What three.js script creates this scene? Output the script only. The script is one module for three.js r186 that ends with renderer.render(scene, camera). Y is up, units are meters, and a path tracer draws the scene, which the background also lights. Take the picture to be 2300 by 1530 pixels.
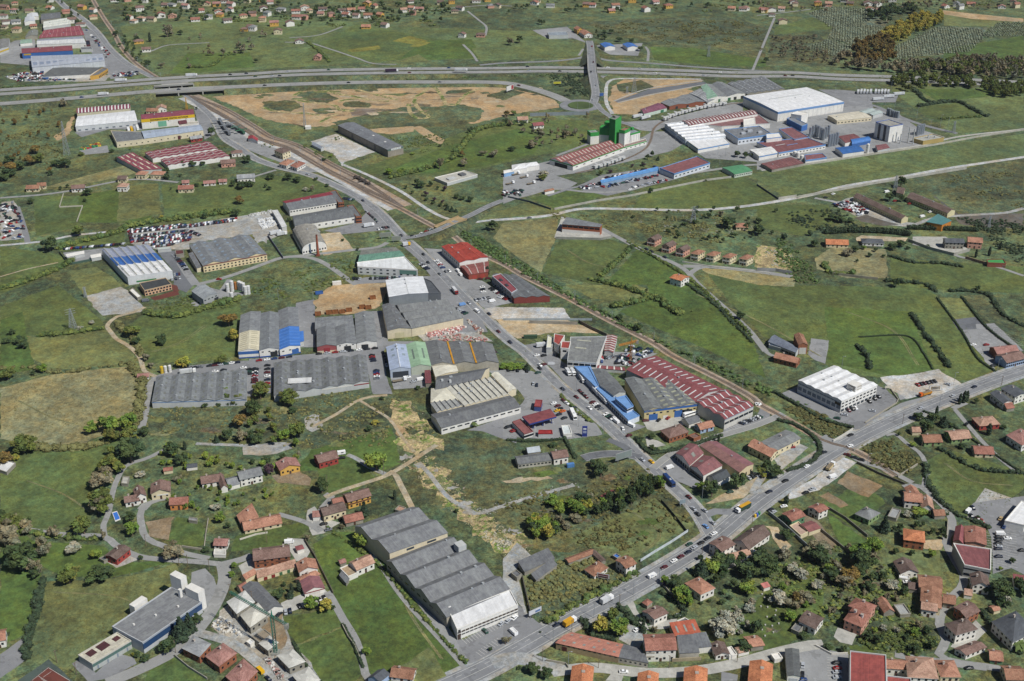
import * as THREE from 'three';
import { Sky } from 'three/addons/objects/Sky.js';
import { mergeGeometries } from 'three/addons/utils/BufferGeometryUtils.js';
import { FontLoader } from 'three/addons/loaders/FontLoader.js';
import { TextGeometry } from 'three/addons/geometries/TextGeometry.js';

// ---------------------------------------------------------------- camera, sky, sun, exposure
const scene = new THREE.Scene();
const EYE = 420, FOC = 2800, PITCH = 27.3 * Math.PI / 180;
const camera = new THREE.PerspectiveCamera(2 * Math.atan(765 / FOC) * 180 / Math.PI, 2300 / 1530,1,9000);
camera.position.set(0, EYE, 0);
camera.rotation.x = -PITCH;
const renderer = new THREE.WebGLRenderer({antialias: true });
renderer.setSize(1024,681);
renderer.toneMapping = THREE.LinearToneMapping;
renderer.toneMappingExposure = 0.9;
renderer.shadowMap.enabled = true;
const SUN = new THREE.Vector3(0.49,0.78,0.39).normalize();
const sky = new Sky();
sky.name = 'sky'; sky.scale.setScalar(8000); sky.userData = {kind:'structure'};
sky.material.uniforms.sunPosition.value.copy(SUN);
sky.material.uniforms.turbidity.value = 7;
sky.material.uniforms.rayleigh.value = 0.55;
sky.material.uniforms.mieCoefficient.value = 0.004;
if (sky.material.uniforms.cloudCoverage) sky.material.uniforms.cloudCoverage.value = 0.15;
scene.add(sky);
scene.environmentIntensity = 0.105;
const sun = new THREE.DirectionalLight(new THREE.Color(1,0.95,0.86), 4.9);
sun.position.copy(SUN).multiplyScalar(3000).add(new THREE.Vector3(0,0,-900));
sun.target.position.set(0,0,-900); scene.add(sun.target);
sun.castShadow = true;
Object.assign(sun.shadow.camera, {left:-1300, right:1300, top:1300, bottom:-1300, near:100, far:6500});
sun.shadow.mapSize.set(4096,4096);
scene.add(sun);
scene.fog = new THREE.FogExp2(0xcfd8e0,0.00002);

// ---------------------------------------------------------------- helpers
let seed = 12345;
const rnd = () => { seed = (seed * 1664525 + 1013904223) >>> 0; return seed / 4294967296; };
const rr = (a, b) => a + (b - a) * rnd();
const V3 = (x, y, z) => new THREE.Vector3(x, y, z);
// survey: map sheets of the area (sheet origin + scale) to places on the ground, in metres
let OX = 0, OY = 0, SC = 1;
const full = () => { OX = 0; OY = 0; SC = 1; };
const tile = (c, r) => { OX = [0,560,1130,1700][c]; OY = [0,380,760,1130][r]; SC = 1 / 3.825; };
const sheet = (ox, oy, s) => { OX = ox; OY = oy; SC = 1 / s; };
function P(x, y, h = 0) {
  const u = (OX + x * SC - 1150) / FOC, v = (OY + y * SC - 765) / FOC;
  const t = (EYE - h) / (Math.sin(PITCH) + v * Math.cos(PITCH));
  return V3(u * t, h, (-Math.cos(PITCH) + v * Math.sin(PITCH)) * t);
}
const pts = (arr, h = 0) => { const o = []; for (let i = 0; i < arr.length; i += 2) o.push(P(arr[i], arr[i + 1], h)); return o; };
const used = new Map();
function numbered(n) { const k = used.get(n) || 0; used.set(n, k + 1); return k ? n + '_' + String(k).padStart(3,'0') : n; }
const things = [];
function shade(o) { o.traverse(m => { if (m.isMesh) { m.castShadow = true; m.receiveShadow = true; }}); return o; }
function put(o, name, label, category, group) {
  o.name = numbered(name); o.userData.label = label; o.userData.category = category; if (group) o.userData.group = group;
  scene.add(o); things.push(o); return o;
}
function structure(o, name) { o.name = numbered(name); o.userData.kind = 'structure'; scene.add(o); o.receiveShadow = true; return o; }
function stuff(o, name, label, category) { o.name = numbered(name); o.userData = {kind:'stuff', label, category }; scene.add(o); return o; }

// ---------------------------------------------------------------- textures
function lattice(n, s) { let q = s >>> 0; const a = new Float32Array(n * n); for (let i = 0; i < n * n; i++) { q = (q * 1664525 + 1013904223) >>> 0; a[i] = q / 4294967296; } return a; }
function noise(N, cells, s) {               // tileable value noise, N x N
  const L = lattice(cells, s), out = new Float32Array(N * N), k = cells / N;
  for (let y = 0; y < N; y++) {
  const fy = y * k, y0 = Math.floor(fy), ty = fy - y0, sy = ty * ty * (3 - 2 * ty), r0 = (y0 % cells) * cells, r1 = ((y0 + 1) % cells) * cells;
  for (let x = 0; x < N; x++) {
  const fx = x * k, x0 = Math.floor(fx), tx = fx - x0, sx = tx * tx * (3 - 2 * tx), c0 = x0 % cells, c1 = (x0 + 1) % cells;
  const a = L[r0 + c0] + (L[r0 + c1] - L[r0 + c0]) * sx, b = L[r1 + c0] + (L[r1 + c1] - L[r1 + c0]) * sx;
  out[y * N + x] = a + (b - a) * sy - 0.5;
  }
  }
  return out;
}
function fbm(N, list, s) { const o = new Float32Array(N * N); list.forEach(([c, a], i) => { const n = noise(N, c, s + i * 7919); for (let k = 0; k < o.length; k++) o[k] += n[k] * a; }); return o; }
function texture(N, metres, fn) {
  const d = new Uint8Array(N * N * 4);
  for (let i = 0; i < N * N; i++) { const c = fn(i % N, (i / N) | 0, i); for (let k = 0; k < 3; k++) d[i * 4 + k] = Math.max(0, Math.min(255, c[k] * 255)); d[i * 4 + 3] = 255; }
  const t = new THREE.DataTexture(d, N, N); t.colorSpace = THREE.SRGBColorSpace; t.wrapS = t.wrapT = THREE.RepeatWrapping;
  t.magFilter = THREE.LinearFilter; t.minFilter = THREE.LinearMipmapLinearFilter; t.generateMipmaps = true; t.repeat.set(1 / metres, 1 / metres); t.needsUpdate = true; return t;
}
const TX = {};
{
  const N = 2048, a = fbm(N, [[5,.4],[11,.36],[29,.36],[70,.42],[170,.55],[420,.5],[1024,.4]],11), h = fbm(N, [[4,.5],[13,.5],[40,.45],[130,.45],[400,.3]],77);
  TX.grass = texture(N, 330, (x, y, i) => { const m = .72 + .30 * a[i], k = h[i]; return [m * (1 + .15 * k), m, m * (1 - .2 * k)]; });
  const b = fbm(N, [[6,.4],[17,.45],[50,.5],[150,.6],[420,.7],[1024,.5]],31), c = fbm(N, [[9,.5],[31,.6],[110,.6],[300,.4]],97);
  TX.rough = texture(N, 300, (x, y, i) => { const k = c[i], m = .70 + .42 * b[i]; return [m * (1 + .3 * k), m * (1 + .04 * k), m * (1 - .22 * k)]; });
}
{
  const N = 1024, a = fbm(N, [[4,.3],[12,.35],[40,.4],[130,.45],[400,.5]],5), k = fbm(N, [[7,.6],[24,.6],[80,.5]],19);
  TX.dirt = texture(N, 120, (x, y, i) => { const m = .78 + .3 * a[i]; return [m, m * (1 - .10 * k[i]), m * (1 - .24 * k[i])]; });
  const b = fbm(N, [[3,.25],[8,.3],[30,.25],[120,.2],[512,.35]],41), s = fbm(N, [[5,.8],[16,.8],[60,.6]],59);
  const q1 = fbm(N, [[14,.5],[45,.7],[120,.8],[300,.8],[512,.5]],301), q2 = fbm(N, [[10,.7],[34,.8],[100,.6]],333);
  TX.rubble = texture(N, 90, (x, y, i) => { const m = .74 + .34 * q1[i], g = Math.min(1, Math.max(0, q2[i] + .02) * 2.2); return [m * (1 - .42 * g), m * (.95 - .2 * g), m * (.8 - .42 * g)]; });
  TX.asphalt = texture(N, 90, (x, y, i) => { let m = .80 + .16 * b[i]; if (s[i] > .33) m -= .07; if (s[i] < -.42) m += .06; return [m, m, m * 1.0]; });
}
{
  const N = 512, st = fbm(N, [[6,.5],[20,.5],[90,.4],[256,.4]],63), col = lattice(64,9), sh = lattice(32,71);
  // fibre cement sheets: ribs along v, sheet joints, weather streaks that differ from sheet to sheet
  TX.sheet = texture(N, 20, (x, y, i) => {
  const rib = .035 * Math.sin(x * Math.PI * 2 * 40 / N), sx = (x * 20 / N) | 0, sy = (y * 8 / N) | 0, tone = sh[(sx * 7 + sy * 13) % 1024] - .5;
  const joint = (y % 64) < 3 ? -.06 : 0, streak = (col[((x * 60 / N) | 0)] - .5) * .05;
  const m = .87 + rib + tone * .06 + joint + streak * 1.6 + st[i] * .22; return [m, m * (1 + .01 * st[i]), m * (1 - .03 * st[i])];
  });
  TX.metal = texture(N, 24, (x, y, i) => { const rib = (x % 16) < 2 ? -.05 : 0, sx = (x * 24 / N) | 0, m = .9 + rib + (sh[sx * 3 % 1024] - .5) * .06 + st[i] * .13; return [m, m, m]; });
  const tv = lattice(64,123), bl = fbm(N, [[5,.5],[14,.6],[40,.5]],171);
  TX.tile = texture(N, 14, (x, y, i) => {
  const cx = (x * 64 / N) | 0, cy = (y * 48 / N) | 0, tone = tv[(cx + cy * 64 * 5) % 4096] - .5, edge = (x % 8) < 2 ? -.10 : 0, row = (y % 10.67) < 2 ? -.06 : 0;
  const m = .88 + tone * .22 + edge + row + bl[i] * .24; return [m, m * (1 - .05 * tone + .05 * bl[i]), m * (1 + .08 * bl[i])];
  });
  const w = fbm(N, [[4,.4],[14,.4],[60,.3],[200,.25]],201);
  TX.wall = texture(N, 18, (x, y, i) => { const m = .90 + .11 * w[i] + (col[(x * 64 / N) | 0] - .5) * .03; return [m, m * .995, m * (.985 - .02 * w[i])]; });
  TX.brick = texture(N, 8, (x, y, i) => { const r = (y * 64 / N) | 0, c = ((x * 32 / N) + (r % 2) * .5) | 0, t = tv[(c + r * 64 * 3) % 4096] - .5, j = (y % 8) < 1 || ((x + (r % 2) * 8) % 16) < 1 ? .1 : 0; const m = .78 + t * .22 + j + w[i] * .12; return [m, m, m]; });
  TX.conc = texture(N, 30, (x, y, i) => { const m = .84 + .16 * st[i] + .12 * w[i] + ((x % 128) < 2 || (y % 128) < 2 ? -.05 : 0); return [m, m, m * .985]; });
}
const MATS = new Map();
function M(tex, color, rough = .9, extra) {
  const key = tex + '|' + color + '|' + rough + (extra ? JSON.stringify(extra) : '');
  let m = MATS.get(key);
  if (!m) { m = new THREE.MeshStandardMaterial({color: new THREE.Color(color), roughness: rough, side: THREE.DoubleSide, ...extra }); if (tex) m.map = TX[tex]; m.name = (tex || 'paint') + '_' + color.replace('#',''); MATS.set(key, m); }
  return m;
}
const glass = M('','#1d242b',.12,{metalness:0});
const leafMat = new THREE.MeshStandardMaterial({vertexColors: true, roughness:.85, side: THREE.DoubleSide, name:'leaves'});

// ---------------------------------------------------------------- mesh builder (positions relative to a base point, uv in metres)
class MB {
  constructor(o = V3(0,0,0)) { this.o = o; this.p = []; this.u = []; }
  v(a, u, w) { this.p.push(a.x - this.o.x, a.y - this.o.y, a.z - this.o.z); this.u.push(u, w); }
  tri(a, b, c, ua, ub, uc) { this.v(a, ...ua); this.v(b, ...ub); this.v(c, ...uc); }
  quad(a, b, c, d, u0 = 0, v0 = 0) {
  const w1 = a.distanceTo(b), w2 = d.distanceTo(c), h1 = a.distanceTo(d), h2 = b.distanceTo(c);
  this.tri(a, b, c, [u0, v0],[u0 + w1, v0],[u0 + w2, v0 + h2]); this.tri(a, c, d, [u0, v0],[u0 + w2, v0 + h2],[u0, v0 + h1]);
  }
  slab(a, b, c, d, t = .2) {                 // a plate of thickness t under the quad a b c d
  const k = [a, b, c, d].map(q => V3(q.x, q.y - t, q.z));
  this.quad(a, b, c, d, rr(0,40), rr(0,40)); this.quad(k[3], k[2], k[1], k[0]);
  for (let i = 0; i < 4; i++) this.quad(k[i], k[(i + 1) % 4],[a, b, c, d][(i + 1) % 4],[a, b, c, d][i]);
  return this;
  }
  prism(poly, y0, y1) {                      // upright prism over a ground polygon
  const n = poly.length; let s = 0;
  for (let i = 0; i < n; i++) { const a = poly[i], b = poly[(i + 1) % n]; this.quad(V3(a.x, y0, a.z), V3(b.x, y0, b.z), V3(b.x, y1, b.z), V3(a.x, y1, a.z), s, 0); s += a.distanceTo(b); }
  if (n === 4) this.quad(...poly.map(q => V3(q.x, y1, q.z))); else this.cap(poly, y1);
  return this;
  }
  cap(poly, y) { const f = THREE.ShapeUtils.triangulateShape(poly.map(q => new THREE.Vector2(q.x, q.z)), []); for (const t of f) { const [a, b, c] = t.map(i => poly[i]); this.tri(V3(a.x, y, a.z), V3(c.x, y, c.z), V3(b.x, y, b.z), [a.x, a.z],[c.x, c.z],[b.x, b.z]); } return this; }
  geo() {
  const g = new THREE.BufferGeometry();
  g.setAttribute('position', new THREE.Float32BufferAttribute(this.p, 3)); g.setAttribute('uv', new THREE.Float32BufferAttribute(this.u, 2)); g.computeVertexNormals(); return g;
  }
  mesh(name, mat, parent) { const m = new THREE.Mesh(this.geo(), mat); m.name = name; m.castShadow = m.receiveShadow = true; if (parent) parent.add(m); return m; }
}
const UBOX = new THREE.BoxGeometry(1,1,1);
const UCYL = new THREE.CylinderGeometry(1,1,1,14);
const UCYL6 = new THREE.CylinderGeometry(1,1,1,6);
function piece(parent, name, geo, mat, x, y, z, sx, sy, sz, ry = 0, rx = 0, rz = 0) {
  const m = new THREE.Mesh(geo, mat); m.name = name; m.position.set(x, y, z); m.scale.set(sx, sy, sz); m.rotation.set(rx, ry, rz, 'YXZ'); m.castShadow = m.receiveShadow = true; parent.add(m); return m;
}
const box = (parent, name, mat, x, y, z, sx, sy, sz, ry = 0, rx = 0, rz = 0) => piece(parent, name, UBOX, mat, x, y, z, sx, sy, sz, ry, rx, rz);
const base = (p) => { const g = new THREE.Group(); g.position.copy(p); return g; };

// ---------------------------------------------------------------- ground sheets and ribbons
const rank = [0,0,0];
const lift = tier => [.02,.076,.132][tier] + (rank[tier]++ % [13,13,15][tier]) * .0042;
function ragged(poly, amp) {                 // natural outlines: short uneven steps along every edge
  const out = [];
  poly.forEach((a, i) => { const b = poly[(i + 1) % poly.length], n = Math.max(1, Math.round(a.distanceTo(b) / 4.5)); for (let k = 0; k < n; k++) { const q = a.clone().lerp(b, k / n); out.push(V3(q.x + rr(-amp, amp), q.y, q.z + rr(-amp, amp))); }});
  return out;
}
function field(name, arr, mat, o = {}) {
  const h = o.h || 0, y = h + lift(o.tier || 0);
  let poly = pts(arr, h).map(q => V3(q.x, y, q.z)); const mb = new MB();
  if (o.amp !== 0) poly = ragged(poly, o.amp || .8);
  const ang = o.ang ?? rr(0,6.28), cx = rr(0,900), cz = rr(0,900), cs = Math.cos(ang), sn = Math.sin(ang);
  const f = THREE.ShapeUtils.triangulateShape(poly.map(q => new THREE.Vector2(q.x, q.z)), []);
  const uv = q => [q.x * cs - q.z * sn + cx, q.x * sn + q.z * cs + cz];
  for (const t of f) { let [a, b, c] = t.map(i => poly[i]); const n = b.clone().sub(a).cross(c.clone().sub(a)); if (n.y < 0) [b, c] = [c, b]; mb.tri(a, b, c, uv(a), uv(b), uv(c)); }
  return structure(mb.mesh(name, mat), name);
}
function smooth(list, step = 6) {
  if (list.length < 3) return list;
  const c = new THREE.CatmullRomCurve3(list, false, 'centripetal'); return c.getSpacedPoints(Math.max(2, Math.round(c.getLength() / step)));
}
function strip(list, off, width, y, mb, t0 = 0, t1 = 1e9) {    // a flat band beside a path
  let s = 0, prev = null;
  for (let i = 0; i < list.length; i++) {
  const a = list[Math.max(0, i - 1)], b = list[Math.min(list.length - 1, i + 1)], d = b.clone().sub(a); d.y = 0; d.normalize();
  const n = V3(-d.z, 0, d.x), p = list[i], yy = p.y + y;
  const L = V3(p.x - n.x * (width / 2 - off), yy, p.z - n.z * (width / 2 - off)), R = V3(p.x + n.x * (width / 2 + off), yy, p.z + n.z * (width / 2 + off));
  if (prev) { const ds = p.distanceTo(list[i - 1]); mb.tri(prev.L, prev.R, R, [0, s],[width, s],[width, s + ds]); mb.tri(prev.L, R, L, [0, s],[width, s + ds],[0, s + ds]); s += ds; }
  prev = { L, R };
  }
  return mb;
}
function dashes(list, off, width, y, on, gap, mb) {
  const c = new THREE.CatmullRomCurve3(list, false, 'centripetal'), T = c.getLength(), n = Math.floor(T / (on + gap));
  for (let i = 0; i < n; i++) strip([c.getPointAt(i * (on + gap) / T), c.getPointAt((i * (on + gap) + on) / T)], off, width, y, mb);
  return mb;
}
const roadPaint = M('wall','#d9d9d2',.8);
const MAT = {};
function road(name, list, width, mat, o = {}) {
  const y = (o.y || 0) + lift(o.tier ?? 2), path = smooth(list, o.step || 6);
  const r = structure(strip(path, 0, width, y, new MB()).mesh(name, mat), name);
  if (o.verge) { const v = structure(strip(path, 0, width + o.verge * 2, (o.y || 0) + lift(1), new MB()).mesh('verge', o.vergeMat || MAT.gravel), 'verge'); }
  const mark = (mb, nm) => { const m = mb.mesh(nm, roadPaint); m.castShadow = false; r.add(m); };
  if (o.edge) for (const s of [-1,1]) mark(strip(path, s * (width / 2 - o.edge), .22, y + .012, new MB()), 'edge_line');
  if (o.centre) mark(strip(path, o.centre === true ? 0 : o.centre, .2, y + .012, new MB()), 'centre_line');
  if (o.dash) for (const off of [].concat(o.dash)) mark(dashes(path, off, .2, y + .012,3.5,5, new MB()), 'lane_marking');
  return r;
}
// an embankment or causeway: flat top along the path, sloping sides down to the ground
function embankment(name, list, width, slope, mat, gap, rad) {
  const path = smooth(list, 8), mb = new MB();
  const row = path.map((p, i) => {
  const a = path[Math.max(0, i - 1)], b = path[Math.min(path.length - 1, i + 1)], d = b.clone().sub(a); d.y = 0; d.normalize();
  const n = V3(-d.z, 0, d.x), w = width / 2, e = w + Math.max(0, p.y) * slope + .3;
  return [V3(p.x - n.x * e, -.3, p.z - n.z * e), V3(p.x - n.x * w, p.y - .12, p.z - n.z * w), V3(p.x + n.x * w, p.y - .12, p.z + n.z * w), V3(p.x + n.x * e, -.3, p.z + n.z * e)];
  });
  let s = 0;
  for (let i = 1; i < row.length; i++) { if (gap && Math.hypot(path[i].x - gap.x, path[i].z - gap.z) < rad && Math.hypot(path[i - 1].x - gap.x, path[i - 1].z - gap.z) < rad) continue; const q = path[i].distanceTo(path[i - 1]); for (let k = 0; k < 3; k++) mb.quad(row[i - 1][k], row[i][k], row[i][k + 1], row[i - 1][k + 1], s, k * 9); s += q; }
  return structure(mb.mesh(name, mat), name);
}
// ---------------------------------------------------------------- the ground
Object.assign(MAT, {
  base: M('rough','#7b8756'), lush: M('grass','#70883d'), meadow: M('grass','#7b8b4a'), olive: M('grass','#939a5c'), dry: M('grass','#b8b07c'), tan: M('grass','#a8a56f'),
  scrub: M('rough','#7a8156'), brown: M('rough','#8f8262'), far: M('grass','#86965a'), orchard: M('rough','#949a78'), lawn: M('grass','#778c45'),
  ochre: M('dirt','#d6b78a'), sand: M('dirt','#dcc7a2'), soil: M('dirt','#a89272'), gravel: M('dirt','#c9c5ba'), pale: M('dirt','#e6e2d8'), rubble: M('rubble','#d9ccb2'), flower: M('grass','#a3a048'), dark: M('dirt','#7a746a'),
  asphalt: M('asphalt','#a3a4a5'), darkasphalt: M('asphalt','#83868a'), road: M('asphalt','#a0a2a4'), oldroad: M('asphalt','#b4b4b0'), concrete: M('conc','#c9c7c0'), lot: M('asphalt','#b0b1b0'), ballast: M('dirt','#ccb398'), trackbed: M('dirt','#94806c'),
  court: M('asphalt','#7d4438'), courtgreen: M('asphalt','#5f6e66'), mud: M('dirt','#b09c84',.3),
});
{
  const mb = new MB(), a = [V3(-4000,0,600), V3(4000,0,600), V3(4000,0,-8000), V3(-4000,0,-8000)];
  mb.tri(a[0], a[1], a[2],[0,0],[8000,0],[8000,8600]); mb.tri(a[0], a[2], a[3],[0,0],[8000,8600],[0,8600]);
  structure(mb.mesh('ground', MAT.base), 'ground');
}
full();
const F = (m, arr, name = 'meadow', o) => field(name, arr, MAT[m], o);
// --- west side
F('dry',[0,872,120,840,300,822,318,832,312,900,300,945,262,975,205,985,190,1003,130,1008,60,1003,0,985]);
F('meadow',[0,1015,60,1012,130,1016,190,1010,215,988,262,980,285,960,270,1010,225,1060,215,1130,200,1180,60,1190,0,1180]);
F('olive',[105,1306,250,1300,330,1285,395,1265,410,1300,178,1470,150,1500,62,1485]);
F('lush',[0,1210,60,1205,95,1230,88,1300,60,1425,0,1450]);
F('lush',[70,1215,230,1225,255,1250,300,1262,360,1262,390,1262,240,1300,140,1295,95,1275]);
F('olive',[60,760,240,742,300,795,305,815,120,832,40,790]);
F('meadow',[0,690,130,640,230,720,235,740,60,755,0,770]);
F('lush',[0,720,50,700,60,760,80,830,0,840]);
F('meadow',[330,700,540,660,540,800,430,815,330,815,280,740]);
F('olive',[215,600,250,620,290,660,210,690,150,610]);
F('meadow',[0,555,130,570,150,590,60,640,0,660]);
F('meadow',[130,548,280,520,280,545,135,565]);
F('tan',[100,420,380,345,330,385,160,420]);
F('lush',[170,440,330,415,350,470,330,500,170,500]);
F('olive',[270,420,355,412,362,480,262,500]);
F('meadow',[362,415,560,400,700,390,745,430,640,480,370,490]);
F('meadow',[75,440,175,440,180,510,80,530]);
// --- motorway side, far meadows
F('far',[270,60,600,30,900,60,1200,70,1310,110,1310,130,900,135,600,155,400,168,350,160,290,110]);
F('lush',[420,120,560,118,575,150,430,165,380,165]);
F('meadow',[690,110,800,55,1000,90,1000,130,830,140]);
F('lush',[950,92,1060,88,1080,130,890,138]);
F('flower',[880,92,920,80,960,92,930,100]); F('flower',[920,104,950,92,968,96,940,106]); F('flower',[780,112,850,102,855,110,790,118]);
F('olive',[880,140,940,122,970,140]);
F('far',[1060,110,1190,80,1310,100,1310,125,1080,138]);
F('lush',[1460,105,1560,108,1720,135,1730,150,1600,148,1470,135]);
F('meadow',[1740,60,1860,30,1870,65,1740,78]);
F('orchard',[1810,30,1870,15,2000,45,1960,90,1940,105,1860,85,1870,60],'orchard_ground');
F('orchard',[1805,105,1860,87,1920,105,1880,140,1820,130],'orchard_ground');
F('orchard',[2000,130,2020,105,2110,60,2220,62,2200,90,2180,120,2080,125],'orchard_ground');
F('olive',[2120,30,2250,45,2230,60,2120,58]);
F('lush',[2120,110,2300,80,2300,145,2120,130]);
F('scrub',[1300,50,1500,40,1640,40,1720,60,1720,130,1600,105,1480,100,1420,80],'scrub_ground');
F('scrub',[1730,80,1840,78,1860,100,1880,150,1720,148],'scrub_ground');
F('ochre',[2110,22,2180,30,2300,42,2300,50,2180,42,2120,32],'dirt_track');
// --- the bare ground between link road and railway
F('ochre',[478,218,560,205,700,196,860,192,1000,190,1100,194,1180,205,1245,222,1258,240,1200,250,1150,256,1090,272,1060,278,1010,268,990,262,900,262,800,266,740,284,690,285,600,270,530,240],'dirt_ground',{amp:2});
for (const g of [[665,212,690,205,730,205,760,222,735,232,690,228],[770,230,800,225,835,232,830,243,775,241],[590,228,660,225,680,240,650,250,590,245],[745,275,850,252,910,240,980,240,1040,235,1085,245,1080,270,1010,285,900,285,760,285],[700,245,745,243,750,254,715,255],[1090,215,1140,200,1180,208,1130,225],[800,200,850,198,850,204,800,207],[1000,205,1060,200,1070,208,1000,212]]) F('scrub', g, 'weedy_ground',{tier:1, amp:2.2});
F('ochre',[925,286,945,283,1000,315,990,325,960,312],'dirt_ground',{tier:1});
F('ochre',[830,290,930,284,930,296,880,302,840,298],'dirt_ground',{tier:1});
{ const spot = (x, y, rx, ry, m, n) => { const a = []; for (let i = 0; i < 14; i++) { const t = i / 14 * 6.283, k = rr(.6,1.25); a.push(x + Math.cos(t) * rx * k, y + Math.sin(t) * ry * k); } F(m, a, n, {tier:1, amp:1.6}); };
  for (let i = 0; i < 46; i++) { const x = rr(540,1220), y = rr(199,200 + 62 * Math.min(1, (1260 - x) / 160, (x - 490) / 160)); spot(x, y, rr(8,34), rr(1,3.4), ['brown','scrub','sand','soil','olive'][i % 5],'patchy_ground'); }
  for (let i = 0; i < 60; i++) { const t = rnd(), x = 900 + t * 270 + rr(-26,26), y = 1010 + t * 220 + rr(-16,16); spot(x, y, rr(5,20), rr(2,8), ['scrub','rubble','scrub','base','olive','gravel'][i % 6],'patchy_ground'); }
  for (let i = 0; i < 26; i++) spot(rr(340,860), rr(915,1000), rr(8,34), rr(3,8), ['brown','olive','base','scrub','tan'][i % 5],'patchy_ground');
  for (let i = 0; i < 30; i++) spot(rr(1180,1520), rr(1050,1230), rr(8,34), rr(3,9), ['brown','olive','base','lush'][i % 4],'patchy_ground');
  for (let i = 0; i < 26; i++) spot(rr(1720,2080), rr(1240,1460), rr(8,30), rr(4,9), ['lush','olive','base','brown','meadow'][i % 5],'patchy_ground'); }
F('mud',[785,250,800,244,850,244,852,249,830,259,790,260],'puddle',{tier:1, amp:1});
F('meadow',[790,385,900,350,1060,290,1180,270,1320,270,1320,330,1200,350,1080,380,960,395,830,390]);
F('lush',[1000,330,1160,290,1220,310,1200,345,1080,375,960,390,880,380]);
// --- right dirt site
F('ochre',[1368,225,1375,195,1400,178,1580,178,1575,190,1450,235,1400,250,1375,245],'building_site_ground',{amp:1.6});
F('scrub',[1385,190,1440,180,1470,195,1440,210,1390,205],'weedy_ground',{tier:1});
F('ochre',[1370,248,1540,200,1560,205,1480,240,1430,258,1380,256],'building_site_ground',{tier:1});
// --- centre-right fields
F('tan',[1108,535,1130,500,1255,488,1250,530,1215,612,1165,580]);
F('meadow',[1255,540,1370,538,1420,555,1340,640,1218,612]);
F('lush',[1360,640,1430,560,1500,590,1550,630,1480,640,1420,640]);
F('olive',[1270,640,1430,640,1480,660,1440,690,1330,670]);
F('lush',[1440,600,1540,610,1620,680,1690,760,1720,850,1600,790,1480,740,1390,700,1460,670]);
F('meadow',[1580,600,1780,640,1990,645,2070,640,2150,700,2235,830,2180,855,1990,850,1860,830,1850,770,1720,760,1640,680]);
F('lush',[1850,690,2040,700,2100,830,2000,845,1860,815,1860,760]);
F('meadow',[2000,580,2300,600,2300,660,2100,650,2000,640]);
F('olive',[2100,668,2160,670,2195,712,2140,718]);
F('scrub',[2160,665,2230,660,2300,760,2280,780],'scrub_ground');
F('far',[1680,390,2300,300,2300,350,1760,442]);
F('scrub',[2050,400,2300,355,2300,480,2150,480,2100,440],'scrub_ground');
F('dark',[2100,440,2180,450,2300,470,2300,515,2160,505],'burnt_ground',{amp:2});
F('meadow',[1700,460,1860,460,1880,500,1800,530,1700,510]);
F('meadow',[1450,420,1650,385,1745,440,1700,470,1420,470]);
F('olive',[1100,480,1180,455,1240,475,1080,495]);
F('lawn',[1190,445,1300,425,1450,415,1250,470]);
F('far',[1990,195,2300,190,2300,290,2150,300,2050,240]);
F('lush',[2060,200,2230,200,2230,215,2110,230]);
F('meadow',[2050,240,2150,232,2210,262,2100,275]);
F('dry',[1830,580,1870,555,1990,560,1995,625,1900,625,1835,605]);
F('rubble',[1700,550,1760,560,1800,590,1760,612,1690,600],'quarry_ground',{tier:1, amp:2});
F('dry',[1575,603,1700,608,1785,620,1785,645,1700,640,1590,615],'bare_ground',{tier:1});
// --- south-east
F('meadow',[2075,1040,2130,1010,2300,1060,2300,1100,2200,1180,2120,1150,2070,1090]);
F('lawn',[1845,1140,1935,1080,1990,1130,1920,1190]);
F('soil',[1878,1085,1905,1060,1985,1092,1950,1118],'ploughed_plot',{tier:1});
F('soil',[1840,1115,1860,1105,1905,1135,1890,1142],'ploughed_plot',{tier:1});
F('lush',[1875,1195,1855,1150,1950,1215,1925,1250,1905,1245]);
F('olive',[1980,1245,2110,1235,2120,1300,2040,1330,1980,1300]);
F('lawn',[1720,1330,1850,1290,1850,1400,1720,1480,1640,1420]);
F('scrub',[1990,1440,2100,1390,2110,1450,2060,1475,1930,1455],'garden_ground');
F('soil',[1795,1150,1840,1170,1880,1230,1850,1240],'garden_ground',{tier:1});
F('sand',[1720,1180,1745,1185,1776,1225,1768,1240,1750,1232],'dirt_track',{tier:1});
// --- centre: rough ground by the gravel tracks
F('scrub',[330,915,560,910,840,870,960,930,985,975,900,1000,640,1010,440,990,330,970],'rough_ground');
F('scrub',[985,985,1140,985,1175,1050,1300,1040,1460,1030,1560,1170,1420,1260,1180,1230,1060,1170,900,1110,870,1060],'rough_ground');
F('olive',[1300,1200,1470,1120,1560,1180,1420,1255,1280,1215],'rough_ground');
F('lush',[660,1060,700,1010,880,960,900,1040,860,1060,780,1050],'meadow');
F('scrub',[1160,1300,1300,1230,1420,1270,1400,1310,1230,1395,1185,1375],'rough_ground');
F('lawn',[712,1050,785,1030,845,1075,800,1100,745,1115,715,1090],'garden_lawn',{tier:1});
F('rubble',[890,985,940,972,990,990,985,1008,935,1025,905,1010],'bare_ground',{tier:1, amp:3.5});
F('rubble',[900,1040,960,1025,1000,1060,1060,1140,1170,1205,1185,1240,1140,1260,1040,1170,980,1110,930,1060],'rubble_ground',{tier:1, amp:4});
F('ochre',[870,940,895,945,920,975,895,980],'bare_ground',{tier:1, amp:1.5});
F('sand',[1130,1078,1230,1068,1240,1076,1135,1085],'bare_ground',{tier:1, amp:1.5});
F('gravel',[682,938,715,930,725,955,700,972,690,958],'gravel_patch',{tier:1, amp:1.5});
F('rubble',[880,895,930,905,965,960,910,965,880,930],'bare_ground',{tier:1, amp:3.5});
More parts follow.
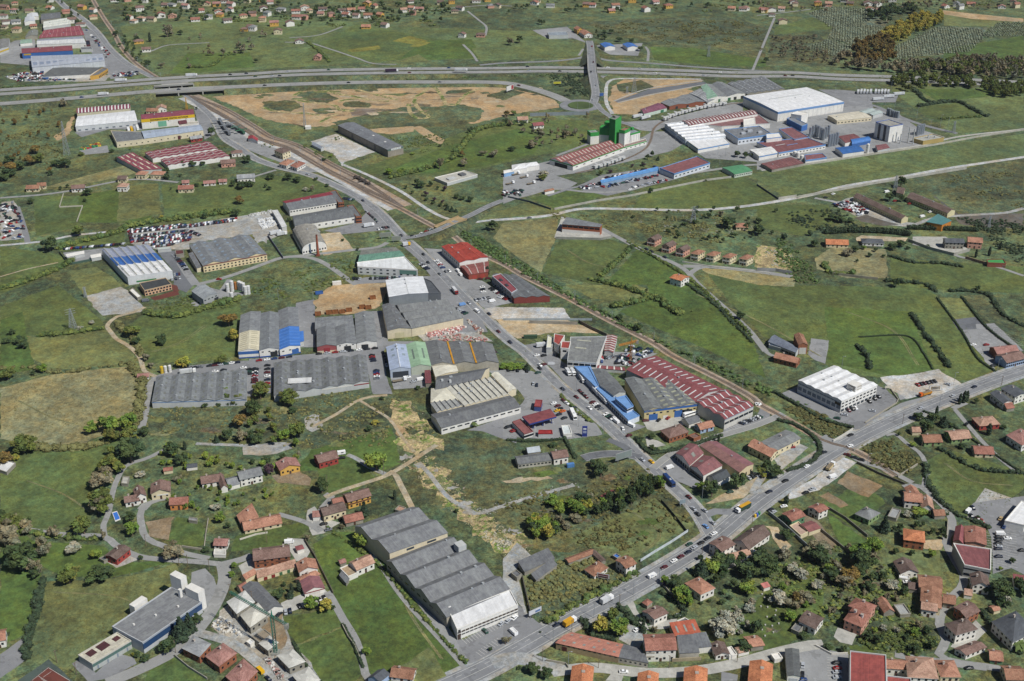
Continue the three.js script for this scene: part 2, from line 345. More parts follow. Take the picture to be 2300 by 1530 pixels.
F('gravel',[545,1000,650,992,655,1010,600,1022,550,1020],'gravel_patch',{tier:1, amp:1.5});
F('soil',[612,1070,655,1050,700,1075,692,1092,625,1085],'ploughed_plot',{tier:1});
// --- south centre lawns
F('lush',[700,1225,750,1195,815,1195,835,1225,1045,1500,1005,1525,840,1530,760,1365]);
F('olive',[890,1500,965,1455,1005,1530,890,1540],'meadow',{tier:1});
F('lawn',[625,1390,755,1365,770,1405,665,1448]);
F('lawn',[668,1452,772,1408,815,1510,800,1530,700,1530]);
F('lawn',[335,1500,395,1475,470,1530,320,1530]);
F('lawn',[530,1205,690,1170,700,1185,640,1225,520,1240]);
F('soil',[328,1172,390,1162,375,1215,335,1205],'ploughed_plot',{tier:1});
F('lawn',[375,1215,395,1160,455,1175,460,1225,420,1232]);
// ---------------------------------------------------------------- yards and car parks
const Y = (m, arr, name = 'yard', o = {}) => field(name, arr, MAT[m],{tier:1, amp:.3,...o });
full();
Y('asphalt',[0,1470,68,1422,62,1480,0,1525],'car_park');
Y('courtgreen',[38,1530,108,1482,165,1530,165,1560,38,1560],'tennis_court');
tile(0,3);
{ const c = field('court_surface',[265,1530,415,1412,610,1535,560,1640,300,1640], MAT.court, {tier:2, amp:0});
  const y = .21, mk = new MB(); for (const l of [[275,1528,415,1418],[415,1418,600,1530],[370,1500,440,1452],[330,1490,520,1610],[350,1512,425,1560]]) strip(pts(l), 0,.18, y, mk); const m = mk.mesh('court_line', roadPaint); c.add(m); }
Y('asphalt',[620,1385,700,1330,820,1460,1000,1290,1150,1330,1180,1380,960,1500,760,1540]);
Y('lot',[1640,600,1760,560,1840,640,1870,760,1800,960,1740,920,1640,680]);
Y('gravel',[880,480,1100,420,1210,480,1000,560],'yard');
Y('concrete',[2050,540,2160,480,2300,560,2300,620,2080,620]);
Y('gravel',[1800,1060,1900,930,1960,870,2300,1000,2300,1480,2050,1270],'building_site_ground',{amp:1});
tile(1,3);
Y('gravel',[0,780,240,820,330,1130,390,1240,560,1420,620,1530,200,1530,0,1240],'building_site_ground',{amp:1});
Y('soil',[100,950,260,920,340,1120,240,1330,100,1190],'building_site_ground',{amp:1.5});
Y('concrete',[320,300,470,310,520,420,470,500,400,500,350,420]);
Y('concrete',[270,860,480,770,650,740,720,810,730,850,470,900,290,960]);
Y('asphalt',[1550,900,1780,1180,1850,1170,2295,940,2295,1170,2010,1330,1890,1380,1700,1200]);
Y('lot',[1040,330,1120,320,1760,1140,1880,1360,1820,1370],'yard');
Y('concrete',[500,60,560,30,640,130,780,170,640,260,540,280,490,150]);
tile(2,3);
Y('asphalt',[0,880,130,870,250,990,350,1060,230,1130,0,1230]);
Y('gravel',[120,340,250,460,120,560,130,640,220,1000,160,900,0,700,0,480],'yard');
Y('concrete',[1060,860,1120,840,1150,920,1260,1090,1210,1090]);
Y('concrete',[1240,1060,1440,980,1500,980,1480,1060,1340,1090]);
Y('gravel',[990,1170,1080,1040,1240,1110,1220,1170,1160,1260]);
Y('concrete',[1700,430,1780,390,2200,380,2120,480,1900,590,1800,570]);
Y('concrete',[880,1530,940,1440,1050,1450,1020,1530]);
Y('asphalt',[1870,1530,1880,1450,2020,1480,2010,1530]);
tile(3,3);
Y('lot',[360,1270,480,1230,790,1300,790,1530,370,1530],'car_park');
Y('asphalt',[1800,60,1860,0,2300,-60,2300,620,2190,560,2030,610,2020,300,1980,210,1840,130],'car_park');
Y('concrete',[660,1150,690,1070,820,1110,870,1110,820,1220,720,1200]);
Y('sand',[1400,330,1620,310,1590,400,1450,400],'bare_ground',{amp:1});
Y('concrete',[1880,1010,1980,1100,1800,1270,1660,1240,1700,1190]);
tile(0,2);
Y('asphalt',[1270,350,1340,320,1600,240,2045,195,2300,190,2300,300,2180,380,2160,500,2110,500,2110,270,1400,330],'yard');
tile(1,2);
Y('asphalt',[0,200,0,180,600,130,1170,0,1190,60,1140,130,1180,330,1230,480,1060,480,990,150,220,210,190,470,100,480,20,420],'yard');
Y('lot',[1210,320,1560,290,1560,420,1240,440],'yard');
Y('lot',[2050,280,2295,260,2295,470],'yard');
Y('asphalt',[1870,790,2295,640,2295,900,2220,880,2000,800],'yard');
tile(2,2);
Y('lot',[0,280,200,270,340,310,480,480,800,740,860,830,560,870,0,850,0,700,100,640,190,520],'forecourt');
Y('asphalt',[180,60,400,20,500,200,600,240,1080,720,1230,760,1060,820,700,560,420,260],'car_park');
Y('lot',[800,110,1330,130,1100,240,800,240],'yard');
Y('concrete',[1180,690,1680,600,1700,720,1290,800,1240,780],'yard');
Y('asphalt',[1330,1090,1480,1020,1620,1180,1720,1260,1640,1290,1500,1230],'car_park');
Y('asphalt',[1900,780,2180,660,2230,560,2295,610,2295,720,1880,850],'car_park');
Y('sand',[1740,1420,2060,1260,2180,1190,2260,1210,2060,1370,1800,1420],'dirt_track',{amp:.8});
Y('concrete',[1220,850,1330,880,1400,920,1310,940,1240,930]);
tile(3,2);
Y('asphalt',[200,480,340,420,720,610,1020,400,1110,440,1220,540,920,760,850,790,700,720],'car_park');
Y('pale',[1070,340,1560,270,1760,390,1600,470,1280,520,1140,440],'gravel_lot',{amp:1});
Y('lot',[1200,460,1500,400,1640,400,1740,410,1700,440,1230,530],'gravel_lot');
Y('lot',[900,750,1230,560,1800,400,1800,430,1400,600,1000,760],'lay_by');
Y('pale',[260,1390,270,1310,500,1200,720,1010,860,1070,540,1310],'gravel_lot',{amp:.8});
Y('gravel',[150,1040,330,890,440,940,280,1080,200,1140],'yard');
Y('lot',[470,0,620,20,590,220,500,190,440,140],'yard');
Y('gravel',[1860,1430,1960,1290,2240,1390,2060,1600,1800,1560],'gravel_lot');
Y('lot',[1880,-120,2040,-130,2295,110,2000,150,2050,270,1960,200],'car_park');
tile(1,1);
Y('asphalt',[640,530,920,460,1000,380,960,300,780,180,830,180,1000,290,1160,450,1220,520,800,560],'yard');
Y('sand',[600,560,780,540,900,700,640,740,600,650],'bare_ground',{amp:1.2});
Y('ochre',[560,1130,700,1000,1000,980,1170,980,1180,1080,1120,1180,880,1250,580,1250],'bare_yard',{amp:1.4});
Y('gravel',[0,380,190,360,320,490,330,540,180,600,60,640,0,500],'storage_yard',{amp:1});
Y('asphalt',[880,960,1000,930,1450,920,1560,920,1430,760,1300,650,1340,640,1480,700,2000,1300,2050,1400,1700,1400,1620,1100,1500,960,900,990],'yard');
Y('lot',[1500,680,1660,690,1900,940,2000,960,2300,1140,2020,1200,1780,980],'yard');
Y('pale',[2000,1220,2060,1180,2300,1190,2700,1190,2760,1290,2100,1290],'gravel_lot',{amp:.6});
Y('sand',[2110,1290,2700,1290,3100,1420,2700,1400,2500,1420,2300,1460,2200,1400],'bare_yard',{amp:.8});
Y('gravel',[1420,1320,1800,1280,2090,1480,1500,1480,1440,1420],'storage_yard',{amp:.5});
Y('asphalt',[400,1150,560,1120,570,1530,410,1530],'yard');
Y('asphalt',[1060,1220,1170,1220,1190,1480,1450,1480,1450,1530,1080,1530],'yard');
tile(0,1);
Y('gravel',[740,1090,1030,1010,1100,1040,1170,1120,1240,1190,1200,1230,880,1260,800,1180],'gravel_lot',{amp:.8});
Y('darkasphalt',[1350,710,1500,700,1700,960,1600,1060,1500,1020,1480,860],'car_park');
Y('gravel',[1090,530,1640,470,2030,410,2295,370,2295,640,2180,560,1620,640,1640,690,1340,690,1120,640],'scrap_yard_ground',{amp:.5});
Y('lot',[1640,1170,1700,990,1960,1060,2140,1060,1900,1170,1720,1190],'yard');
Y('gravel',[0,290,120,270,220,480,240,590,0,620],'scrap_yard_ground',{amp:1});
Y('lot',[540,720,880,680,900,760,600,820],'yard');
tile(2,1);
Y('lot',[0,60,240,-20,640,120,560,170,330,180,0,300],'yard');
Y('asphalt',[630,150,850,50,1340,-20,1800,-10,1400,110,1070,190,900,230,700,190],'car_park');
Y('concrete',[440,590,500,410,560,420,500,540,840,520,940,560,900,600],'yard');
tile(3,1);
Y('gravel',[640,300,870,220,1240,450,1360,460,1300,495,1000,470,850,400],'scrap_yard_ground',{amp:.8});
Y('dark',[840,420,940,390,1240,470,1100,490,900,450],'yard',{amp:.8});
Y('darkasphalt',[1670,1295,1880,1270,1960,1370,1730,1385],'car_park');
Y('lot',[1735,1385,1965,1370,2130,1530,2300,1640,2000,1680,1840,1500],'car_park');
Y('sand',[850,590,900,570,1300,590,1280,620,860,620],'yard');
Y('concrete',[1340,580,1620,580,1820,690,1700,720,1340,640],'yard');
tile(0,0);
Y('lot',[120,350,300,330,330,570,0,540,0,420],'yard');
Y('asphalt',[700,240,800,260,1000,480,1200,640,950,680,900,600,760,420],'yard');
Y('gravel',[40,660,400,590,950,650,900,700,150,700],'scrap_yard_ground',{amp:1});
Y('asphalt',[640,1140,1200,1030,1220,1120,940,1110,700,1180],'yard');
Y('ochre',[560,1110,600,1010,640,1000,600,1150,500,1210,450,1180],'bare_ground',{amp:1.2});
Y('asphalt',[1660,910,1790,1000,1850,1150,1760,1200,1700,1060],'yard');
Y('lot',[1880,1030,1960,1040,2295,1240,2700,1380,2900,1480,2640,1480,2230,1330,2000,1230],'station_yard');
Y('lot',[680,1290,920,1250,940,1310,730,1330],'storage_yard');
tile(1,0);
Y('pale',[530,1215,740,1150,1080,1305,820,1390,800,1430,720,1320,560,1260],'gravel_lot',{amp:.8});
tile(2,0);
Y('lot',[0,1480,320,1400,640,1340,1200,1180,1280,1130,1400,1130,1560,1230,1440,1300,700,1480,300,1530,0,1530],'yard');
Y('lot',[1000,1050,1380,1030,1960,880,2060,880,2060,960,1480,1050,1300,1130,1180,1120],'yard');
Y('lot',[1600,1140,1900,1000,2295,940,2295,1400,1740,1360,1560,1240],'factory_yard');
Y('lot',[250,260,550,230,720,370,600,330,380,330],'yard');
Y('lot',[800,390,1200,370,1160,480,920,470,840,430],'yard');
Y('darkasphalt',[960,870,1250,770,1720,700,1760,720,1260,810,980,880],'new_road');
tile(3,0);
Y('asphalt',[530,770,680,770,1220,810,1190,880,990,880,1000,930,760,930,740,870],'lorry_park');
Y('lot',[0,930,760,900,1180,950,1400,1110,1620,1180,1420,1240,560,1390,200,1440,0,1460],'factory_yard');

function bays(x1, y1, x2, y2, n, len, turn = 0) { const a = P(x1, y1), b = P(x2, y2), d = b.clone().sub(a), k = d.clone().normalize(), c = Math.cos(turn), t = Math.sin(turn), v = V3((k.z * c - k.x * t) * len, 0, (-k.x * c - k.z * t) * len), mb = new MB(); for (let i = 0; i <= n; i++) { const q = a.clone().addScaledVector(d, i / n); strip([q, q.clone().add(v)],0,.2,.21, mb); } structure(mb.mesh('parking_lines', roadPaint), 'parking_lines'); }
tile(1,3); bays(1870,1215,2230,1040,15,5); bays(2000,1320,2180,1200,8,4.5);
tile(3,3); for (const x of [2050,2150,2240]) bays(x, 560, x - 10,270,13,5); bays(700,1520,690,1340,8,5);
tile(3,2); bays(420,520,700,650,15,4.5); bays(930,560,1080,480,6,4.5); bays(1960,-60,2180,100,14,5); bays(2020,-90,2240,70,14,5);
tile(2,2); bays(1960,790,2170,700,10,4.5); bays(1490,1090,1600,1190,8,4.5); bays(660,470,900,680,12,4.5);
// ---------------------------------------------------------------- roads
full();
const W = (arr, h) => pts(arr, h);
const R = (name, arr, w, m = 'road', o = {}) => road(name, W(arr, o.h || 0), w, MAT[m], o);
// minor lanes first
R('lane',[48,1188,110,1198,165,1203,235,1206,260,1225,310,1250,365,1257,440,1262,500,1268],4.2,'oldroad');
R('lane',[235,1206,232,1180,243,1155,252,1110,262,1080,285,1045,330,1030,372,1010,400,1002],3.4,'oldroad');
R('lane',[318,962,325,930,332,890,338,862,352,848],5,'oldroad');
R('dirt_track',[350,846,325,835,318,815,312,800,285,775,262,762,248,745,240,733,262,712,300,702,325,690],3.4,'sand');
R('lane',[500,1268,505,1300,492,1340,470,1380,440,1420,390,1465,300,1510,240,1535],7,'oldroad');
R('lane',[500,1268,540,1258,565,1248],5,'oldroad');
R('lane',[470,1255,420,1245,370,1228,330,1210,318,1180,318,1145,340,1128,380,1118],4,'oldroad');
R('lane',[318,1145,330,1132],6,'oldroad');
R('lane',[440,1420,520,1445,580,1490,640,1545],5.5,'gravel');
R('lane',[1000,1545,830,1530,818,1500,800,1440,770,1390,745,1345,735,1330],4,'oldroad');
R('farm_track',[1045,1503,985,1435,900,1340,850,1265,800,1190],2.2,'oldroad');
R('lane',[730,1118,760,1105,830,1082,865,1070,910,1045,980,1000],3.4,'sand');
R('lane',[865,1070,880,1060,905,1100,925,1140],3.6,'sand');
R('lane',[865,1065,830,1050,800,1030,780,1022],3.4,'gravel');
R('lane',[625,1155,690,1175,720,1195],3.6,'oldroad');
R('lane',[705,1190,725,1140,745,1115,730,1110],4,'oldroad');
R('dirt_track',[700,960,760,928,800,902,830,892,870,888],2.8,'sand');
R('dirt_track',[808,900,850,925,875,942,905,985,930,1015],2.2,'sand');
R('dirt_track',[440,997,520,1000,600,1003,655,998],3,'gravel');
R('rubble_track',[1290,1090,1200,1115,1120,1140,1070,1155,1040,1150],3,'gravel');
R('dirt_track',[1070,1155,1010,1120,960,1060,940,1040],3,'gravel');
R('lane',[1240,1510,1330,1500,1450,1512,1560,1508,1660,1490,1740,1468,1820,1450,1850,1448],7,'concrete',{});
R('lane',[1105,1490,1160,1478,1240,1500,1260,1508],9,'gravel');
R('lane',[2300,1515,2230,1500,2160,1490,2110,1475,2125,1440,2110,1400,2130,1350,2160,1320,2165,1295,2145,1260,2125,1215,2140,1180,2130,1150,2090,1110,2060,1090,2030,1095],4.6,'oldroad');
R('lane',[2050,1085,1990,1055,1930,1035,1912,1025],4,'oldroad');
R('lane',[2075,1095,2080,1050,2068,1020,2035,995,2010,975,1990,978],3,'oldroad');
R('lane',[2140,918,2170,905],4,'oldroad');
R('lane',[2145,920,2170,950,2200,985,2240,1025,2290,1065],3.2,'oldroad');
R('lane',[2215,1500,2060,1480,2010,1470],5,'oldroad');
R('lane',[1100,495,1180,490,1240,483,1300,470,1420,470,1560,472,1660,465,1760,450,1830,436,1900,418,2010,400,2120,380,2300,353,2600,310],5.5,'pale');
R('lane',[1830,445,1880,455,1920,470,1990,495,2050,508],4.5,'gravel');
R('lane',[2055,505,2100,490,2200,482,2260,478,2300,468],4.5,'gravel');
R('lane',[1345,510,1400,540,1450,565,1530,600,1570,640,1620,685,1680,740,1720,790],4.8,'oldroad');
R('lane',[1535,598,1600,600,1700,610,1780,622],6.2,'oldroad');
R('lane',[1550,615,1565,604,1580,600],5,'oldroad');
R('lane',[1720,790,1735,800,1760,805],3.5,'oldroad');
R('lane',[2300,620,2240,600,2160,578,2100,560,2050,548],3.6,'oldroad');
R('lane',[1250,350,1330,320],4,'lot');
R('lane',[770,370,830,395,900,430,960,470,1000,490,1020,495],4,'pale');
R('lane',[1850,245,1950,235,2010,258,2070,280,2150,300],6,'asphalt');
R('lane',[560,400,620,382],3.4,'oldroad');
R('lane',[0,552,100,542,160,530,280,518],4,'pale');
R('lane',[0,445,90,438,150,430,280,405,330,403,400,410],4,'oldroad');
R('lane',[38,465,50,500,60,535,62,545],5,'asphalt');
R('footpath',[0,622,60,605,130,590],1.6,'sand');
R('lane',[800,640,700,580,640,578,600,590,560,605,500,625,440,640],5,'oldroad');
R('lane',[640,578,720,570,790,562,850,555,870,545],4.6,'oldroad');
R('lane',[515,628,500,650,490,660],4,'lot');
R('lane',[440,640,425,620,405,590],7,'lot');
for (const a of [[40,900,120,940,200,960],[60,1080,140,1110,200,1150],[120,1330,260,1340,330,1370],[1560,660,1700,720,1840,800],[1900,700,2000,740,2060,820],[1270,560,1320,590,1360,600],[2120,1040,2180,1080,2270,1090],[880,1280,920,1380,990,1480],[1420,1150,1480,1200,1440,1240],[460,730,400,770,340,790]]) { R('wheel_track', a, .7,'tan',{tier:1}); R('wheel_track', a.map((v, i) => i % 2 ? v + 1.2 : v + 5), .7,'tan',{tier:1}); }
// far lanes
for (const a of [[640,95,690,96,740,110,800,130,840,143,890,145],[1040,100,1060,120,1072,138],[1050,25,1075,45,1092,60,1090,80],[650,85,710,80,770,60],[340,115,375,102,430,98,470,96],[1300,125,1310,110],[1690,160,1740,40],[1455,138,1456,115,1450,105],[950,24,1100,12,1150,14],[1700,35,1790,25,1860,15]]) R('far_lane', a, 3.4,'oldroad');
// main road along the bottom
R('main_road',[960,1560,1083,1504,1180,1451,1261,1405,1391,1337,1522,1262,1600,1212,1700,1130,1805,1057,1909,994,2014,943,2118,899,2223,858,2310,828,2700,700],11.5,'road',{edge:1.1, centre:.15, dash:[-2.4], verge:2.6});
R('avenue',[1600,1206,1560,1140,1500,1083,1438,1025,1365,955,1313,911,1261,871,1219,830,1177,789,1143,764,1072,697,1010,635,963,585,900,528,848,473,803,442,756,418,691,391,625,375,575,357,536,331,507,312,489,281,468,255,439,229,424,217,400,203,360,180,329,166,288,145,248,111,217,72,183,41,146,15,120,-10],7.6,'road',{edge:.4, dash:[0], verge:1.6});
R('slip_road',[1575,1165,1600,1150,1650,1150,1690,1138],6,'road');
R('junction_road',[1440,1028,1400,1020,1340,1022,1310,1030],8,'darkasphalt',{edge:.4});
R('junction_road',[1365,988,1395,1000,1430,1025],5,'darkasphalt');
R('side_road',[1466,1052,1510,1020,1600,985,1700,955,1760,930],5.5,'oldroad',{edge:.3});
R('side_road',[1840,985,1860,995,1880,1010],14,'lot');
R('side_road',[1720,1060,1700,1090,1690,1110,1750,1080],4.5,'gravel');
// underbridge road from the avenue across the railway
const bridgeLine = [[905,535,0],[940,530,1.5],[975,520,4.5],[1020,500,5],[1060,482,2.5],[1100,462,.4],[1130,450,0]].map(([x, y, h]) => P(x, y, h));
embankment('bridge_approach', bridgeLine, 10,1.6, MAT.scrub);
road('bridge_road', bridgeLine, 7, MAT.road, {edge:.4, dash:[0]});
R('lane',[1130,450,1180,440,1240,425,1330,432,1400,430,1440,420,1500,400,1600,382,1700,370,1740,372],4.6,'oldroad');
R('lane',[1020,500,1060,500,1100,495],4,'pale');
R('perimeter_lane',[1710,383,1800,370,1900,352,2060,328,2150,308,2300,290,2600,250],4,'concrete');
R('lane',[1230,440,1300,420,1330,425],4.2,'asphalt');

// ---------------------------------------------------------------- motorway, link road and interchange
const HM = 5.5;
tile(0,0);
const lift2 = (x, y, h) => P(x, y, h);
const mw = [], link = [];
for (const [x, y] of [[-500,832],[0,792],[500,760],[990,722],[1390,692],[1700,672],[2140,652]]) mw.push(P(x, y, HM));
tile(1,0);
for (const [x, y] of [[300,632],[870,615]]) mw.push(P(x, y, HM)); for (const [x, y, h] of [[1650,606,3.5],[2200,602,2]]) mw.push(P(x, y, h));
tile(2,0);
for (const [x, y] of [[300,596],[900,604],[1500,622],[2000,640]]) mw.push(P(x, y, 1.6));
tile(3,0);
for (const [x, y] of [[300,640],[700,662],[1250,678],[1900,705],[2700,745]]) mw.push(P(x, y, 1.6));
const SPAN = (tile(0,0), [P(1490,700,5.5), P(1610,772,5.4)]);
embankment('motorway_embankment', mw, 36,1.6, MAT.scrub, SPAN[0],23);
{
  const path = smooth(mw, 10);
  const side = (off) => path.map((p, i) => { const a = path[Math.max(0, i - 1)], b = path[Math.min(path.length - 1, i + 1)], d = b.clone().sub(a).setY(0).normalize(); return V3(p.x - d.z * off, p.y, p.z + d.x * off); });
  for (const s of [-1,1]) road('motorway', side(s * 9), 12, MAT.oldroad, {edge:1, dash:[0], step:10});
  const bar = new MB(); strip(side(0), 0,2.4,.12, bar); structure(bar.mesh('central_reservation', MAT.scrub), 'central_reservation');
}
tile(0,0);
for (const [x, y, h] of [[-400,915,4],[0,892,4.5],[560,848,5],[1080,803,5.5],[1400,777,5.5],[1750,757,5.5],[2140,741,5]]) link.push(P(x, y, h));
tile(1,0);
for (const [x, y, h] of [[300,727,4.5],[860,710,4],[1560,705,3],[2200,714,2.4]]) link.push(P(x, y, h));
tile(2,0);
for (const [x, y, h] of [[170,742,2],[330,785,1],[480,840,.3],[540,870,0]]) link.push(P(x, y, h));
embankment('link_embankment', link, 18,1.7, MAT.scrub, SPAN[1],43);
road('link_road', link, 14, MAT.oldroad, {edge:.6, dash:[0], step:8});
// roundabout
{
  const c = P(665,907), ring = []; for (let i = 0; i <= 48; i++) { const a = i / 48 * Math.PI * 2; ring.push(V3(c.x + Math.cos(a) * 19.5,0, c.z + Math.sin(a) * 19.5)); }
  const y = lift(2), r = structure(strip(ring, 0,9, y, new MB()).mesh('roundabout', MAT.road), 'roundabout');
  const isl = base(c); const g = new THREE.CylinderGeometry(14.2,15,.8,40); const m = new THREE.Mesh(g, MAT.lawn); m.position.set(c.x, .3, c.z); structure(m, 'roundabout_island');
}
const ov = [[770,895,0],[790,840,.6],[795,790,2],[785,720,4.6],[772,640,7.4],[765,590,7.8],[762,540,7.4],[757,470,4.6],[752,420,2.4],[748,380,.8],[740,350,0]].map(([x, y, h]) => P(x, y, h));
embankment('overpass_embankment', ov.slice(0,5), 12,1.5, MAT.scrub);
embankment('overpass_embankment', ov.slice(6), 12,1.5, MAT.scrub);
road('overpass_road', ov, 10, MAT.road, {edge:.8, dash:[0]});
{ // overpass deck between the banks
  const path = smooth(ov.slice(3,8), 6), g = base(P(765,590)), mb = new MB(g.position);
  for (let i = 1; i < path.length; i++) { const a = path[i - 1], b = path[i], n = V3(-(b.z - a.z), 0, b.x - a.x).normalize().multiplyScalar(5.6), q = (p, s) => V3(p.x + n.x * s, p.y - .06, p.z + n.z * s); mb.slab(q(a, -1), q(b, -1), q(b, 1), q(a, 1), 1.2); }
  mb.mesh('deck', MAT.concrete, g);
  for (const s of [-1,1]) { const pb = new MB(g.position); for (let i = 1; i < path.length; i++) { const a = path[i - 1], b = path[i], n = V3(-(b.z - a.z), 0, b.x - a.x).normalize().multiplyScalar(5.4 * s), q = (p, y, k) => V3(p.x + n.x * k, p.y + y, p.z + n.z * k); pb.slab(q(a, 1,1), q(b, 1,1), q(b, 1,1.05), q(a, 1,1.05), 1); } pb.mesh('parapet', MAT.concrete, g); }
  for (const k of [3,5,7]) { const p = path[Math.min(path.length - 1, k * 2)]; for (const s of [-3,3]) piece(g, 'pier', UCYL, MAT.concrete, p.x - g.position.x + s, (p.y - 1.2) / 2, p.z - g.position.z, .6, p.y - 1.2,.6); }
  put(g, 'overpass_bridge','concrete road bridge carrying the interchange road over the motorway','bridge');
}
R('slip_road',[-200,560,0,542,400,527,600,508,700,485,735,440,742,400],6,'road',{edge:.5});
R('slip_road',[745,430,800,490,880,515,1300,547,1600,572,2000,598,2295,612],6,'road',{edge:.5});
R('slip_road',[800,870,812,780,825,700,860,655,930,638,1100,640],6,'road',{edge:.5});
R('slip_road',[690,640,730,660,755,700,770,780],5,'road');
R('interchange_road',[800,890,850,950,920,1000,960,1030,1150,1090],7,'road',{edge:.5});
R('dirt_road',[940,980,890,890,885,780,900,710,960,680,1300,678,1700,680],4.5,'pale');
R('footway',[950,870,1230,768,1720,690],2.4,'concrete');
R('footway',[985,885,1270,815,1760,722],2.4,'concrete');
// moto tracks on the bare ground
tile(1,0);
for (const a of [[370,830,470,780,600,770,720,800,900,830,1060,860,1200,870],[380,860,560,885,740,910,770,940,900,960],[760,880,820,860,950,850,1040,865],[1420,840,1500,790,1560,740,1600,760,1660,840,1710,905,1770,905,1820,850,1900,790,2000,760],[1420,840,1420,880,1480,960,1540,1000,1500,1020,1430,1010,1380,960,1370,890],[820,740,1000,790,1150,830,1280,860],[100,920,250,960,420,970,600,990],[600,1060,680,1010,760,980]]) R('dirt_track', a, 5,'rubble',{tier:2});

// ---------------------------------------------------------------- railway
const RAIL = M('metal','#c4b4a4',.4,{metalness:.3}), SLEEPER = M('wall','#7d6a58');
function track(list, w = 2.7, bedMat = MAT.trackbed) {
  const path = smooth(list, 8), y = lift(2) + .06, b = structure(strip(path, 0, w, y, new MB()).mesh('railway_track', bedMat), 'railway_track');
  const sl = dashes(path, 0,2.5, y + .04,.3,2.0, new MB()).mesh('sleepers', SLEEPER); b.add(sl);
  for (const s of [-.78,.78]) b.add(strip(path, s, .26, y + .16, new MB()).mesh('rail', RAIL));
  return b;
}
tile(0,0);
const rl = []; for (const [x, y] of [[760,-90],[800,0],[900,170],[970,270],[1040,400],[1150,530],[1260,612],[1380,685],[1500,755],[1620,820],[1850,950],[2100,1100],[2295,1218]]) rl.push(P(x, y));
tile(1,0); for (const [x, y] of [[350,1282],[640,1442]]) rl.push(P(x, y));
tile(1,1); for (const [x, y] of [[650,5],[850,112],[1050,222],[1300,340],[1450,420],[1600,500],[1740,565]]) rl.push(P(x, y));
tile(2,1); for (const [x, y] of [[-280,690],[0,815],[160,910],[400,1030],[600,1130],[830,1258],[1050,1372],[1300,1500]]) rl.push(P(x, y));
tile(2,2); for (const [x, y] of [[1450,148],[1700,272],[1950,400],[2150,518]]) rl.push(P(x, y));
tile(3,2); for (const [x, y] of [[0,555],[200,665],[400,782],[600,890],[780,940],[940,1020],[1200,1180]]) rl.push(P(x, y));
structure(strip(smooth(rl, 10), 0,7,.125, new MB()).mesh('ballast_bed', MAT.ballast), 'ballast_bed');
track(rl);
{
  tile(0,0); const a = [P(1640,825), P(1900,950), P(2150,1100), P(2295,1190)];
  tile(1,0); a.push(P(350,1250), P(640,1410));
  tile(1,1); a.push(P(720,0), P(900,90), P(1080,190), P(1320,325));
  structure(strip(smooth(a, 10), 0,20,.121, new MB()).mesh('ballast_bed', MAT.ballast), 'ballast_bed');
  structure(strip(smooth(a, 10), 13,7,.117, new MB()).mesh('platform', MAT.pale), 'platform');
  for (const off of [-7.5,-3.5,4.5,8.5]) { const p = smooth(a, 10).map((q, i, l) => { const d = l[Math.min(l.length - 1, i + 1)].clone().sub(l[Math.max(0, i - 1)]).normalize(), t = i / (l.length - 1), k = off * Math.min(1, (1 - t) * 5, t * 6 + .1); return V3(q.x - d.z * k, 0, q.z + d.x * k); }); track(p); }
}
// factory sidings
tile(2,0);
track([P(620,1490), P(800,1450), P(1050,1370), P(1220,1280), P(1270,1200), P(1300,1100), P(1400,1030), P(1600,960), P(1850,910), P(2060,880)]);
// ---------------------------------------------------------------- buildings
const mat = c => Array.isArray(c) ? M(...c) : c;
const perp = (a, b) => { const d = b.clone().sub(a).setY(0).normalize(); const n = V3(d.z, 0,-d.x); return n; };
function frame(o) {                          // corners A B C D of a building at eave height, from survey marks
  const h = o.h + (o.y || 0), q = o.q, A = P(q[0], q[1], h), B = P(q[2], q[3], h); let C, D;
  if (q.length >= 6) { C = P(q[4], q[5], h); D = q.length >= 8 ? P(q[6], q[7], h) : A.clone().add(C).sub(B); }
  else { const n = perp(A, B).multiplyScalar(o.d); C = B.clone().add(n); D = A.clone().add(n); }
  for (const p of [A, B, C, D]) p.y = 0;
  return [A, B, C, D];
}
const facesCam = (a, b, c) => { const n = perp(a, b), m = a.clone().lerp(b, .5), out = n.dot(c.clone().sub(m)) > 0 ? -1 : 1; return n.multiplyScalar(out).dot(V3(-m.x, 0,-m.z)) > 0; };
const PROFILE = {
  g: r => [[0,0],[.5, r],[1,0]], m: r => [[0,0],[1, r]], w: r => [[0, r],[1,0]], b: r => { const o = []; for (let i = 0; i <= 10; i++) { const a = Math.PI * i / 10; o.push([.5 - .5 * Math.cos(a), r * Math.sin(a)]); } return o; },
  n: (r, n) => { const o = [[0,0]]; for (let i = 0; i < n; i++) o.push([(i + .5) / n, r],[(i + 1) / n, 0]); return o; },
  a: (r, n) => { const o = [[0,0]]; for (let i = 0; i < n; i++) o.push([(i + .6) / n, r],[(i + 1) / n, 0]); return o; },
  s: (r, n) => { const o = []; for (let i = 0; i < n; i++) o.push([i / n, 0],[(i + .72) / n, r],[(i + 1) / n - .001,0]); o.push([1,0]); return o; },
  S: (r, n) => { const o = []; for (let i = 0; i < n; i++) o.push([i / n, 0],[(i + .28) / n, r],[(i + 1) / n - .001,0]); o.push([1,0]); return o; },
};
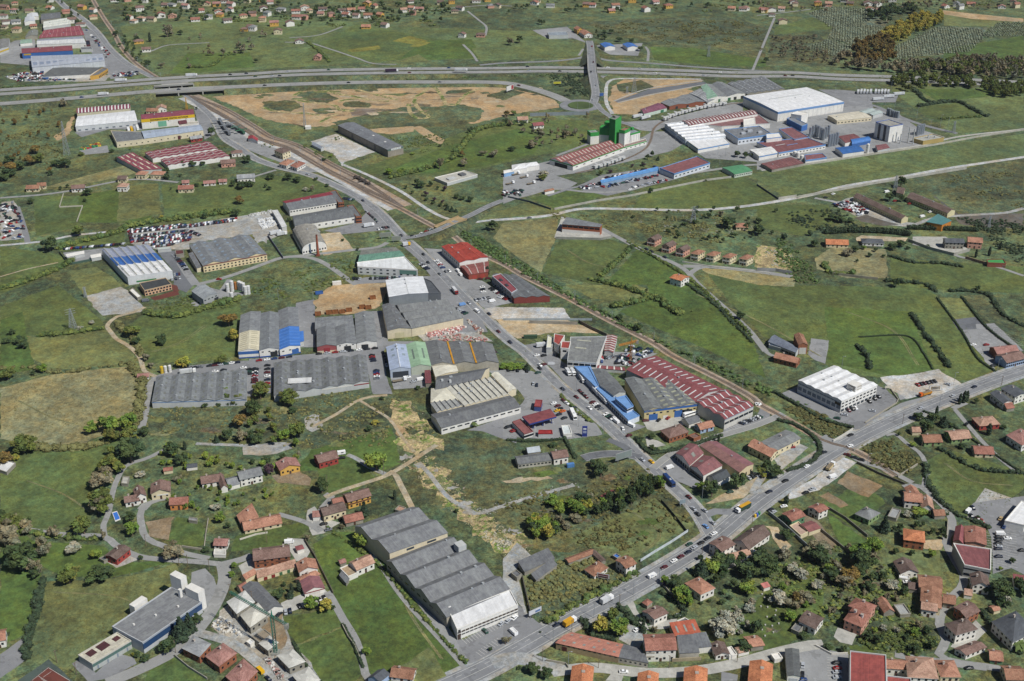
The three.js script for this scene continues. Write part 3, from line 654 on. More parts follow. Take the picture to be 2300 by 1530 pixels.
// o: name,label,cat | q,d,h,y | roof: r,axis,rise,oh,n | wall,roofm | win, door, band, sky, chim
function B(o) {
  const [A, Bp, C, D] = frame(o), y0 = o.y || 0, h = o.h, top = y0 + h, ctr = A.clone().add(Bp).add(C).add(D).multiplyScalar(.25).setY(y0);
  const g = base(ctr), wallM = mat(o.wall || M('wall','#e8e4da')), roofM = mat(o.roof || M('sheet','#8d8f90'));
  const L = (s, t, y) => { const a = A.clone().lerp(Bp, s), b = D.clone().lerp(C, s); const p = a.lerp(b, t); p.y = y; return p; };
  const w = A.distanceTo(Bp), d = Bp.distanceTo(C), rise = o.rise ?? 2, oh = o.oh ?? .3, kind = o.r || 'g';
  const wall = new MB(ctr), roof = new THREE.Group(); roof.name = 'roof';
  const ring = [A, Bp, C, D].map(p => V3(p.x, 0, p.z));
  if (kind === 'f' || kind === 'h' || kind === 'x') {
  let s = 0; for (let i = 0; i < 4; i++) { const a = ring[i], b = ring[(i + 1) % 4]; wall.quad(V3(a.x, y0, a.z), V3(b.x, y0, b.z), V3(b.x, top, b.z), V3(a.x, top, a.z), s, 0); s += a.distanceTo(b); }
  if (kind === 'f') {
  const e = .3, es = e / w, et = e / d, m = new MB(ctr); m.quad(L(es, et, top - .45), L(1 - es, et, top - .45), L(1 - es, 1 - et, top - .45), L(es, 1 - et, top - .45), rr(0,30), rr(0,30)); m.mesh('roof_deck', roofM, roof);
  const pm = mat(o.parapet || wallM), ps = [[-.1 / w, -.1 / d, 1 + .1 / w, et],[-.1 / w, 1 - et, 1 + .1 / w, 1 + .1 / d],[-.1 / w, et, es, 1 - et],[1 - es, et, 1 + .1 / w, 1 - et]];
  for (const [a, b, c, e2] of ps) new MB(ctr).slab(L(a, b, top + .12), L(c, b, top + .12), L(c, e2, top + .12), L(a, e2, top + .12), .7).mesh('parapet', pm, roof);
  } else {
  const os = oh / w, ot = oh / d, long = w >= d, k = o.pyr ? .5 : (long ? d / w : w / d) * .5, a = L(-os, -ot, top), b = L(1 + os, -ot, top), c = L(1 + os, 1 + ot, top), e = L(-os, 1 + ot, top);
  const r1 = long ? L(k, .5, top + rise) : L(.5, k, top + rise), r2 = long ? L(1 - k, .5, top + rise) : L(.5,1 - k, top + rise);
  const F4 = long ? [[a, b, r2, r1],[b, c, r2],[c, e, r1, r2],[e, a, r1]] : [[a, b, r1],[b, c, r2, r1],[c, e, r2],[e, a, r1, r2]];
  for (const f of F4) { const m = new MB(ctr); if (f.length === 4) m.quad(...f, rr(0,12), rr(0,12)); else m.tri(f[0], f[1], f[2],[0,0],[f[0].distanceTo(f[1]), 0],[f[0].distanceTo(f[1]) / 2, f[0].distanceTo(f[2])]); m.mesh('slope', roofM, roof); }
  const m = new MB(ctr); m.slab(a, b, c, e, .18); m.p.splice(0,18); m.u.splice(0,12); m.mesh('eaves', wallM, roof);
  }
  } else {
  const across = o.axis === 'V', prof = (PROFILE[kind])(rise, o.n || 1);            // across V: the ridge runs along U
  const Q = (x, l, y) => across ? L(l, x, y) : L(x, l, y), cw = across ? d : w, lw = across ? w : d, ol = oh / lw;
  const n = prof.length;
  for (let i = 1; i < n; i++) {
  let [xa, ya] = prof[i - 1],[xb, yb] = prof[i]; const sl = (yb - ya) / (xb - xa), face = Math.abs(sl) > rise * 40;
  for (const l of [0,1]) wall.quad(Q(xa, l, y0), Q(xb, l, y0), Q(xb, l, top + yb), Q(xa, l, top + ya), xa * cw, 0);
  let ea = xa, eb = xb; if (i === 1) { ea = -oh / cw; ya += sl * ea; } if (i === n - 1 && !face) { eb = 1 + oh / cw; yb += sl * (eb - xb); }
  const T = .1, m = new MB(ctr); m.slab(Q(ea, -ol, top + ya + T), Q(ea, 1 + ol, top + ya + T), Q(eb, 1 + ol, top + yb + T), Q(eb, -ol, top + yb + T), .22);
  const rm = o.roofs ? mat(o.roofs[(i - 1) % o.roofs.length]) : (face && o.sawface ? mat(o.sawface) : roofM);
  m.mesh('slope', rm, roof);
  if (o.sky && !face && (!o.sky.only || o.sky.only.includes(i - 1))) {
  const S = o.sky, sm = mat(S.m || M('metal','#d8dcd8',.5)), cols = S.n, hw = S.w / 2 / lw;
  for (let c = 0; c < cols; c++) for (const [fa, fb] of S.rows || [[S.a ?? .15, S.b ?? .85]]) {
  const l = S.at ? S.at[c] : (c + .5) / cols, x1 = ea + (eb - ea) * fa, x2 = ea + (eb - ea) * fb, z1 = top + ya + (yb - ya) * fa + T + .09, z2 = top + ya + (yb - ya) * fb + T + .09;
  new MB(ctr).slab(Q(x1, l - hw, z1), Q(x1, l + hw, z1), Q(x2, l + hw, z2), Q(x2, l - hw, z2), .14).mesh('skylight', sm, roof);
  }
  }
  }
  for (const x of [0,1]) { const y = prof[x ? n - 1 : 0][1]; wall.quad(Q(x, 0, y0), Q(x, 1, y0), Q(x, 1, top + y), Q(x, 0, top + y)); }
  if (w * d > 500 && !o.novent) for (let i = 1; i < n - 1; i++) if (prof[i][1] > 0 && prof[i][1] > prof[i + 1][1]) for (let k = 0; k < 2; k++) if (rnd() < .8) { const q = Q(prof[i][0] + rr(-.05,.05) / n, rr(.12,.9), 0); piece(roof, 'roof_vent', rnd() < .5 ? UBOX : UCYL6, M('metal','#b9bdbe',.6), q.x - ctr.x, h + prof[i][1] + .3, q.z - ctr.z, .8,.9,.8, rr(0,3)); }
  if (o.ridge) for (let i = 1; i < n - 1; i++) if (prof[i][1] > prof[i - 1][1] && prof[i][1] >= prof[i + 1][1] * .99) { const y = top + prof[i][1] + .24, e = .32 / cw; new MB(ctr).slab(Q(prof[i][0] - e, -ol, y), Q(prof[i][0] - e, 1 + ol, y), Q(prof[i][0] + e, 1 + ol, y), Q(prof[i][0] + e, -ol, y), .2).mesh('ridge_cap', mat(o.ridge), roof); }
  }
  wall.mesh('wall', wallM, g); g.add(roof);
  const FACES = {F: [A, Bp], R: [Bp, C], K: [C, D], L: [D, A]};
  const onFace = (f, pos, y, ww, hh, m, name, parent = g, t = .18) => { const [a, b] = FACES[f], p = a.clone().lerp(b, pos), dx = b.x - a.x, dz = b.z - a.z; return box(parent, name, m, p.x - ctr.x, y, p.z - ctr.z, ww, hh, t, Math.atan2(-dz, dx)); };
  const vis = f => { const [a, b] = FACES[f]; return facesCam(a, b, ctr.clone().setY(0)); };
  let win = o.win;
  if (win === 'auto') { const rows = Math.max(1, Math.floor((h + .4) / 2.8)); win = []; for (const f of ['F','R','L']) { const len = FACES[f][0].distanceTo(FACES[f][1]); if (vis(f)) win.push([f, Math.max(1, Math.min(5, Math.round(len / 3.3))), 1.15,1.25, h / rows * .36, rows, h / rows]); }}
  for (const [f, cols, ww, hh, sill, rows = 1, step = 3, m = glass, nm = 'window', from = 0, to = 1] of win || []) {
  if (!vis(f)) continue;
  for (let r = 0; r < rows; r++) for (let c = 0; c < cols; c++) {
  const pos = from + (to - from) * (c + .5) / cols; if (win.skipDoor && r === 0 && c === win.skipDoor) continue;
  const wd = onFace(f, pos, sill + r * step + hh / 2, ww, hh, mat(m), nm);
  }
  }
  for (const [f, pos, ww, hh, m, nm = 'door', sill = 0] of o.door || []) onFace(f, pos, sill + hh / 2 + .02, ww, hh, mat(m), nm, g, .26);
  for (const [f, yb, hh, m, nm = 'fascia', from = 0, to = 1] of o.band || []) { const [a, b] = FACES[f]; onFace(f, (from + to) / 2, yb + hh / 2, a.distanceTo(b) * (to - from) + .12, hh, mat(m), nm, g, .22); }
  for (const [s, t, dy = 1.1, sz = .8, cm] of o.chim || []) {
  const p = L(s, t, 0), ry = Math.atan2(-(Bp.z - A.z), Bp.x - A.x), ch = box(roof, 'chimney', mat(cm || M('wall','#d8d0c4')), p.x - ctr.x, h + dy * .5 + rise * .25, p.z - ctr.z, sz, dy + rise * .9, sz, ry);
  box(roof, 'chimney_cap', M('wall','#b8aca0'), p.x - ctr.x, h + dy + rise * .75, p.z - ctr.z, sz * 1.35,.18, sz * 1.35, ry);
  }
  for (const [s, t, ww, hh, dd, m, nm = 'roof_unit', yy = 0] of o.units || []) { const p = L(s, t, 0); box(g, nm, mat(m || M('metal','#c8ccd0',.6)), p.x - ctr.x, h + yy + hh / 2, p.z - ctr.z, ww, hh, dd, Math.atan2(-(Bp.z - A.z), Bp.x - A.x)); }
  g.userData.L = undefined; put(g, o.name || 'warehouse', o.label, o.cat || 'warehouse', o.group);
  return { g, L, onFace, w, d, ctr, roof, FACES };
}
const TILE = {o:['tile','#be8a70'], r:['tile','#aa7462'], b:['tile','#8f7266'], d:['tile','#7a665c'], l:['tile','#c49c84'], g:['sheet','#8b8d8c'], k:['sheet','#5d6166'], p:['tile','#b38478'], n:['tile','#d4895e'], m:['sheet','#9a5a5a'], s:['sheet','#a3a5a5'], x:['tile','#a87a60']};
const WALL = {w:['wall','#f2efe6'], c:['wall','#e6d9b4'], y:['wall','#e0b25a'], b:['brick','#b3714f'], o:['wall','#d98f4e'], r:['wall','#a8453c'], p:['wall','#d9a48e'], g:['wall','#c4c4bd'], n:['wall','#8fa870'], s:['conc','#a8a396'], u:['wall','#a9bedb'], e:['wall','#5e8a66']};
// a dwelling: front eave marks, depth, eave height, roof shape, wall and roof finish
function H(q, d, h, r, wl, rf, label, o = {}) {
  const two = r === 'gv' ? {r:'g', axis:'V'} : r === 'g' ? {r:'g', axis:'U'} : r === 'mv' ? {r:'m', axis:'V'} : r === 'm' ? {r:'w', axis:'U'} : { r };
  const b = B({name:'house', cat:'house', label, q, d, h, wall: WALL[wl], roof: TILE[rf], oh:.55, rise: o.rise ?? Math.min(2.6,1.1 + d * .13), win:'auto', chim: r === 'f' ? [] : [[.3,.62]], door:[['F',.5,1.2,2.1,['wall','#5a4032']]],...two, ...o });
  return b;
}

// ---------------------------------------------------------------- foliage
function leafBall(rad, n, lobes, col, opts = {}) {
  const pos = [], cols = []; const c = new THREE.Color();
  const tri = (a, b, d, k) => { for (const p of [a, b, d]) pos.push(p.x, p.y, p.z); for (let i = 0; i < 3; i++) cols.push(c.r * k[0], c.g * k[1], c.b * k[2]); };
  const tone = () => { const v = rr(.78,1.25), w = rr(-.09,.09); return [v * (1 + w), v, v * (1 - w)]; };
  for (const [x, y, z, r] of lobes) {
  c.set(Array.isArray(col) ? col[Math.floor(rnd() * col.length)] : col); const base = tone();
  const ico = new THREE.IcosahedronGeometry(r * .8,1), ip = ico.attributes.position, mem = new Map(), V = [];
  for (let i = 0; i < ip.count; i++) { const k = ip.getX(i).toFixed(2) + ip.getY(i).toFixed(2) + ip.getZ(i).toFixed(2); if (!mem.has(k)) mem.set(k, rr(.72,1.12)); const f = mem.get(k); V.push(V3(x + ip.getX(i) * f, y + ip.getY(i) * f * (opts.flat || .92), z + ip.getZ(i) * f)); }
  for (let i = 0; i < V.length; i += 3) { const t = tone(); tri(V[i], V[i + 1], V[i + 2], base.map((b, k) => b * t[k])); }
  for (let i = 0; i < n; i++) {
  const th = rr(0,6.283), ph = Math.acos(rr(-.75,1)), q = r * rr(.72,1.08), o = V3(x + q * Math.sin(ph) * Math.cos(th), y + q * Math.cos(ph) * (opts.flat || .92), z + q * Math.sin(ph) * Math.sin(th));
  const s = (opts.leaf || .5) * rr(.6,1.3), a = V3(rr(-1,1), rr(-1,1), rr(-1,1)).normalize().multiplyScalar(s), b = V3(rr(-1,1), rr(-1,1), rr(-1,1)).normalize().multiplyScalar(s), t = tone().map((v, k) => v * base[k]);
  tri(o.clone().sub(a), o.clone().add(b), o.clone().add(a), t); if (!opts.thin) tri(o.clone().sub(a), o.clone().add(a), o.clone().sub(b), t);
  }
  }
  const g = new THREE.BufferGeometry(); g.setAttribute('position', new THREE.Float32BufferAttribute(pos, 3)); g.setAttribute('color', new THREE.Float32BufferAttribute(cols, 3)); g.computeVertexNormals(); return g;
}
const bark = M('wall','#7c6c5c');
function limb(a, b, ra, rb) { const d = b.clone().sub(a), L = d.length(), g = new THREE.CylinderGeometry(rb, ra, L, 6,1, true); g.translate(0, L / 2,0); g.applyQuaternion(new THREE.Quaternion().setFromUnitVectors(V3(0,1,0), d.normalize())); g.translate(a.x, a.y, a.z); return g; }
// prototypes are 10 m tall with a crown about 8 m wide
function broadTrunk() { const t = [limb(V3(0,-.3,0), V3(0,3.6,0), .34,.24)]; for (let i = 0; i < 6; i++) { const a = i * 1.05 + rr(-.2,.2); t.push(limb(V3(0, rr(2,3.5), 0), V3(Math.cos(a) * rr(1.6,2.6), rr(4.8,7.5), Math.sin(a) * rr(1.6,2.6)), .16,.05)); } return mergeGeometries(t); }
function crownLobes(n, R, y0, y1) { const o = [[0, (y0 + y1) / 2,0, R * .62]]; for (let i = 0; i < n; i++) { const a = i * 2.4 + rr(-.4,.4), k = rr(.35,.95), y = y0 + (y1 - y0) * rnd(), e = Math.sqrt(Math.max(.15,1 - Math.pow((y - (y0 + y1) / 2) / (y1 - y0) * 1.7,2))); o.push([Math.cos(a) * R * k * e, y, Math.sin(a) * R * k * e, R * rr(.26,.42)]); } return o; }
const PROTO = {};
function proto(kind, i, make) { (PROTO[kind] = PROTO[kind] || [])[i] = make(); }
const KIND = {
  oak:['#5f6a2c','#556128','#6b6c2e'], fresh:['#6c7d30','#627a2c','#77822f'], dark:['#3e4f2a','#37492a','#475529'], yellow:['#8a8a30','#838434','#92893a'], bare:['#7a735a','#6f6b52','#837a5e'], blossom:['#908f7c','#7d806a','#9c9a88'], purple:['#4a3540','#52383f','#43303a'], rust:['#75602e','#6b5f30','#7d6a32'],
};
for (const k in KIND) for (let i = 0; i < 3; i++) proto(k, i, () => ({trunk: broadTrunk(), crown: leafBall(4, k === 'bare' ? 60 : 62, crownLobes(k === 'bare' ? 10 : 13,3.7,3.6,8.6), KIND[k],{leaf: k === 'bare' ? .42 : .5}) }));
for (let i = 0; i < 2; i++) {
  proto('conifer', i, () => { const lobes = []; for (let y = 1.2; y < 9.6; y += .62) { const R = (9.9 - y) * .34, n = Math.max(1, Math.round(R * 3)); for (let k = 0; k < n; k++) { const a = k / n * 6.28 + rr(0,1); lobes.push([Math.cos(a) * R * .7, y + rr(-.2,.2), Math.sin(a) * R * .7, Math.max(.3, R * .42)]); }} return {trunk: limb(V3(0,-.3,0), V3(0,8,0), .3,.08), crown: leafBall(3,10, lobes, ['#2f402a','#34452c','#293a28'],{leaf:.45}) }; });
  proto('cypress', i, () => { const lobes = []; for (let y = .6; y < 9.4; y += .5) { const R = 1.25 * Math.sin(Math.min(1, (9.9 - y) / 5) * 1.57) * Math.min(1,.5 + y / 3); for (let k = 0; k < 3; k++) { const a = k * 2.1 + y; lobes.push([Math.cos(a) * R * .5, y, Math.sin(a) * R * .5, R * .62]); }} return {trunk: limb(V3(0,-.3,0), V3(0,3,0), .2,.1), crown: leafBall(3,12, lobes, ['#2c3a26','#33412a','#26341f'],{leaf:.3}) }; });
}
proto('palm',0, () => { const gs = []; const cols = []; for (let i = 0; i < 26; i++) { const a = i * 2.4, up = rr(.1,1), L = rr(3.2,4.4), p = []; for (let k = 0; k <= 5; k++) { const t = k / 5; p.push(V3(Math.cos(a) * L * t * (1 - up * .25), 6 + up * 3 * t - 3.4 * t * t, Math.sin(a) * L * t * (1 - up * .25))); } const mb = new MB(); for (let k = 1; k <= 5; k++) { const n = V3(-Math.sin(a), 0, Math.cos(a)).multiplyScalar(.5 * Math.sin(Math.PI * (k / 6 + .05))); const n0 = V3(-Math.sin(a), 0, Math.cos(a)).multiplyScalar(.5 * Math.sin(Math.PI * ((k - 1) / 6 + .05))); mb.quad(p[k - 1].clone().sub(n0), p[k - 1].clone().add(n0), p[k].clone().add(n), p[k].clone().sub(n)); } const g = mb.geo(); g.deleteAttribute('uv'); const c = new THREE.Color('#5a6b34'), v = rr(.8,1.2), ca = []; for (let k = 0; k < g.attributes.position.count; k++) ca.push(c.r * v, c.g * v, c.b * v); g.setAttribute('color', new THREE.Float32BufferAttribute(ca, 3)); gs.push(g); } return {trunk: limb(V3(0,-.3,0), V3(0,6.2,0), .45,.35), crown: mergeGeometries(gs) }; });
function treeAt(p, hgt, wide, kind, label, group) {
  const set = PROTO[kind], pr = set[Math.floor(rnd() * set.length)], g = base(p);
  const wk = kind === 'conifer' ? 6.4 : kind === 'cypress' ? 2.6 : 8;
  const big = hgt > 4.2 && kind !== 'cypress' && kind !== 'palm' ? 1.16 : 1; g.rotation.y = rr(0,6.28); g.scale.set(wide / wk * big, hgt / 10 * big, wide / wk * big * rr(.85,1.15));
  const t = new THREE.Mesh(pr.trunk, bark), c = new THREE.Mesh(pr.crown, leafMat); t.name = 'trunk'; c.name = 'crown'; g.add(t, c);
  if (hgt <= 4.2 && kind !== 'conifer' && kind !== 'palm') return put(g, 'round_bush', label.replace(/ tree /, ' bush '), 'bush', group && group.replace(/^trees/, 'bushes'));  // low trees and bushes alike get the bush name
  return put(g, kind === 'bare' || kind === 'purple' || kind === 'rust' || kind === 'yellow' ? {bare:'bare_tree', purple:'plum_tree', rust:'russet_tree', yellow:'willow_tree'}[kind] : kind === 'conifer' ? 'conifer_tree' : kind === 'cypress' ? 'cypress_tree' : kind === 'palm' ? 'palm_tree' : kind === 'blossom' ? 'blossom_tree' : 'broadleaf_tree', label, 'tree', group);  // yellow kind: yellow-green trees of no known species
}
// trees from survey marks: foot of the trunk, height, width
const T = (x, y, hgt, wide, kind, label, group) => treeAt(P(x, y), hgt, wide, kind, label, group);
// bushy lines: many leaf clumps along a path, one mesh per hedge
const CLUMP = {}; for (const [k, c] of Object.entries({green:['#525f2c','#48582a','#5d682f'], dark:['#33432a','#2d3c26','#3b4a2c'], olive:['#646338','#5a5c34','#6f6a3c'], brown:['#6a5f48','#5d5642','#756a50'], grey:['#6c7058','#62684f','#777a60']})) CLUMP[k] = [0,1,2,3].map(() => leafBall(1,10,[[0,.45,0,.62],[rr(-.3,.3), .6, rr(-.3,.3), .45]], c, {leaf:.26, thin: true }));
function hedge(arr, wide, tall, kind, label, o = {}) {
  const list = Array.isArray(arr) && typeof arr[0] === 'number' ? pts(arr) : arr, path = smooth(list, Math.max(.55, wide * .42)), ctr = path[Math.floor(path.length / 2)].clone(), gs = [];
  for (const p of path) for (let k = 0; k < (o.k || (wide > 2.5 ? 2 : 1)); k++) {
  if (o.gap && rnd() < o.gap) continue;
  const big = o.clip ? rr(.85,1.15) : .55 + 1.25 * Math.pow(rnd(), 1.6), c = CLUMP[kind][Math.floor(rnd() * 4)].clone(), s = wide * big * 1.2, t = tall * (o.clip ? rr(.94,1.04) : big * rr(.8,1.25)), sp = o.clip ? .08 : .6;
  c.applyMatrix4(new THREE.Matrix4().compose(V3(p.x - ctr.x + rr(-sp, sp) * wide, 0, p.z - ctr.z + rr(-sp, sp) * wide), new THREE.Quaternion().setFromAxisAngle(V3(0,1,0), rr(0,6.28)), V3(s, t, s))); gs.push(c);
  }
  if (!gs.length) return; const m = new THREE.Mesh(mergeGeometries(gs), leafMat); m.position.copy(ctr); return put(m, 'hedge', label, 'hedge', o.group);
}
function inPoly(p, poly) { let c = false; for (let i = 0, j = poly.length - 1; i < poly.length; j = i++) { const a = poly[i], b = poly[j]; if ((a.z > p.z) !== (b.z > p.z) && p.x < (b.x - a.x) * (p.z - a.z) / (b.z - a.z) + a.x) c = !c; } return c; }
function scatter(arr, n, fn) { const poly = pts(arr), bx = new THREE.Box3().setFromPoints(poly); let k = 0, guard = 0; while (k < n && guard++ < n * 30) { const p = V3(rr(bx.min.x, bx.max.x), 0, rr(bx.min.z, bx.max.z)); if (inPoly(p, poly)) { fn(p, k); k++; }}}
function instances(geo, material, list, name, label, category) {
  const im = new THREE.InstancedMesh(geo, material, list.length), q = new THREE.Quaternion(), up = V3(0,1,0);
  list.forEach(([p, s, t, c], i) => { im.setMatrixAt(i, new THREE.Matrix4().compose(p, q.setFromAxisAngle(up, rnd() * 6.28), V3(s, t, s))); if (c) im.setColorAt(i, c); });
  im.castShadow = im.receiveShadow = true; return stuff(im, name, label, category);
}
function scrub(arr, n, smin, smax, kind, label) {
  const l = [], poly = pts(arr); let k = 0, c = null;
  scatter(arr, Math.ceil(n / 9), q => { for (let i = 0; i < 12; i++) { const r = Math.pow(rnd(), .7) * (3 + smax * 1.6), t = rr(0,6.28), p = V3(q.x + Math.cos(t) * r, 0, q.z + Math.sin(t) * r); if (!inPoly(p, poly)) continue; const s = smin + (smax - smin) * Math.pow(rnd(), 1.8), v = rr(.7,1.3), w = rr(-.12,.12); l.push([p, s, s * rr(.35,.8), new THREE.Color(v * (1 + w), v, v * (1 - w))]); }});
  return instances(CLUMP[kind][Math.floor(rnd() * 4)], leafMat, l, 'scrub', label, 'scrub');
}
function wood(arr, n, h0, h1, kind, label) { const l = []; scatter(arr, n, p => { const h = rr(h0, h1); const v = rr(.75,1.3), w2 = rr(-.1,.1); l.push([p, h / 10 * rr(.75,1.1), h / 10, new THREE.Color(v * (1 + w2), v, v * (1 - w2))]); }); return instances(PROTO[kind][Math.floor(rnd() * PROTO[kind].length)].crown, leafMat, l, 'woodland', label, 'woodland'); }

// ---------------------------------------------------------------- walls, fences, poles
function wallLine(arr, tall, thick, m, label, name = 'boundary_wall', cat = 'wall', coping) {
  const path = pts(arr), ctr = path[Math.floor(path.length / 2)].clone(), g = base(ctr);
  for (let i = 1; i < path.length; i++) {
  const a = path[i - 1], b = path[i], n = perp(a, b).multiplyScalar(thick / 2), q = (p, s, y) => V3(p.x + n.x * s, y, p.z + n.z * s);
  new MB(ctr).slab(q(a, -1, tall), q(b, -1, tall), q(b, 1, tall), q(a, 1, tall), tall).mesh('wall_section', mat(m), g);
  if (coping) new MB(ctr).slab(q(a, -1.25, tall + .12), q(b, -1.25, tall + .12), q(b, 1.25, tall + .12), q(a, 1.25, tall + .12), .12).mesh('coping', mat(coping), g);
  }
  return put(g, name, label, cat);
}
const galv = M('metal','#a9b0b2',.5), woodPole = M('wall','#8a7a66');
function pole(x, y, tall, label, kind = 'lamp') {
  const g = base(P(x, y));
  if (kind === 'lamp') { piece(g, 'post', UCYL6, galv, 0, tall / 2,0,.12, tall, .12); const a = box(g, 'lamp_arm', galv, .7, tall, 0,1.6,.1,.1); box(g, 'lamp_head', M('metal','#d0d4d4',.5), 1.5, tall - .03,0,.8,.16,.35); put(g, 'street_lamp', label, 'street lamp'); }
  else if (kind === 'wood') { piece(g, 'post', UCYL6, woodPole, 0, tall / 2,0,.15, tall, .15); box(g, 'crossarm', woodPole, 0, tall - .4,0,1.6,.14,.14, rr(0,3)); put(g, 'utility_pole', label, 'utility pole'); }
  else if (kind === 'catenary') { piece(g, 'mast', UCYL6, galv, 0, tall / 2,0,.16, tall, .16); box(g, 'cantilever', galv, 1.6, tall - .8,0,3.4,.14,.14,.6); put(g, 'catenary_mast', label, 'mast'); }
  return g;
}
function pylon(x, y, tall, bw, label, m = galv, arms = 3, name = 'lattice_pylon') {
  const c = P(x, y), g = base(c), legs = [[-1,-1],[1,-1],[1,1],[-1,1]], at = (k, t) => V3(legs[k][0] * bw / 2 * (1 - t * .86), tall * t, legs[k][1] * bw / 2 * (1 - t * .86));
  for (let k = 0; k < 4; k++) { const m2 = new THREE.Mesh(limb(at(k, 0), at(k, 1), .16,.12), m); m2.name = 'leg'; g.add(m2); }
  const br = []; const N = 9; for (let i = 0; i < N; i++) { const t0 = 1 - Math.pow(1 - i / N, 1.1), t1 = 1 - Math.pow(1 - (i + 1) / N, 1.1); for (let k = 0; k < 4; k++) { const j = (k + 1) % 4; br.push(limb(at(k, t0), at(j, t1), .08,.08), limb(at(j, t0), at(k, t1), .08,.08)); }}
  const b = new THREE.Mesh(mergeGeometries(br), m); b.name = 'bracing'; g.add(b);
  for (let i = 0; i < arms; i++) box(g, 'crossarm', m, 0, tall * (.97 - i * .1), 0, bw * 1.5,.18,.22,.5);
  return put(g, name, label, 'pylon');
}

// ---------------------------------------------------------------- vehicles (x forward, base at the wheels)
function carGeo() {
  const sec = (list, w, inset) => { const s = new THREE.Shape(list.map(p => new THREE.Vector2(...p))); const g = new THREE.ExtrudeGeometry(s, {depth: w, bevelEnabled: true, bevelThickness: inset, bevelSize: inset * .7, bevelSegments:1}); g.translate(0,0,-w / 2); return g.toNonIndexed ? g : g; };
  const body = sec([[-2.1,.3],[2.05,.3],[2.15,.6],[1.95,.82],[1.0,.95],[-1.75,.98],[-2.1,.85]],1.5,.12);
  const cab = sec([[-1.7,.95],[1.05,.93],[.35,1.38],[-1.15,1.42]],1.25,.1);
  const roof = sec([[-1.15,1.42],[.35,1.4],[.3,1.47],[-1.05,1.49]],1.2,.06);
  return {body: mergeGeometries([body, roof]), cab };
}
const CAR = carGeo(), WHEEL = new THREE.CylinderGeometry(.31,.31,.22,10).rotateX(Math.PI / 2), tyre = M('','#202224',.8), carGlass = M('','#161c22',.35);
const PAINT = {white:'#e9e9e6', silver:'#a9adb1', grey:'#6d7176', black:'#1a1c1f', dark:'#23282f', blue:'#27406f', navy:'#1b2438', red:'#8e2020', maroon:'#571d22', green:'#27493c', yellow:'#d9a920', orange:'#c9601e', tan:'#b39b70', lightblue:'#6f97c8'};
const paint = c => M('', PAINT[c] || c, .42);
const COLN = {dark:'dark grey', lightblue:'light blue'};
let nCars = 0;
function carAt(p, ry, col, place, type = 'car', detail = true) {
  nCars++; const g = base(V3(p.x, .17 + p.y, p.z)); g.rotation.y = ry; const pm = paint(col);
  const add = (geo, m, n) => { const k = new THREE.Mesh(geo, m); k.name = n; g.add(k); return k; };
  if (type === 'car') { add(CAR.body, pm, 'body'); add(CAR.cab, carGlass, 'windows'); if (detail) for (const [x, z] of [[1.3,.76],[1.3,-.76],[-1.3,.76],[-1.3,-.76]]) { const k = add(WHEEL, tyre, 'wheel'); k.position.set(x, .31, z); }}
  else if (type === 'van') { box(g, 'body', pm, -.3,1.25,0,4.6,1.75,1.95); box(g, 'bonnet', pm, 2.3,.8,0,.9,.85,1.85); box(g, 'windscreen', carGlass, 2.03,1.6,0,.2,.75,1.7,0,0,.35); for (const [x, z] of [[1.7,.9],[1.7,-.9],[-1.7,.9],[-1.7,-.9]]) { const k = add(WHEEL, tyre, 'wheel'); k.position.set(x, .33, z); }}
  else if (type === 'caravan') { box(g, 'body', pm, 0,1.45,0,5,2,2.1); box(g, 'window', carGlass, .4,1.75,1.06,1.6,.6,.04); add(WHEEL, tyre, 'wheel').position.set(0,.33,.95); add(WHEEL, tyre, 'wheel').position.set(0,.33,-.95); box(g, 'tow_bar', galv, 3,.5,0,1.2,.1,.1); }
  const cn = COLN[col] || col; return put(g, type === 'van' ? 'van' : type === 'caravan' ? 'caravan' : 'car', `${cn} ${type} ${place}`, type, `${type}s ${place}`);
}
const dirOf = (a, b) => Math.atan2(-(b.z - a.z), b.x - a.x);
// one vehicle from survey marks: place and a second mark towards its front
function car(x, y, x2, y2, col, place, type) { const a = P(x, y), b = P(x2, y2); return carAt(a, dirOf(a, b), col, place, type); }
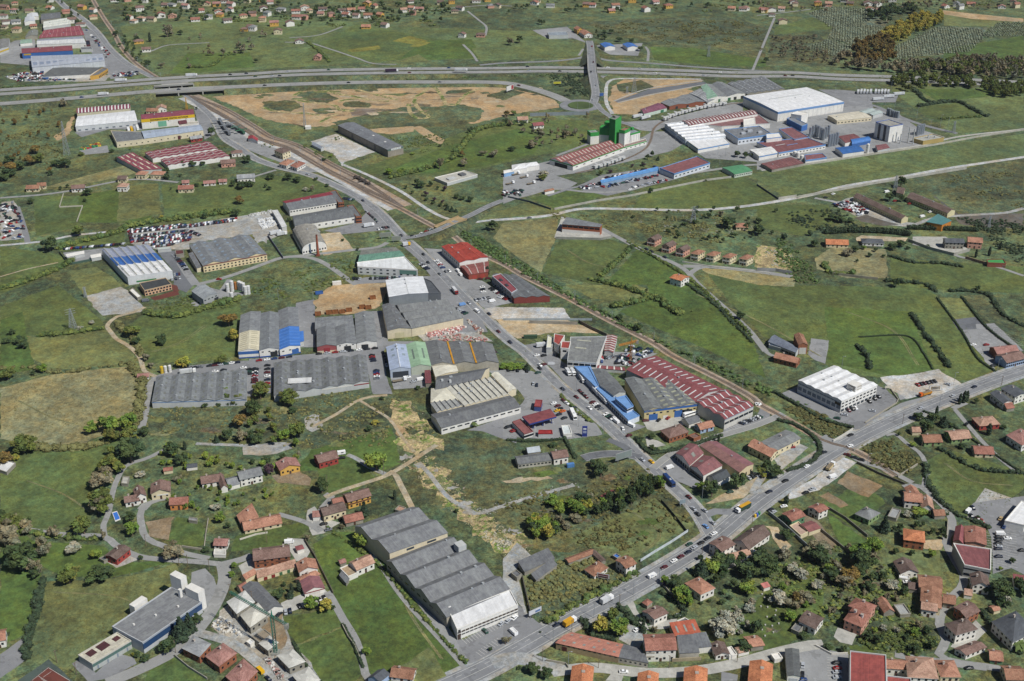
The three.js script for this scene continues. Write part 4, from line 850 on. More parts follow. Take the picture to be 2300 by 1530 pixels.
// a row of parked vehicles between two marks, noses across the row (or along it)
function row(x1, y1, x2, y2, cols, place, o = {}) {
  const a = P(x1, y1), b = P(x2, y2), r = dirOf(a, b) + (o.along ? 0 : Math.PI / 2 + (o.turn || 0)), n = cols.length;
  cols.forEach((c, i) => { if (c) { const [cc, ty] = c.split(':'); carAt(a.clone().lerp(b, n > 1 ? i / (n - 1) : .5).add(V3(rr(-.15,.15), 0, rr(-.15,.15))), r + rr(-.04,.04) + (rnd() < .4 ? Math.PI : 0), cc, place, ty || 'car'); }});
}
function lorry(x, y, x2, y2, o) {           // o: len, cab colour, box colour, label, open
  const a = P(x, y), b = P(x2, y2), g = base(V3(a.x, .17, a.z)); g.rotation.y = dirOf(a, b); const Ln = o.len || 9, cm = paint(o.cab === 'none' ? 'white' : o.cab || 'white'), bm = mat(o.box || M('metal','#e4e6e6',.6));
  box(g, 'chassis', M('','#2c2e30',.8), 0,.75,0, Ln, .3,2);
  if (o.cab !== 'none') { box(g, 'cab', cm, Ln / 2 - 1,1.85,0,2,2.1,2.4); box(g, 'windscreen', carGlass, Ln / 2 + .02,2.25,0,.06,.8,2.1); }
  const bl = o.cab === 'none' ? Ln : Ln - 2.4;
  if (o.kind === 'tanker') { const k = piece(g, 'tank', UCYL, bm, -Ln / 2 + bl / 2,2.0,0,1.15, bl, 1.15,0,0, Math.PI / 2); }
  else if (o.kind === 'tipper') { box(g, 'tipper_body', bm, -Ln / 2 + bl / 2,1.75,0, bl, 1.5,2.4); box(g, 'load', MAT.soil, -Ln / 2 + bl / 2,2.42,0, bl * .9,.3,2.1); }
  else if (o.kind === 'flat') { box(g, 'flatbed', M('wall','#8a7f6c'), -Ln / 2 + bl / 2,1.05,0, bl, .25,2.4); box(g, 'headboard', bm, -Ln / 2 + bl - .1,1.7,0,.15,1.3,2.4); }
  else { box(g, 'box_body', bm, -Ln / 2 + bl / 2,2.15,0, bl, 2.6,2.5); box(g, 'roof_panel', mat(o.top || bm), -Ln / 2 + bl / 2,3.47,0, bl - .1,.08,2.4); if (o.skirt) box(g, 'side_panel', mat(o.skirt), -Ln / 2 + bl / 2,1.2,0, bl + .04,.7,2.54); }
  for (const wx of [Ln / 2 - 1.2,-Ln / 2 + 1.2,-Ln / 2 + 2.4]) for (const s of [-1,1]) { const k = piece(g, 'wheel', WHEEL, tyre, wx, .48, s * 1.05,1.55,1.55,1.3); }
  return put(g, o.name || 'lorry', o.label, o.catg || 'lorry', o.group);
}
function bus(x, y, x2, y2, col, label) {
  const a = P(x, y), b = P(x2, y2), g = base(V3(a.x, .17, a.z)); g.rotation.y = dirOf(a, b);
  box(g, 'body', paint(col), 0,1.75,0,12,2.7,2.5); box(g, 'roof', paint(col), 0,3.15,0,11.6,.15,2.2); for (const s of [-1,1]) box(g, 'window_band', carGlass, 0,2.3, s * 1.26,11.2,.85,.05); box(g, 'windscreen', carGlass, 6.01,2.1,0,.06,1.4,2.2); box(g, 'roof_hatch', M('metal','#cfd3d6',.6), 1.5,3.27,0,1.6,.12,1.1);
  for (const wx of [4,-3.4]) for (const s of [-1,1]) piece(g, 'wheel', WHEEL, tyre, wx, .48, s * 1.12,1.55,1.55,1.3);
  return put(g, 'bus', label, 'bus');
}
function cylinderTank(x, y, r, tall, m, label, name = 'silo', cat = 'silo', cone = .6) {
  const g = base(P(x, y)); piece(g, 'shell', UCYL, mat(m), 0, tall / 2,0, r, tall, r); const c = new THREE.Mesh(new THREE.ConeGeometry(r, cone, 14), mat(m)); c.name = 'cap'; c.position.y = tall + cone / 2; g.add(c);
  for (const k of [.3,.65]) piece(g, 'band', UCYL, M('metal','#8e9498',.5), 0, tall * k, 0, r * 1.012,.12, r * 1.012); return put(g, name, label, cat);
}
function boxAt(x, y, x2, y2, dims, m, label, name, cat, o = {}) {   // a ribbed container or skip
  const a = P(x, y), b = P(x2, y2), g = base(V3(a.x, .15 + (o.y || 0), a.z)); g.rotation.y = dirOf(a, b); const [l, hh, w] = dims, mm = mat(m);
  if (o.open) { for (const s of [-1,1]) box(g, 'side_panel', mm, 0, hh / 2, s * w / 2, l, hh, .1); for (const s of [-1,1]) box(g, 'end_panel', mm, s * l / 2, hh / 2,0,.1, hh, w + .1); box(g, 'floor', mm, 0,.1,0, l - .1,.15, w - .1); }
  else { box(g, 'body', mm, 0, hh / 2,0, l, hh, w); box(g, 'roof', mat(o.top || mm), 0, hh + .04,0, l + .1,.1, w + .1); for (let i = 1; i < l; i += 1.2) for (const s of [-1,1]) box(g, 'rib', mm, -l / 2 + i, hh / 2, s * (w / 2 + .03), .18, hh * .94,.08); }
  return put(g, name, label, cat, o.group);
}
// ---------------------------------------------------------------- buildings: sheet by sheet
const SH = (c = '#8d8f90') => ['sheet', c], MT = (c = '#e9eaea') => ['metal', c, .6], PL = c => ['wall', c];
const mar = SH('#9d6062'), gry = SH('#8f9192'), dgr = SH('#77797b'), cream = PL('#e4d8ba'), wht = PL('#f1efe8'), lgr = PL('#c9ccca'), blu = PL('#3d6db0'), blr = MT('#7aa5d8');
function K(q, h, rk, wl, rf, label, o = {}) {
  const [, r, ax, n] = rk.match(/^(\w)([UV]?)(\d*)$/);
  return B({ q, h, r, axis: ax, n: +n || 1, wall: WALL[wl] || wl, roof: TILE[rf] || rf, label, oh:.25,...o });
}
const strips = (n, w = 1.1, a = .12, b = .88, c = '#dfe2df') => ({ n, w, a, b, m: MT(c) });
const roller = c => PL(c);

tile(0,3);
{ const b = K([962,1060,1225,1200,1730,850],7,'f',['wall','#c3c7cb'], SH('#8b8d8e'), 'grey flat-roofed factory with blue glazed side and white towers',{name:'factory', cat:'factory', parapet: PL('#c7cbcf'),
  win:[['R',19,2.1,3.4,2.6,1,3,['','#2c4669',.25],'glazing_panel']], band:[['R',6.05,.95, PL('#aab3bd')],['F',6.05,.95, PL('#aab3bd')]],
  units:[[.2,1.05,8,15.5,4, wht, 'stair_tower',-7],[.72,1.05,9.5,12,4.4, wht, 'lift_tower',-7],[.45,.93,1.5,5,1.5, wht, 'chimney',-.4],[-.17,.52,4,8,8.5, wht, 'side_tower',-7],[.35,.18,.9,.9,.9, wht, 'roof_vent',-.4],[.5,.47,.9,.9,.9, wht, 'roof_vent',-.4],[.68,.76,.9,.9,.9, wht, 'roof_vent',-.4]]}); }
K([670,1305,790,1380,1125,1182],5,'f',['wall','#b9bdb8'], SH('#d2ccb8'), 'low office wing with striped rusty roof beside factory',{name:'office_building', cat:'office', parapet: PL('#cfccc0'), win:[['R',14,1.5,1.7,2.6,1,3,['wall','#5c7a74',.4]],['R',4,.8,2.2,.1,1,3,['wall','#8894a0']]], units:[[.3,.22,4.2,.1,4.2, SH('#5a3134'), 'rust_patch',-.43],[.3,.52,5,.1,5.5, SH('#5a3134'), 'rust_patch',-.43],[.32,.86,3.2,.1,3.4, SH('#62383a'), 'rust_patch',-.43]]});
H([905,450,1000,480,1115,392],0,4.4,'g','r','d','long red-walled house with brown roof beside the curving lane');
K([850,475,890,495,930,475],2.4,'f','s','k','small dark flat shed beside the long red house',{name:'shed', cat:'shed'});
H([1838,358,1945,362],6,3.2,'gv','w','p','small white cottage with terracotta roof above the junction');
K([1835,440,1935,445,1940,400],2.2,'f','w',['conc','#d9d8d2'],'white flat-roofed garage below the small white cottage',{name:'garage', cat:'garage'});
H([-70,1190,40,1170],8,5,'gv','w','o','white house with orange roof cut by the picture edge beside car park');
H([1570,1245,1712,1315,1805,1213],0,5,'h','b','s','unfinished brick villa with bare white hipped roof by curved road',{rise:1.4});
H([1770,1315,1882,1398,2027,1290],0,5,'h','b','p','brick villa with salmon hipped roof beside unfinished villa',{rise:2.2});
H([1945,1488,2062,1590,2207,1445],0,5,'h','b','p','brick villa with salmon hipped roof at the bottom edge',{rise:2.2});
H([1955,850,2035,945,2182,850],0,5,'h','s',['conc','#deddd8'],'roofless-looking villa under construction with white hipped slab by the lane',{rise:2, roof:['conc','#e2e1dc'], chim:[]});
H([2070,962,2150,1062,2295,962],0,5,'h','s',['conc','#deddd8'],'villa under construction with patchy white roof below crane jib',{rise:2, roof:['conc','#dcd8cc'], chim:[]});
K([2165,1150,2230,1200,2330,1130],4,'f','s',['conc','#a89a86'],'half-built villa shell with brown floor slab beside the crane',{name:'house', cat:'house', win:'auto'});
K([2115,1190,2150,1215,2185,1190],2.4,'f','w', MT(), 'white site cabin beside the half-built villas',{name:'site_cabin', cat:'cabin'});
K([1620,145,1690,155,1695,130],2.2,'f','s','s','tiny grey garden shed beside the ploughed plot',{name:'shed', cat:'shed'});
K([2065,630,2110,655,2205,600],3,'gU','c','o','small cream outbuilding with orange roof beside long red row',{name:'outbuilding', cat:'outbuilding'});
K([2030,715,2075,760,2135,725],2.4,'gU','c','r','small red-roofed hut beside villa under construction',{name:'hut', cat:'hut'});
{ const p = [P(962,85), P(1005,72), P(1037,143), P(990,162)], c = p[0].clone().lerp(p[2],.5), g = base(c), rim = new MB(c), y = .35; const inn = p.map(q => q.clone().lerp(c, .17)), Y3 = (q, h) => V3(q.x, h, q.z);
  for (let i = 0; i < 4; i++) { const j = (i + 1) % 4; rim.slab(Y3(p[i], y), Y3(p[j], y), Y3(inn[j], y), Y3(inn[i], y), .35); } rim.mesh('rim', M('wall','#efece4'), g);
  new MB(c).slab(...inn.map(q => Y3(q, .27)), .2).mesh('water', M('','#3f74c4',.08), g); put(g, 'swimming_pool','blue rectangular swimming pool with white rim beside tree','pool'); }

tile(1,3);
for (const [q, lb] of [[[245,1310,345,1412,472,1362],'white-roofed unfinished villa right of the crane mast'],[[378,1480,470,1590,600,1520],'white-roofed unfinished villa at the bottom edge below crane'],[[90,1205,160,1260,240,1200],'low concrete villa shell beneath the crane mast']]) H(q, 0,4.6,'h','s','s', lb, {rise:1.6, roof:['conc','#dcdad2'], chim:[]});
K([1020,1500,1120,1535,1205,1470],3.4,'gU','u','k','small blue house with slate roof at the bottom edge',{name:'house', cat:'house'}); H([1215,1485,1400,1510],7,3,'gv','w','x','tiled cottage at the bottom edge below lush field');
H([-40,232,275,168],9,3,'gv','c','o','wide cream bungalow with bright orange roof on raised lawn',{name:'bungalow', chim:[[.2,.5],[.75,.7]]});
H([-105,105,-48,218,75,118],0,3.2,'h','c','o','hipped orange-roofed wing joined to the wide cream bungalow',{name:'bungalow', win:[]});
K([-60,720,150,935,285,893],3.8,'gV','w', dgr, 'long grey-roofed shed with white end beside the crane',{name:'shed', cat:'shed'});
K([70,645,400,545,392,500],2.8,'mV','c','l','long narrow outbuilding with terracotta roof and red doors',{name:'outbuilding', cat:'outbuilding', rise:1.2, door:[['F',.2,2,2, PL('#8a2c28')],['F',.4,2,2, PL('#8a2c28')],['F',.6,1.6,2, PL('#3f6a45')],['F',.8,1.6,2, PL('#3f6a45')]]});
H([40,490,345,452],10,6,'gv','b','b','brown brick double house with balconies beside gravel yard',{chim:[[.2,.6],[.85,.55,2]], band:[['F',2.8,.9, PL('#6e4a38'), 'balcony',.05,.4],['F',2.8,.9, PL('#6e4a38'), 'balcony',.6,.95]]});
H([430,590,585,558],8,5,'g','w','o','white house with orange roof beside dark garden wall');
H([395,655,465,680,600,610],0,2.8,'g','c','o','low orange-roofed annex beside the maroon garage',{name:'annex', cat:'annex', win:[]});
K([475,772,645,727,600,630],3.2,'gU','w',['sheet','#99676a'],'white garage with faded maroon roof beside the lawn lane',{name:'garage', cat:'garage', band:[['F',2.3,.5, PL('#8e3436')]], door:[['F',.5,6,2.2, PL('#dedad2')]]});
K([412,408,470,392],2.6,'h','w','m','small maroon-roofed pavilion beside the long garden wall',{name:'pavilion', cat:'pavilion', d:4, rise:.9});
H([925,572,1072,507],8,4.6,'gv','w','l','white house with faded terracotta roof alone on the lush lawn');
K([850,632,932,597],3.2,'f','w',['dirt','#cdb08a'],'tan flat-roofed annex of the white house on lawn',{name:'annex', cat:'annex', d:9});
K([832,688,858,650,800,590],2.4,'mV','s', dgr, 'grey lean-to shed beside the tan flat annex',{name:'shed', cat:'shed', rise:.6});
K([782,522,832,505],2.4,'gV','s','p','tiny garden hut with red roof behind the lawn house',{name:'hut', cat:'hut', d:3.5, rise:.9});
// the long warehouse by the main road
{ K([1205,430,1702,255,1395,35],10,'aV2', cream, SH('#868889'), 'taller rear bay of the long grey warehouse',{rise:3, door:[['F',.35,4.5,1.2,['','#39424a',.3],'window_band',7.6],['F',.72,5.5,1.2,['','#39424a',.3],'window_band',7.6]]});
  const b = K([1695,980,2240,745,1705,290],6.8,'aV4', PL('#b5ae9e'), SH('#868889'), 'long grey warehouse with wavy multi-bay roof beside lush lawn',{rise:3, units:[[.95,.74,5,4.5,5, PL('#c9ccca'), 'roof_tower',.5],[.12,.08,1.4,.7,1.4, wht, 'roof_vent',1]], win:[['L',10,3,1,3.6]]});
  const f = K([1785,1085,2308,874,2240,745],7,'f', wht, ['metal','#f2f2f0',.6],'white office front of the long warehouse facing car park',{name:'office_building', cat:'office', parapet: wht, win:[['F',15,2.05,.95,3.9,1,3,['','#453a30',.3]],['F',15,2.05,.7,2.2,1,3,['','#2f3336',.3]]], door:[['F',.03,1.8,3.4, PL('#4b3a30')],['R',.5,3,3, PL('#6b2f28')]]});
  f.onFace('F',.035,5.4,1.3,1.3, M('','#2b2b2e',.5), 'sign_emblem', f.g, .3); }
K([2250,600,2300,640,2340,610],3,'f','s', dgr, 'small dark shed beside the broken grey sheds',{name:'shed', cat:'shed'});
K([1250,55,1310,75,1345,40],2,'f','s','l','small open shelter behind the long warehouse',{name:'shelter', cat:'shelter'});

tile(2,3);
K([185,590,442,475,385,402],3,'mV','s', dgr, 'derelict grey shed, upper of the two by the rubble',{name:'shed', cat:'shed', rise:1});
K([285,662,462,530,420,490],2.8,'mV','s', dgr, 'derelict grey shed, lower of the two by the rubble',{name:'shed', cat:'shed', rise:.8});
K([565,512,790,428],2.4,'gV','s','x','ruined low row with patchy terracotta roof behind hip-roofed house',{name:'ruin', cat:'ruin', d:4, rise:.8});
K([845,505,882,490,790,405],2.4,'gU','s','d','narrow ruined lean-to behind the narrow roadside house',{name:'ruin', cat:'ruin', rise:.7});
H([705,572,785,628,896,556],0,3,'h','w','x','low white cottage with brown hipped roof behind billboard',{rise:2});
H([972,492,1058,557,1141,517],0,6,'g','w','x','narrow two-storey white house by the main road');
K([940,450,980,475,1010,455],2,'f','s',['metal','#4a7fd0'],'small hut with blue sheet roof behind the narrow house',{name:'hut', cat:'hut'});
H([1775,345,1880,412,1990,352],0,6,'g','w','b','white gabled farmhouse with pale brown roof beside main road');
H([1985,322,2110,392,2292,262],0,4.8,'g','w','d','long brown-roofed barn behind the white gabled farmhouse',{name:'barn', cat:'barn', rise:3});
K([1925,495,2045,468,2020,415],2.6,'gV','w','l','low shed with old terracotta roof below the farmhouse',{name:'shed', cat:'shed'});
K([2060,455,2130,440],2.6,'gV','w','l','small terracotta shed nearest the long barn',{name:'shed', cat:'shed', d:5});
H([1570,690,1700,783,1815,730],0,5,'h','w','o','white house with large orange roof in the hedged garden',{rise:2.2});
H([1203,932,1300,992,1411,942],0,5,'g','w','b','white house with brown-red roof and grey drive below main road');
K([1195,855,1238,882,1282,850],2.4,'h','s','r','small maroon garden hut behind the brown-roofed white house',{name:'hut', cat:'hut', rise:.9});
K([1493,1012,1555,1048,1622,1020],3,'f','w', dgr, 'white garage with flat grey roof beside orange shed',{name:'garage', cat:'garage'});
K([455,1200,990,1320,1030,1215,588,1112],4.2,'gV',['conc','#b9a27e'], SH('#c48672'), 'long salmon-roofed shed with stone wall at road fork',{name:'shed', cat:'shed', rise:1.2, win:[['F',12,1.2,.5,3.2]], sky:{n:6, w:1.4, a:.35, b:.55, m: SH('#9aa098') }, door:[['F',.14,2.4,2.6, PL('#5a2a24')]]});
K([992,1322,1245,1372,1190,1258,1030,1212],3.8,'gV',['conc','#c8c2b4'], dgr, 'grey sheet-roofed end of the long salmon shed',{name:'shed', cat:'shed', rise:1, win:[['F',6,1,.8,1.6]]});
H([1232,1262,1487,1255],11,7.6,'gv','w','r','tall white apartment house with terracotta roof among the sheds',{name:'apartment_house', rise:2.4, band:[['F',2.7,.8, PL('#b0a89a'), 'balcony',.02,.28],['F',5.2,.8, PL('#b0a89a'), 'balcony',.02,.28]]});
K([1480,1142,1695,1112],3.6,'mV','s', SH('#c2694e'), 'orange sheet-roofed shed behind the grey lean-to',{name:'shed', cat:'shed', d:9, rise:.8, sky:{n:3, w:1, a:.2, b:.7, m: SH('#9aa098') }});
K([1518,1290,1685,1282,1640,1140,1495,1150],4,'mV',['conc','#c8c2b4'], dgr, 'grey lean-to shed beside the tall apartment house',{name:'shed', cat:'shed', rise:.8});
K([1682,1242,1790,1230,1740,1122,1640,1135],4,'mV','w', SH('#808385'), 'grey shed with white wall beside vegetable plot',{name:'shed', cat:'shed', rise:.8});
H([1830,1307,1942,1292],8,3.2,'g','w','d','small dark-roofed house on the concrete lane',{rise:1.4});
H([2072,1152,2135,1230,2240,1218],0,3.4,'g','s','o','stone barn with orange roof at the orchard edge',{name:'barn', cat:'barn', win:[]});
K([1945,1315,2010,1300],2.6,'f','w', wht, 'white low outbuilding beside the small dark-roofed house',{name:'outbuilding', cat:'outbuilding', d:6});
K([2025,1290,2115,1270],2.4,'gV','w','l','narrow terracotta lean-to on the concrete lane',{name:'outbuilding', cat:'outbuilding', d:4, rise:.7});
for (const [i, q, lb] of [[0,[582,1572,757,1578,772,1412],'bright orange new villa nearest the trimmed round shrubs'],[1,[1155,1605,1320,1608,1330,1468],'bright orange new villa lowest in the row, beside parked white car'],[2,[1555,1575,1742,1582,1750,1428],'bright orange new villa between asphalt drive and white car'],[3,[2112,1535,2300,1562,2312,1388],'bright orange new villa beside the grey roofed shed']])
  H(q, 0,5.2,'g','w','n', lb, {name:'villa', cat:'house', rise:1.7, chim:[[.55,.62,.6,1.3, wht]]});

tile(3,3);
H([222,92,302,152,414,106],0,5,'g','e','r','green-walled house with red roof beside main road');
K([368,186,450,247,548,214],3,'gU','c', SH('#96605c'), 'maroon-roofed annex behind the green-walled house',{name:'annex', cat:'annex', rise:1});
K([283,194,378,278,452,242],2.8,'f','c',['conc','#d3b4a2'],'pink flat terrace annex beside the green-walled house',{name:'annex', cat:'annex'});
H([446,36,535,78,612,46],0,5.4,'g','w','r','small two-storey white house with red roof above narrow lawn');
H([850,92,965,142,1055,86],0,4,'h','n','g','green house with grey hipped sheet roof',{rise:2.4});
K([1125,112,1200,132,1240,60],2.6,'f','s', SH('#b0b2b0'), 'pale sheet-roofed shed beside the green house',{name:'shed', cat:'shed'});
H([1268,312,1440,337],10,5.6,'h','b','n','unfinished brick house with new orange hipped roof',{rise:2, chim:[]});
K([1785,530,2010,575,2015,395,1690,345],8,'f',['wall','#b8bab8'], SH('#8e5758'), 'large hall with flat maroon roof and white edge',{name:'hall', cat:'hall', parapet: wht, win:[['F',4,4,.8,5.4],['F',2,6,1.4,1.5]]});
H([1795,332,1968,357,1960,225],0,5,'g','p','r','terracotta-roofed block behind the maroon hall');
K([1690,325,1775,350,1795,225],4,'gU','p','m','small maroon-roofed annex behind the maroon hall',{name:'annex', cat:'annex'});
H([1240,602,1387,592],10,3.8,'g','w','d','brown-roofed white cottage among the orchard trees');
K([1225,640,1310,655],2.4,'f','w', MT(), 'white lean-to in front of the orchard cottage',{name:'shed', cat:'shed', d:3});
H([1400,716,1590,736],10,5,'gv','c','x','long brown-roofed farmhouse at the top of the farm row');
H([1412,868,1580,905,1585,745],0,5,'g','c','x','old terracotta-roofed farmhouse in the middle of farm row');
H([1420,905,1545,925],6,5,'gv','w','l','white fronted house at the lower end of farm row');
K([1305,735,1390,745],2.6,'gV','s','d','small brown shed beside the long farmhouse',{name:'shed', cat:'shed', d:6});
H([1605,850,1702,866],7,3.8,'gv','s','x','open hay barn with old tiled roof in farm lane',{name:'barn', cat:'barn', win:[]});
H([1860,702,2002,716],9,5.6,'g','w','d','white gabled house with brown roof below the maroon hall');
K([1785,785,1850,795],2.6,'gV','w','l','tiny orange-roofed shed beside the white gabled house',{name:'shed', cat:'shed', d:5});
H([1700,897,1800,982,1912,926],0,5.4,'g','b','b','brick house with brown gable roof at the lane bend');
H([1620,1042,1712,1132,1892,1082],0,6,'h','w','d','big square house with brown hipped roof at lane bend',{rise:2.4});
H([1705,1252,1800,1302,1967,1236],0,3.4,'g','w','b','low brown-roofed cottage row beside the lower lane');
H([2010,1342,2112,1352],7,2.8,'gv','e','o','green-walled garage with orange roof beside the hedge',{name:'garage', cat:'garage'});
H([2028,1022,2200,1192,2400,1100],0,6,'h','w','k','white villa with dark slate hipped roof behind long hedge',{rise:4});
H([755,1002,900,1062,972,962],0,6,'h','p','r','pink twin villa with red hipped roof, lower half',{rise:2.2, chim:[[.3,.6,1.4,1.1, wht],[.75,.5,1.4,1.1, wht]]});
H([795,882,962,947,1022,882],0,6,'h','p','r','pink twin villa with red hipped roof, upper half',{rise:2.2, chim:[[.5,.6,1.4,1.1, wht]]});
H([365,1012,502,1078,572,992],0,4.4,'gv','w','d','white house with brown roof beside the orchard drive');
K([295,1080,360,1110,400,1060],2.4,'f','s', dgr, 'grey flat carport beside the orchard drive house',{name:'carport', cat:'carport'});
K([800,1565,1115,1565,1110,1305,803,1270],7,'f', wht, SH('#a3534c'), 'large hall with bright red flat roof beside small car park',{name:'hall', cat:'hall', parapet: lgr });
K([1117,1605,1330,1605,1325,1505,1117,1482],7,'f', wht, SH('#a3534c'), 'lower wing of the bright red flat-roofed hall',{name:'hall', cat:'hall', parapet: lgr });
H([1117,1412,1292,1422],6,5,'gv','w','o','white courtyard house with orange roof beside red hall');
H([1305,1492,1552,1507,1510,1335,1285,1320],0,6.4,'h','w','l','big white house with pale terracotta pyramid roof beside red hall',{pyr: true, rise:3});
H([1587,1490,1747,1492],11,4,'h','c','o','small orange hipped house at the lane corner');
H([2150,1512,2305,1516],9,4,'gv','c','x','tiled cottage cut by the bottom right corner');
K([265,1482,370,1487,360,1260,245,1255],3.6,'gU','w', SH('#6a6d6c'), 'long dark grey shed beside the small car park',{name:'shed', cat:'shed', rise:.6, door:[['F',.5,4,2, PL('#c9ccd0')]]});
K([155,1345,222,1330],2.4,'f','w', wht, 'white cabin beside the concrete lane',{name:'cabin', cat:'cabin', d:4});
K([62,730,115,715],2.4,'mV','w', SH('#d0837a'), 'tiny pink-roofed cabin among the beehives',{name:'cabin', cat:'cabin', d:3, rise:.5});
K([1095,940,1182,930],2.6,'gU','s','o','narrow orange-roofed barn beside the twin villa garden',{name:'barn', cat:'barn', d:10});
K([1235,960,1322,950],2.2,'f','s', SH('#b9bab6'), 'patched grey shed beside the farm junk yard',{name:'shed', cat:'shed', d:8});
K([2215,698,2330,715],3,'mV','w','m','maroon shed roof at the picture edge below big car park',{name:'shed', cat:'shed', d:8, rise:.6});
K([2132,150,2300,190,2440,20],5,'f', wht, MT('#f4f4f2'), 'white supermarket roof cut by the picture edge',{name:'supermarket', cat:'supermarket', parapet: wht });
K([2040,930,2095,915],2.2,'gV','c','o','tiny hut with orange roof on the lawn by slate villa',{name:'hut', cat:'hut', d:4, rise:.8});

tile(0,2);
K([1305,550,2115,527,2122,277,1345,335],4.6,'nU6', lgr, SH('#868a8b'), 'long grey six-gabled warehouse beside the curved lane',{rise:1.5, band:[['F',4.1,.4, PL('#6c94c8')]], sky:{n:5, w:3, a:.35, b:.6, m: SH('#7d8078') }});
H([1182,332,1273,326],5,2.6,'gv','w','p','tiny white hut with red roof at the bend of the track',{name:'hut', cat:'hut', rise:1, chim:[]});
for (const [x, y, m, c] of [[1392,300,'#e0bd2a','yellow'],[1424,296,'#eceae4','white'],[1462,290,'#eceae4','white']]) cylinderTank(x, y, 1.15,5.2, PL(m), `${c} upright silo tank beside long six-gabled warehouse`);
H([1075,1407,1190,1387],6,3.8,'gv','w','b','low white house with brown roof beside the pool');
H([1172,1366,1252,1347],9,5,'g','w','b','taller white wing with arched window above the pool house');
H([1298,1332,1457,1312],10,5,'g','c','b','cream house with big brown gable roof at the lane head',{band:[['F',2.7,.7, wht, 'balcony',.3,.9]]});
H([1458,1427,1606,1417],7,4.4,'gv','o','r','orange-walled house with red roof beside garden plot');
H([1735,1247,1892,1222],8,3.6,'gv','w','b','white bungalow with brown roof on stone terrace',{name:'bungalow'});
K([1900,1290,1955,1280,1915,1170],3.4,'gU','w','b','brown-roofed side wing of the terrace bungalow',{name:'annex', cat:'annex'});
K([1965,1272,2060,1247],3,'gV','w', gry, 'grey-roofed annex beside the white grey-roofed house',{name:'annex', cat:'annex', d:9});
H([2065,1212,2252,1168],9,5.4,'gv','w','g','white house with long grey roof near the dug garden');
K([1405,1142,1482,1132],2.4,'gV','c','r','tiny brick garden hut above the cream gabled house',{name:'hut', cat:'hut', d:4, rise:.8});
K([1603,1112,1692,1102],2.4,'gV','w','k','tiny white shed with grey roof by the field path',{name:'shed', cat:'shed', d:4, rise:.8});
K([-35,1118,55,1150,132,1070],2.4,'f','s', MT('#ecece8'), 'white-roofed farm shed at the left field edge',{name:'shed', cat:'shed'});
K([1040,1245,1095,1250,1110,1190],2.2,'f','s',['conc','#cfcdc4'],'roofless concrete pen above the pool house',{name:'pen', cat:'pen'});
tile(1,2);
{ const b = K([212,492,1028,372,1000,148,215,218],4.8,'nU6', lgr, SH('#7f8283'), 'wide grey six-gabled warehouse behind the scrubland',{rise:1.5, sky:{n:5, w:2.6, a:.35, b:.6, m: SH('#74776f') }, band:[['F',3.4,.9, PL('#e9e6dc'), 'wall_panel',.5,.82],['F',3.2,.7, PL('#9a3a3a'), 'wall_panel',.84,1]]});
  box(b.g, 'roof_panel', M('metal','#eeeeea',.6), b.L(.27,.3,0).x - b.ctr.x, 6.25, b.L(.27,.3,0).z - b.ctr.z, 16,.3,7,.1); }
K([1210,272,1386,256,1345,55,1178,76],6.5,'gU', PL('#b9c4d2'), MT('#b4c1d6'), 'pale blue-roofed hall with open front',{rise:1.8, sky:{n:2, w:3, a:.4, b:.7, at:[.55,.8], m: SH('#93a0a8') }, door:[['F',.5,11,4.6,['wall','#3a4048']]], ridge: PL('#dfe6ee') });  // dark front panel is no door: it paints the shade inside the open hall
K([1390,247,1560,236,1510,35,1346,55],6.5,'gU', PL('#c4cbb9'), MT('#a3c3a0'), 'pale green-roofed hall with two long skylights',{rise:1.8, sky:{n:1, w:15, a:.42, b:.58, m: SH('#77867a') }});
{ const b = K([1563,227,2142,207,2087,50,1512,30],6.5,'nU3',['conc','#c9c2b2'], SH('#7c7e7e'), 'grey three-gabled hall with two yellow roof strips',{rise:2});
  for (const s of [1 / 3,2 / 3]) { const q = (ds, t) => b.L(s + ds, t, 6.5 + .75); new MB(b.ctr).slab(q(-.012,-.01), q(-.012,1.01), q(.012,1.01), q(.012,-.01), .5).mesh('gutter_strip', M('metal','#d79a2a',.6), b.roof); }}
// the cream factory: several halls under one group of roofs
K([1650,772,2330,588,2215,482,1562,655],5,'gV', wht, SH('#77797a'), 'long grey front hall of the cream factory',{rise:2, win:[['F',11,3.4,.9,2.6]]});
K([1850,578,2232,482,2088,340,1700,425],6.5,'sU8', cream, MT('#e0ddce'), 'cream saw-tooth centre hall of the factory',{rise:1.2, ridge: SH('#4c4f50') });  // dark strips on the peaks draw the dark lines of the saw-tooth roof
K([1560,548,1802,532,1700,422,1562,432],6,'h', cream, MT('#e2ddc8'), 'cream pyramid-roofed corner hall of the factory',{pyr: true, rise:2.4});
K([1600,442,1990,345,2062,252,1612,330],7,'gV', cream, SH('#707274'), 'dark grey cross hall at the back of cream factory',{rise:2.4, units:[[.12,.4,1.5,2,1.5, lgr, 'roof_vent',1],[.3,.2,1.5,2,1.5, lgr, 'roof_vent',1]]});
K([1600,330,1792,282,1770,225,1572,240],5,'gU', cream, MT('#e6e1ce'), 'cream ribbed hall at the upper corner of factory',{rise:1});
K([2225,462,2292,432,2135,290,2080,312],5,'gU', cream, MT('#e6e2d0'), 'narrow cream side hall of the factory facing forecourt',{rise:1});
K([1612,632,1832,577,1782,530,1560,560],6,'sU5', cream, SH('#b5b6b2'), 'small grey saw-tooth annex of the cream factory',{rise:1, ridge: SH('#55585a') });  // same dark peak strips, one line per tooth
K([1515,385,1562,383,1552,280,1508,283],3.5,'mV','s', SH('#83484c'), 'narrow maroon lean-to canopy beside cream factory',{name:'lean_to', cat:'lean-to', rise:.6});
H([600,1067,762,1022],9,4.8,'gv','r','b','red-walled house with brown roof and white balcony');
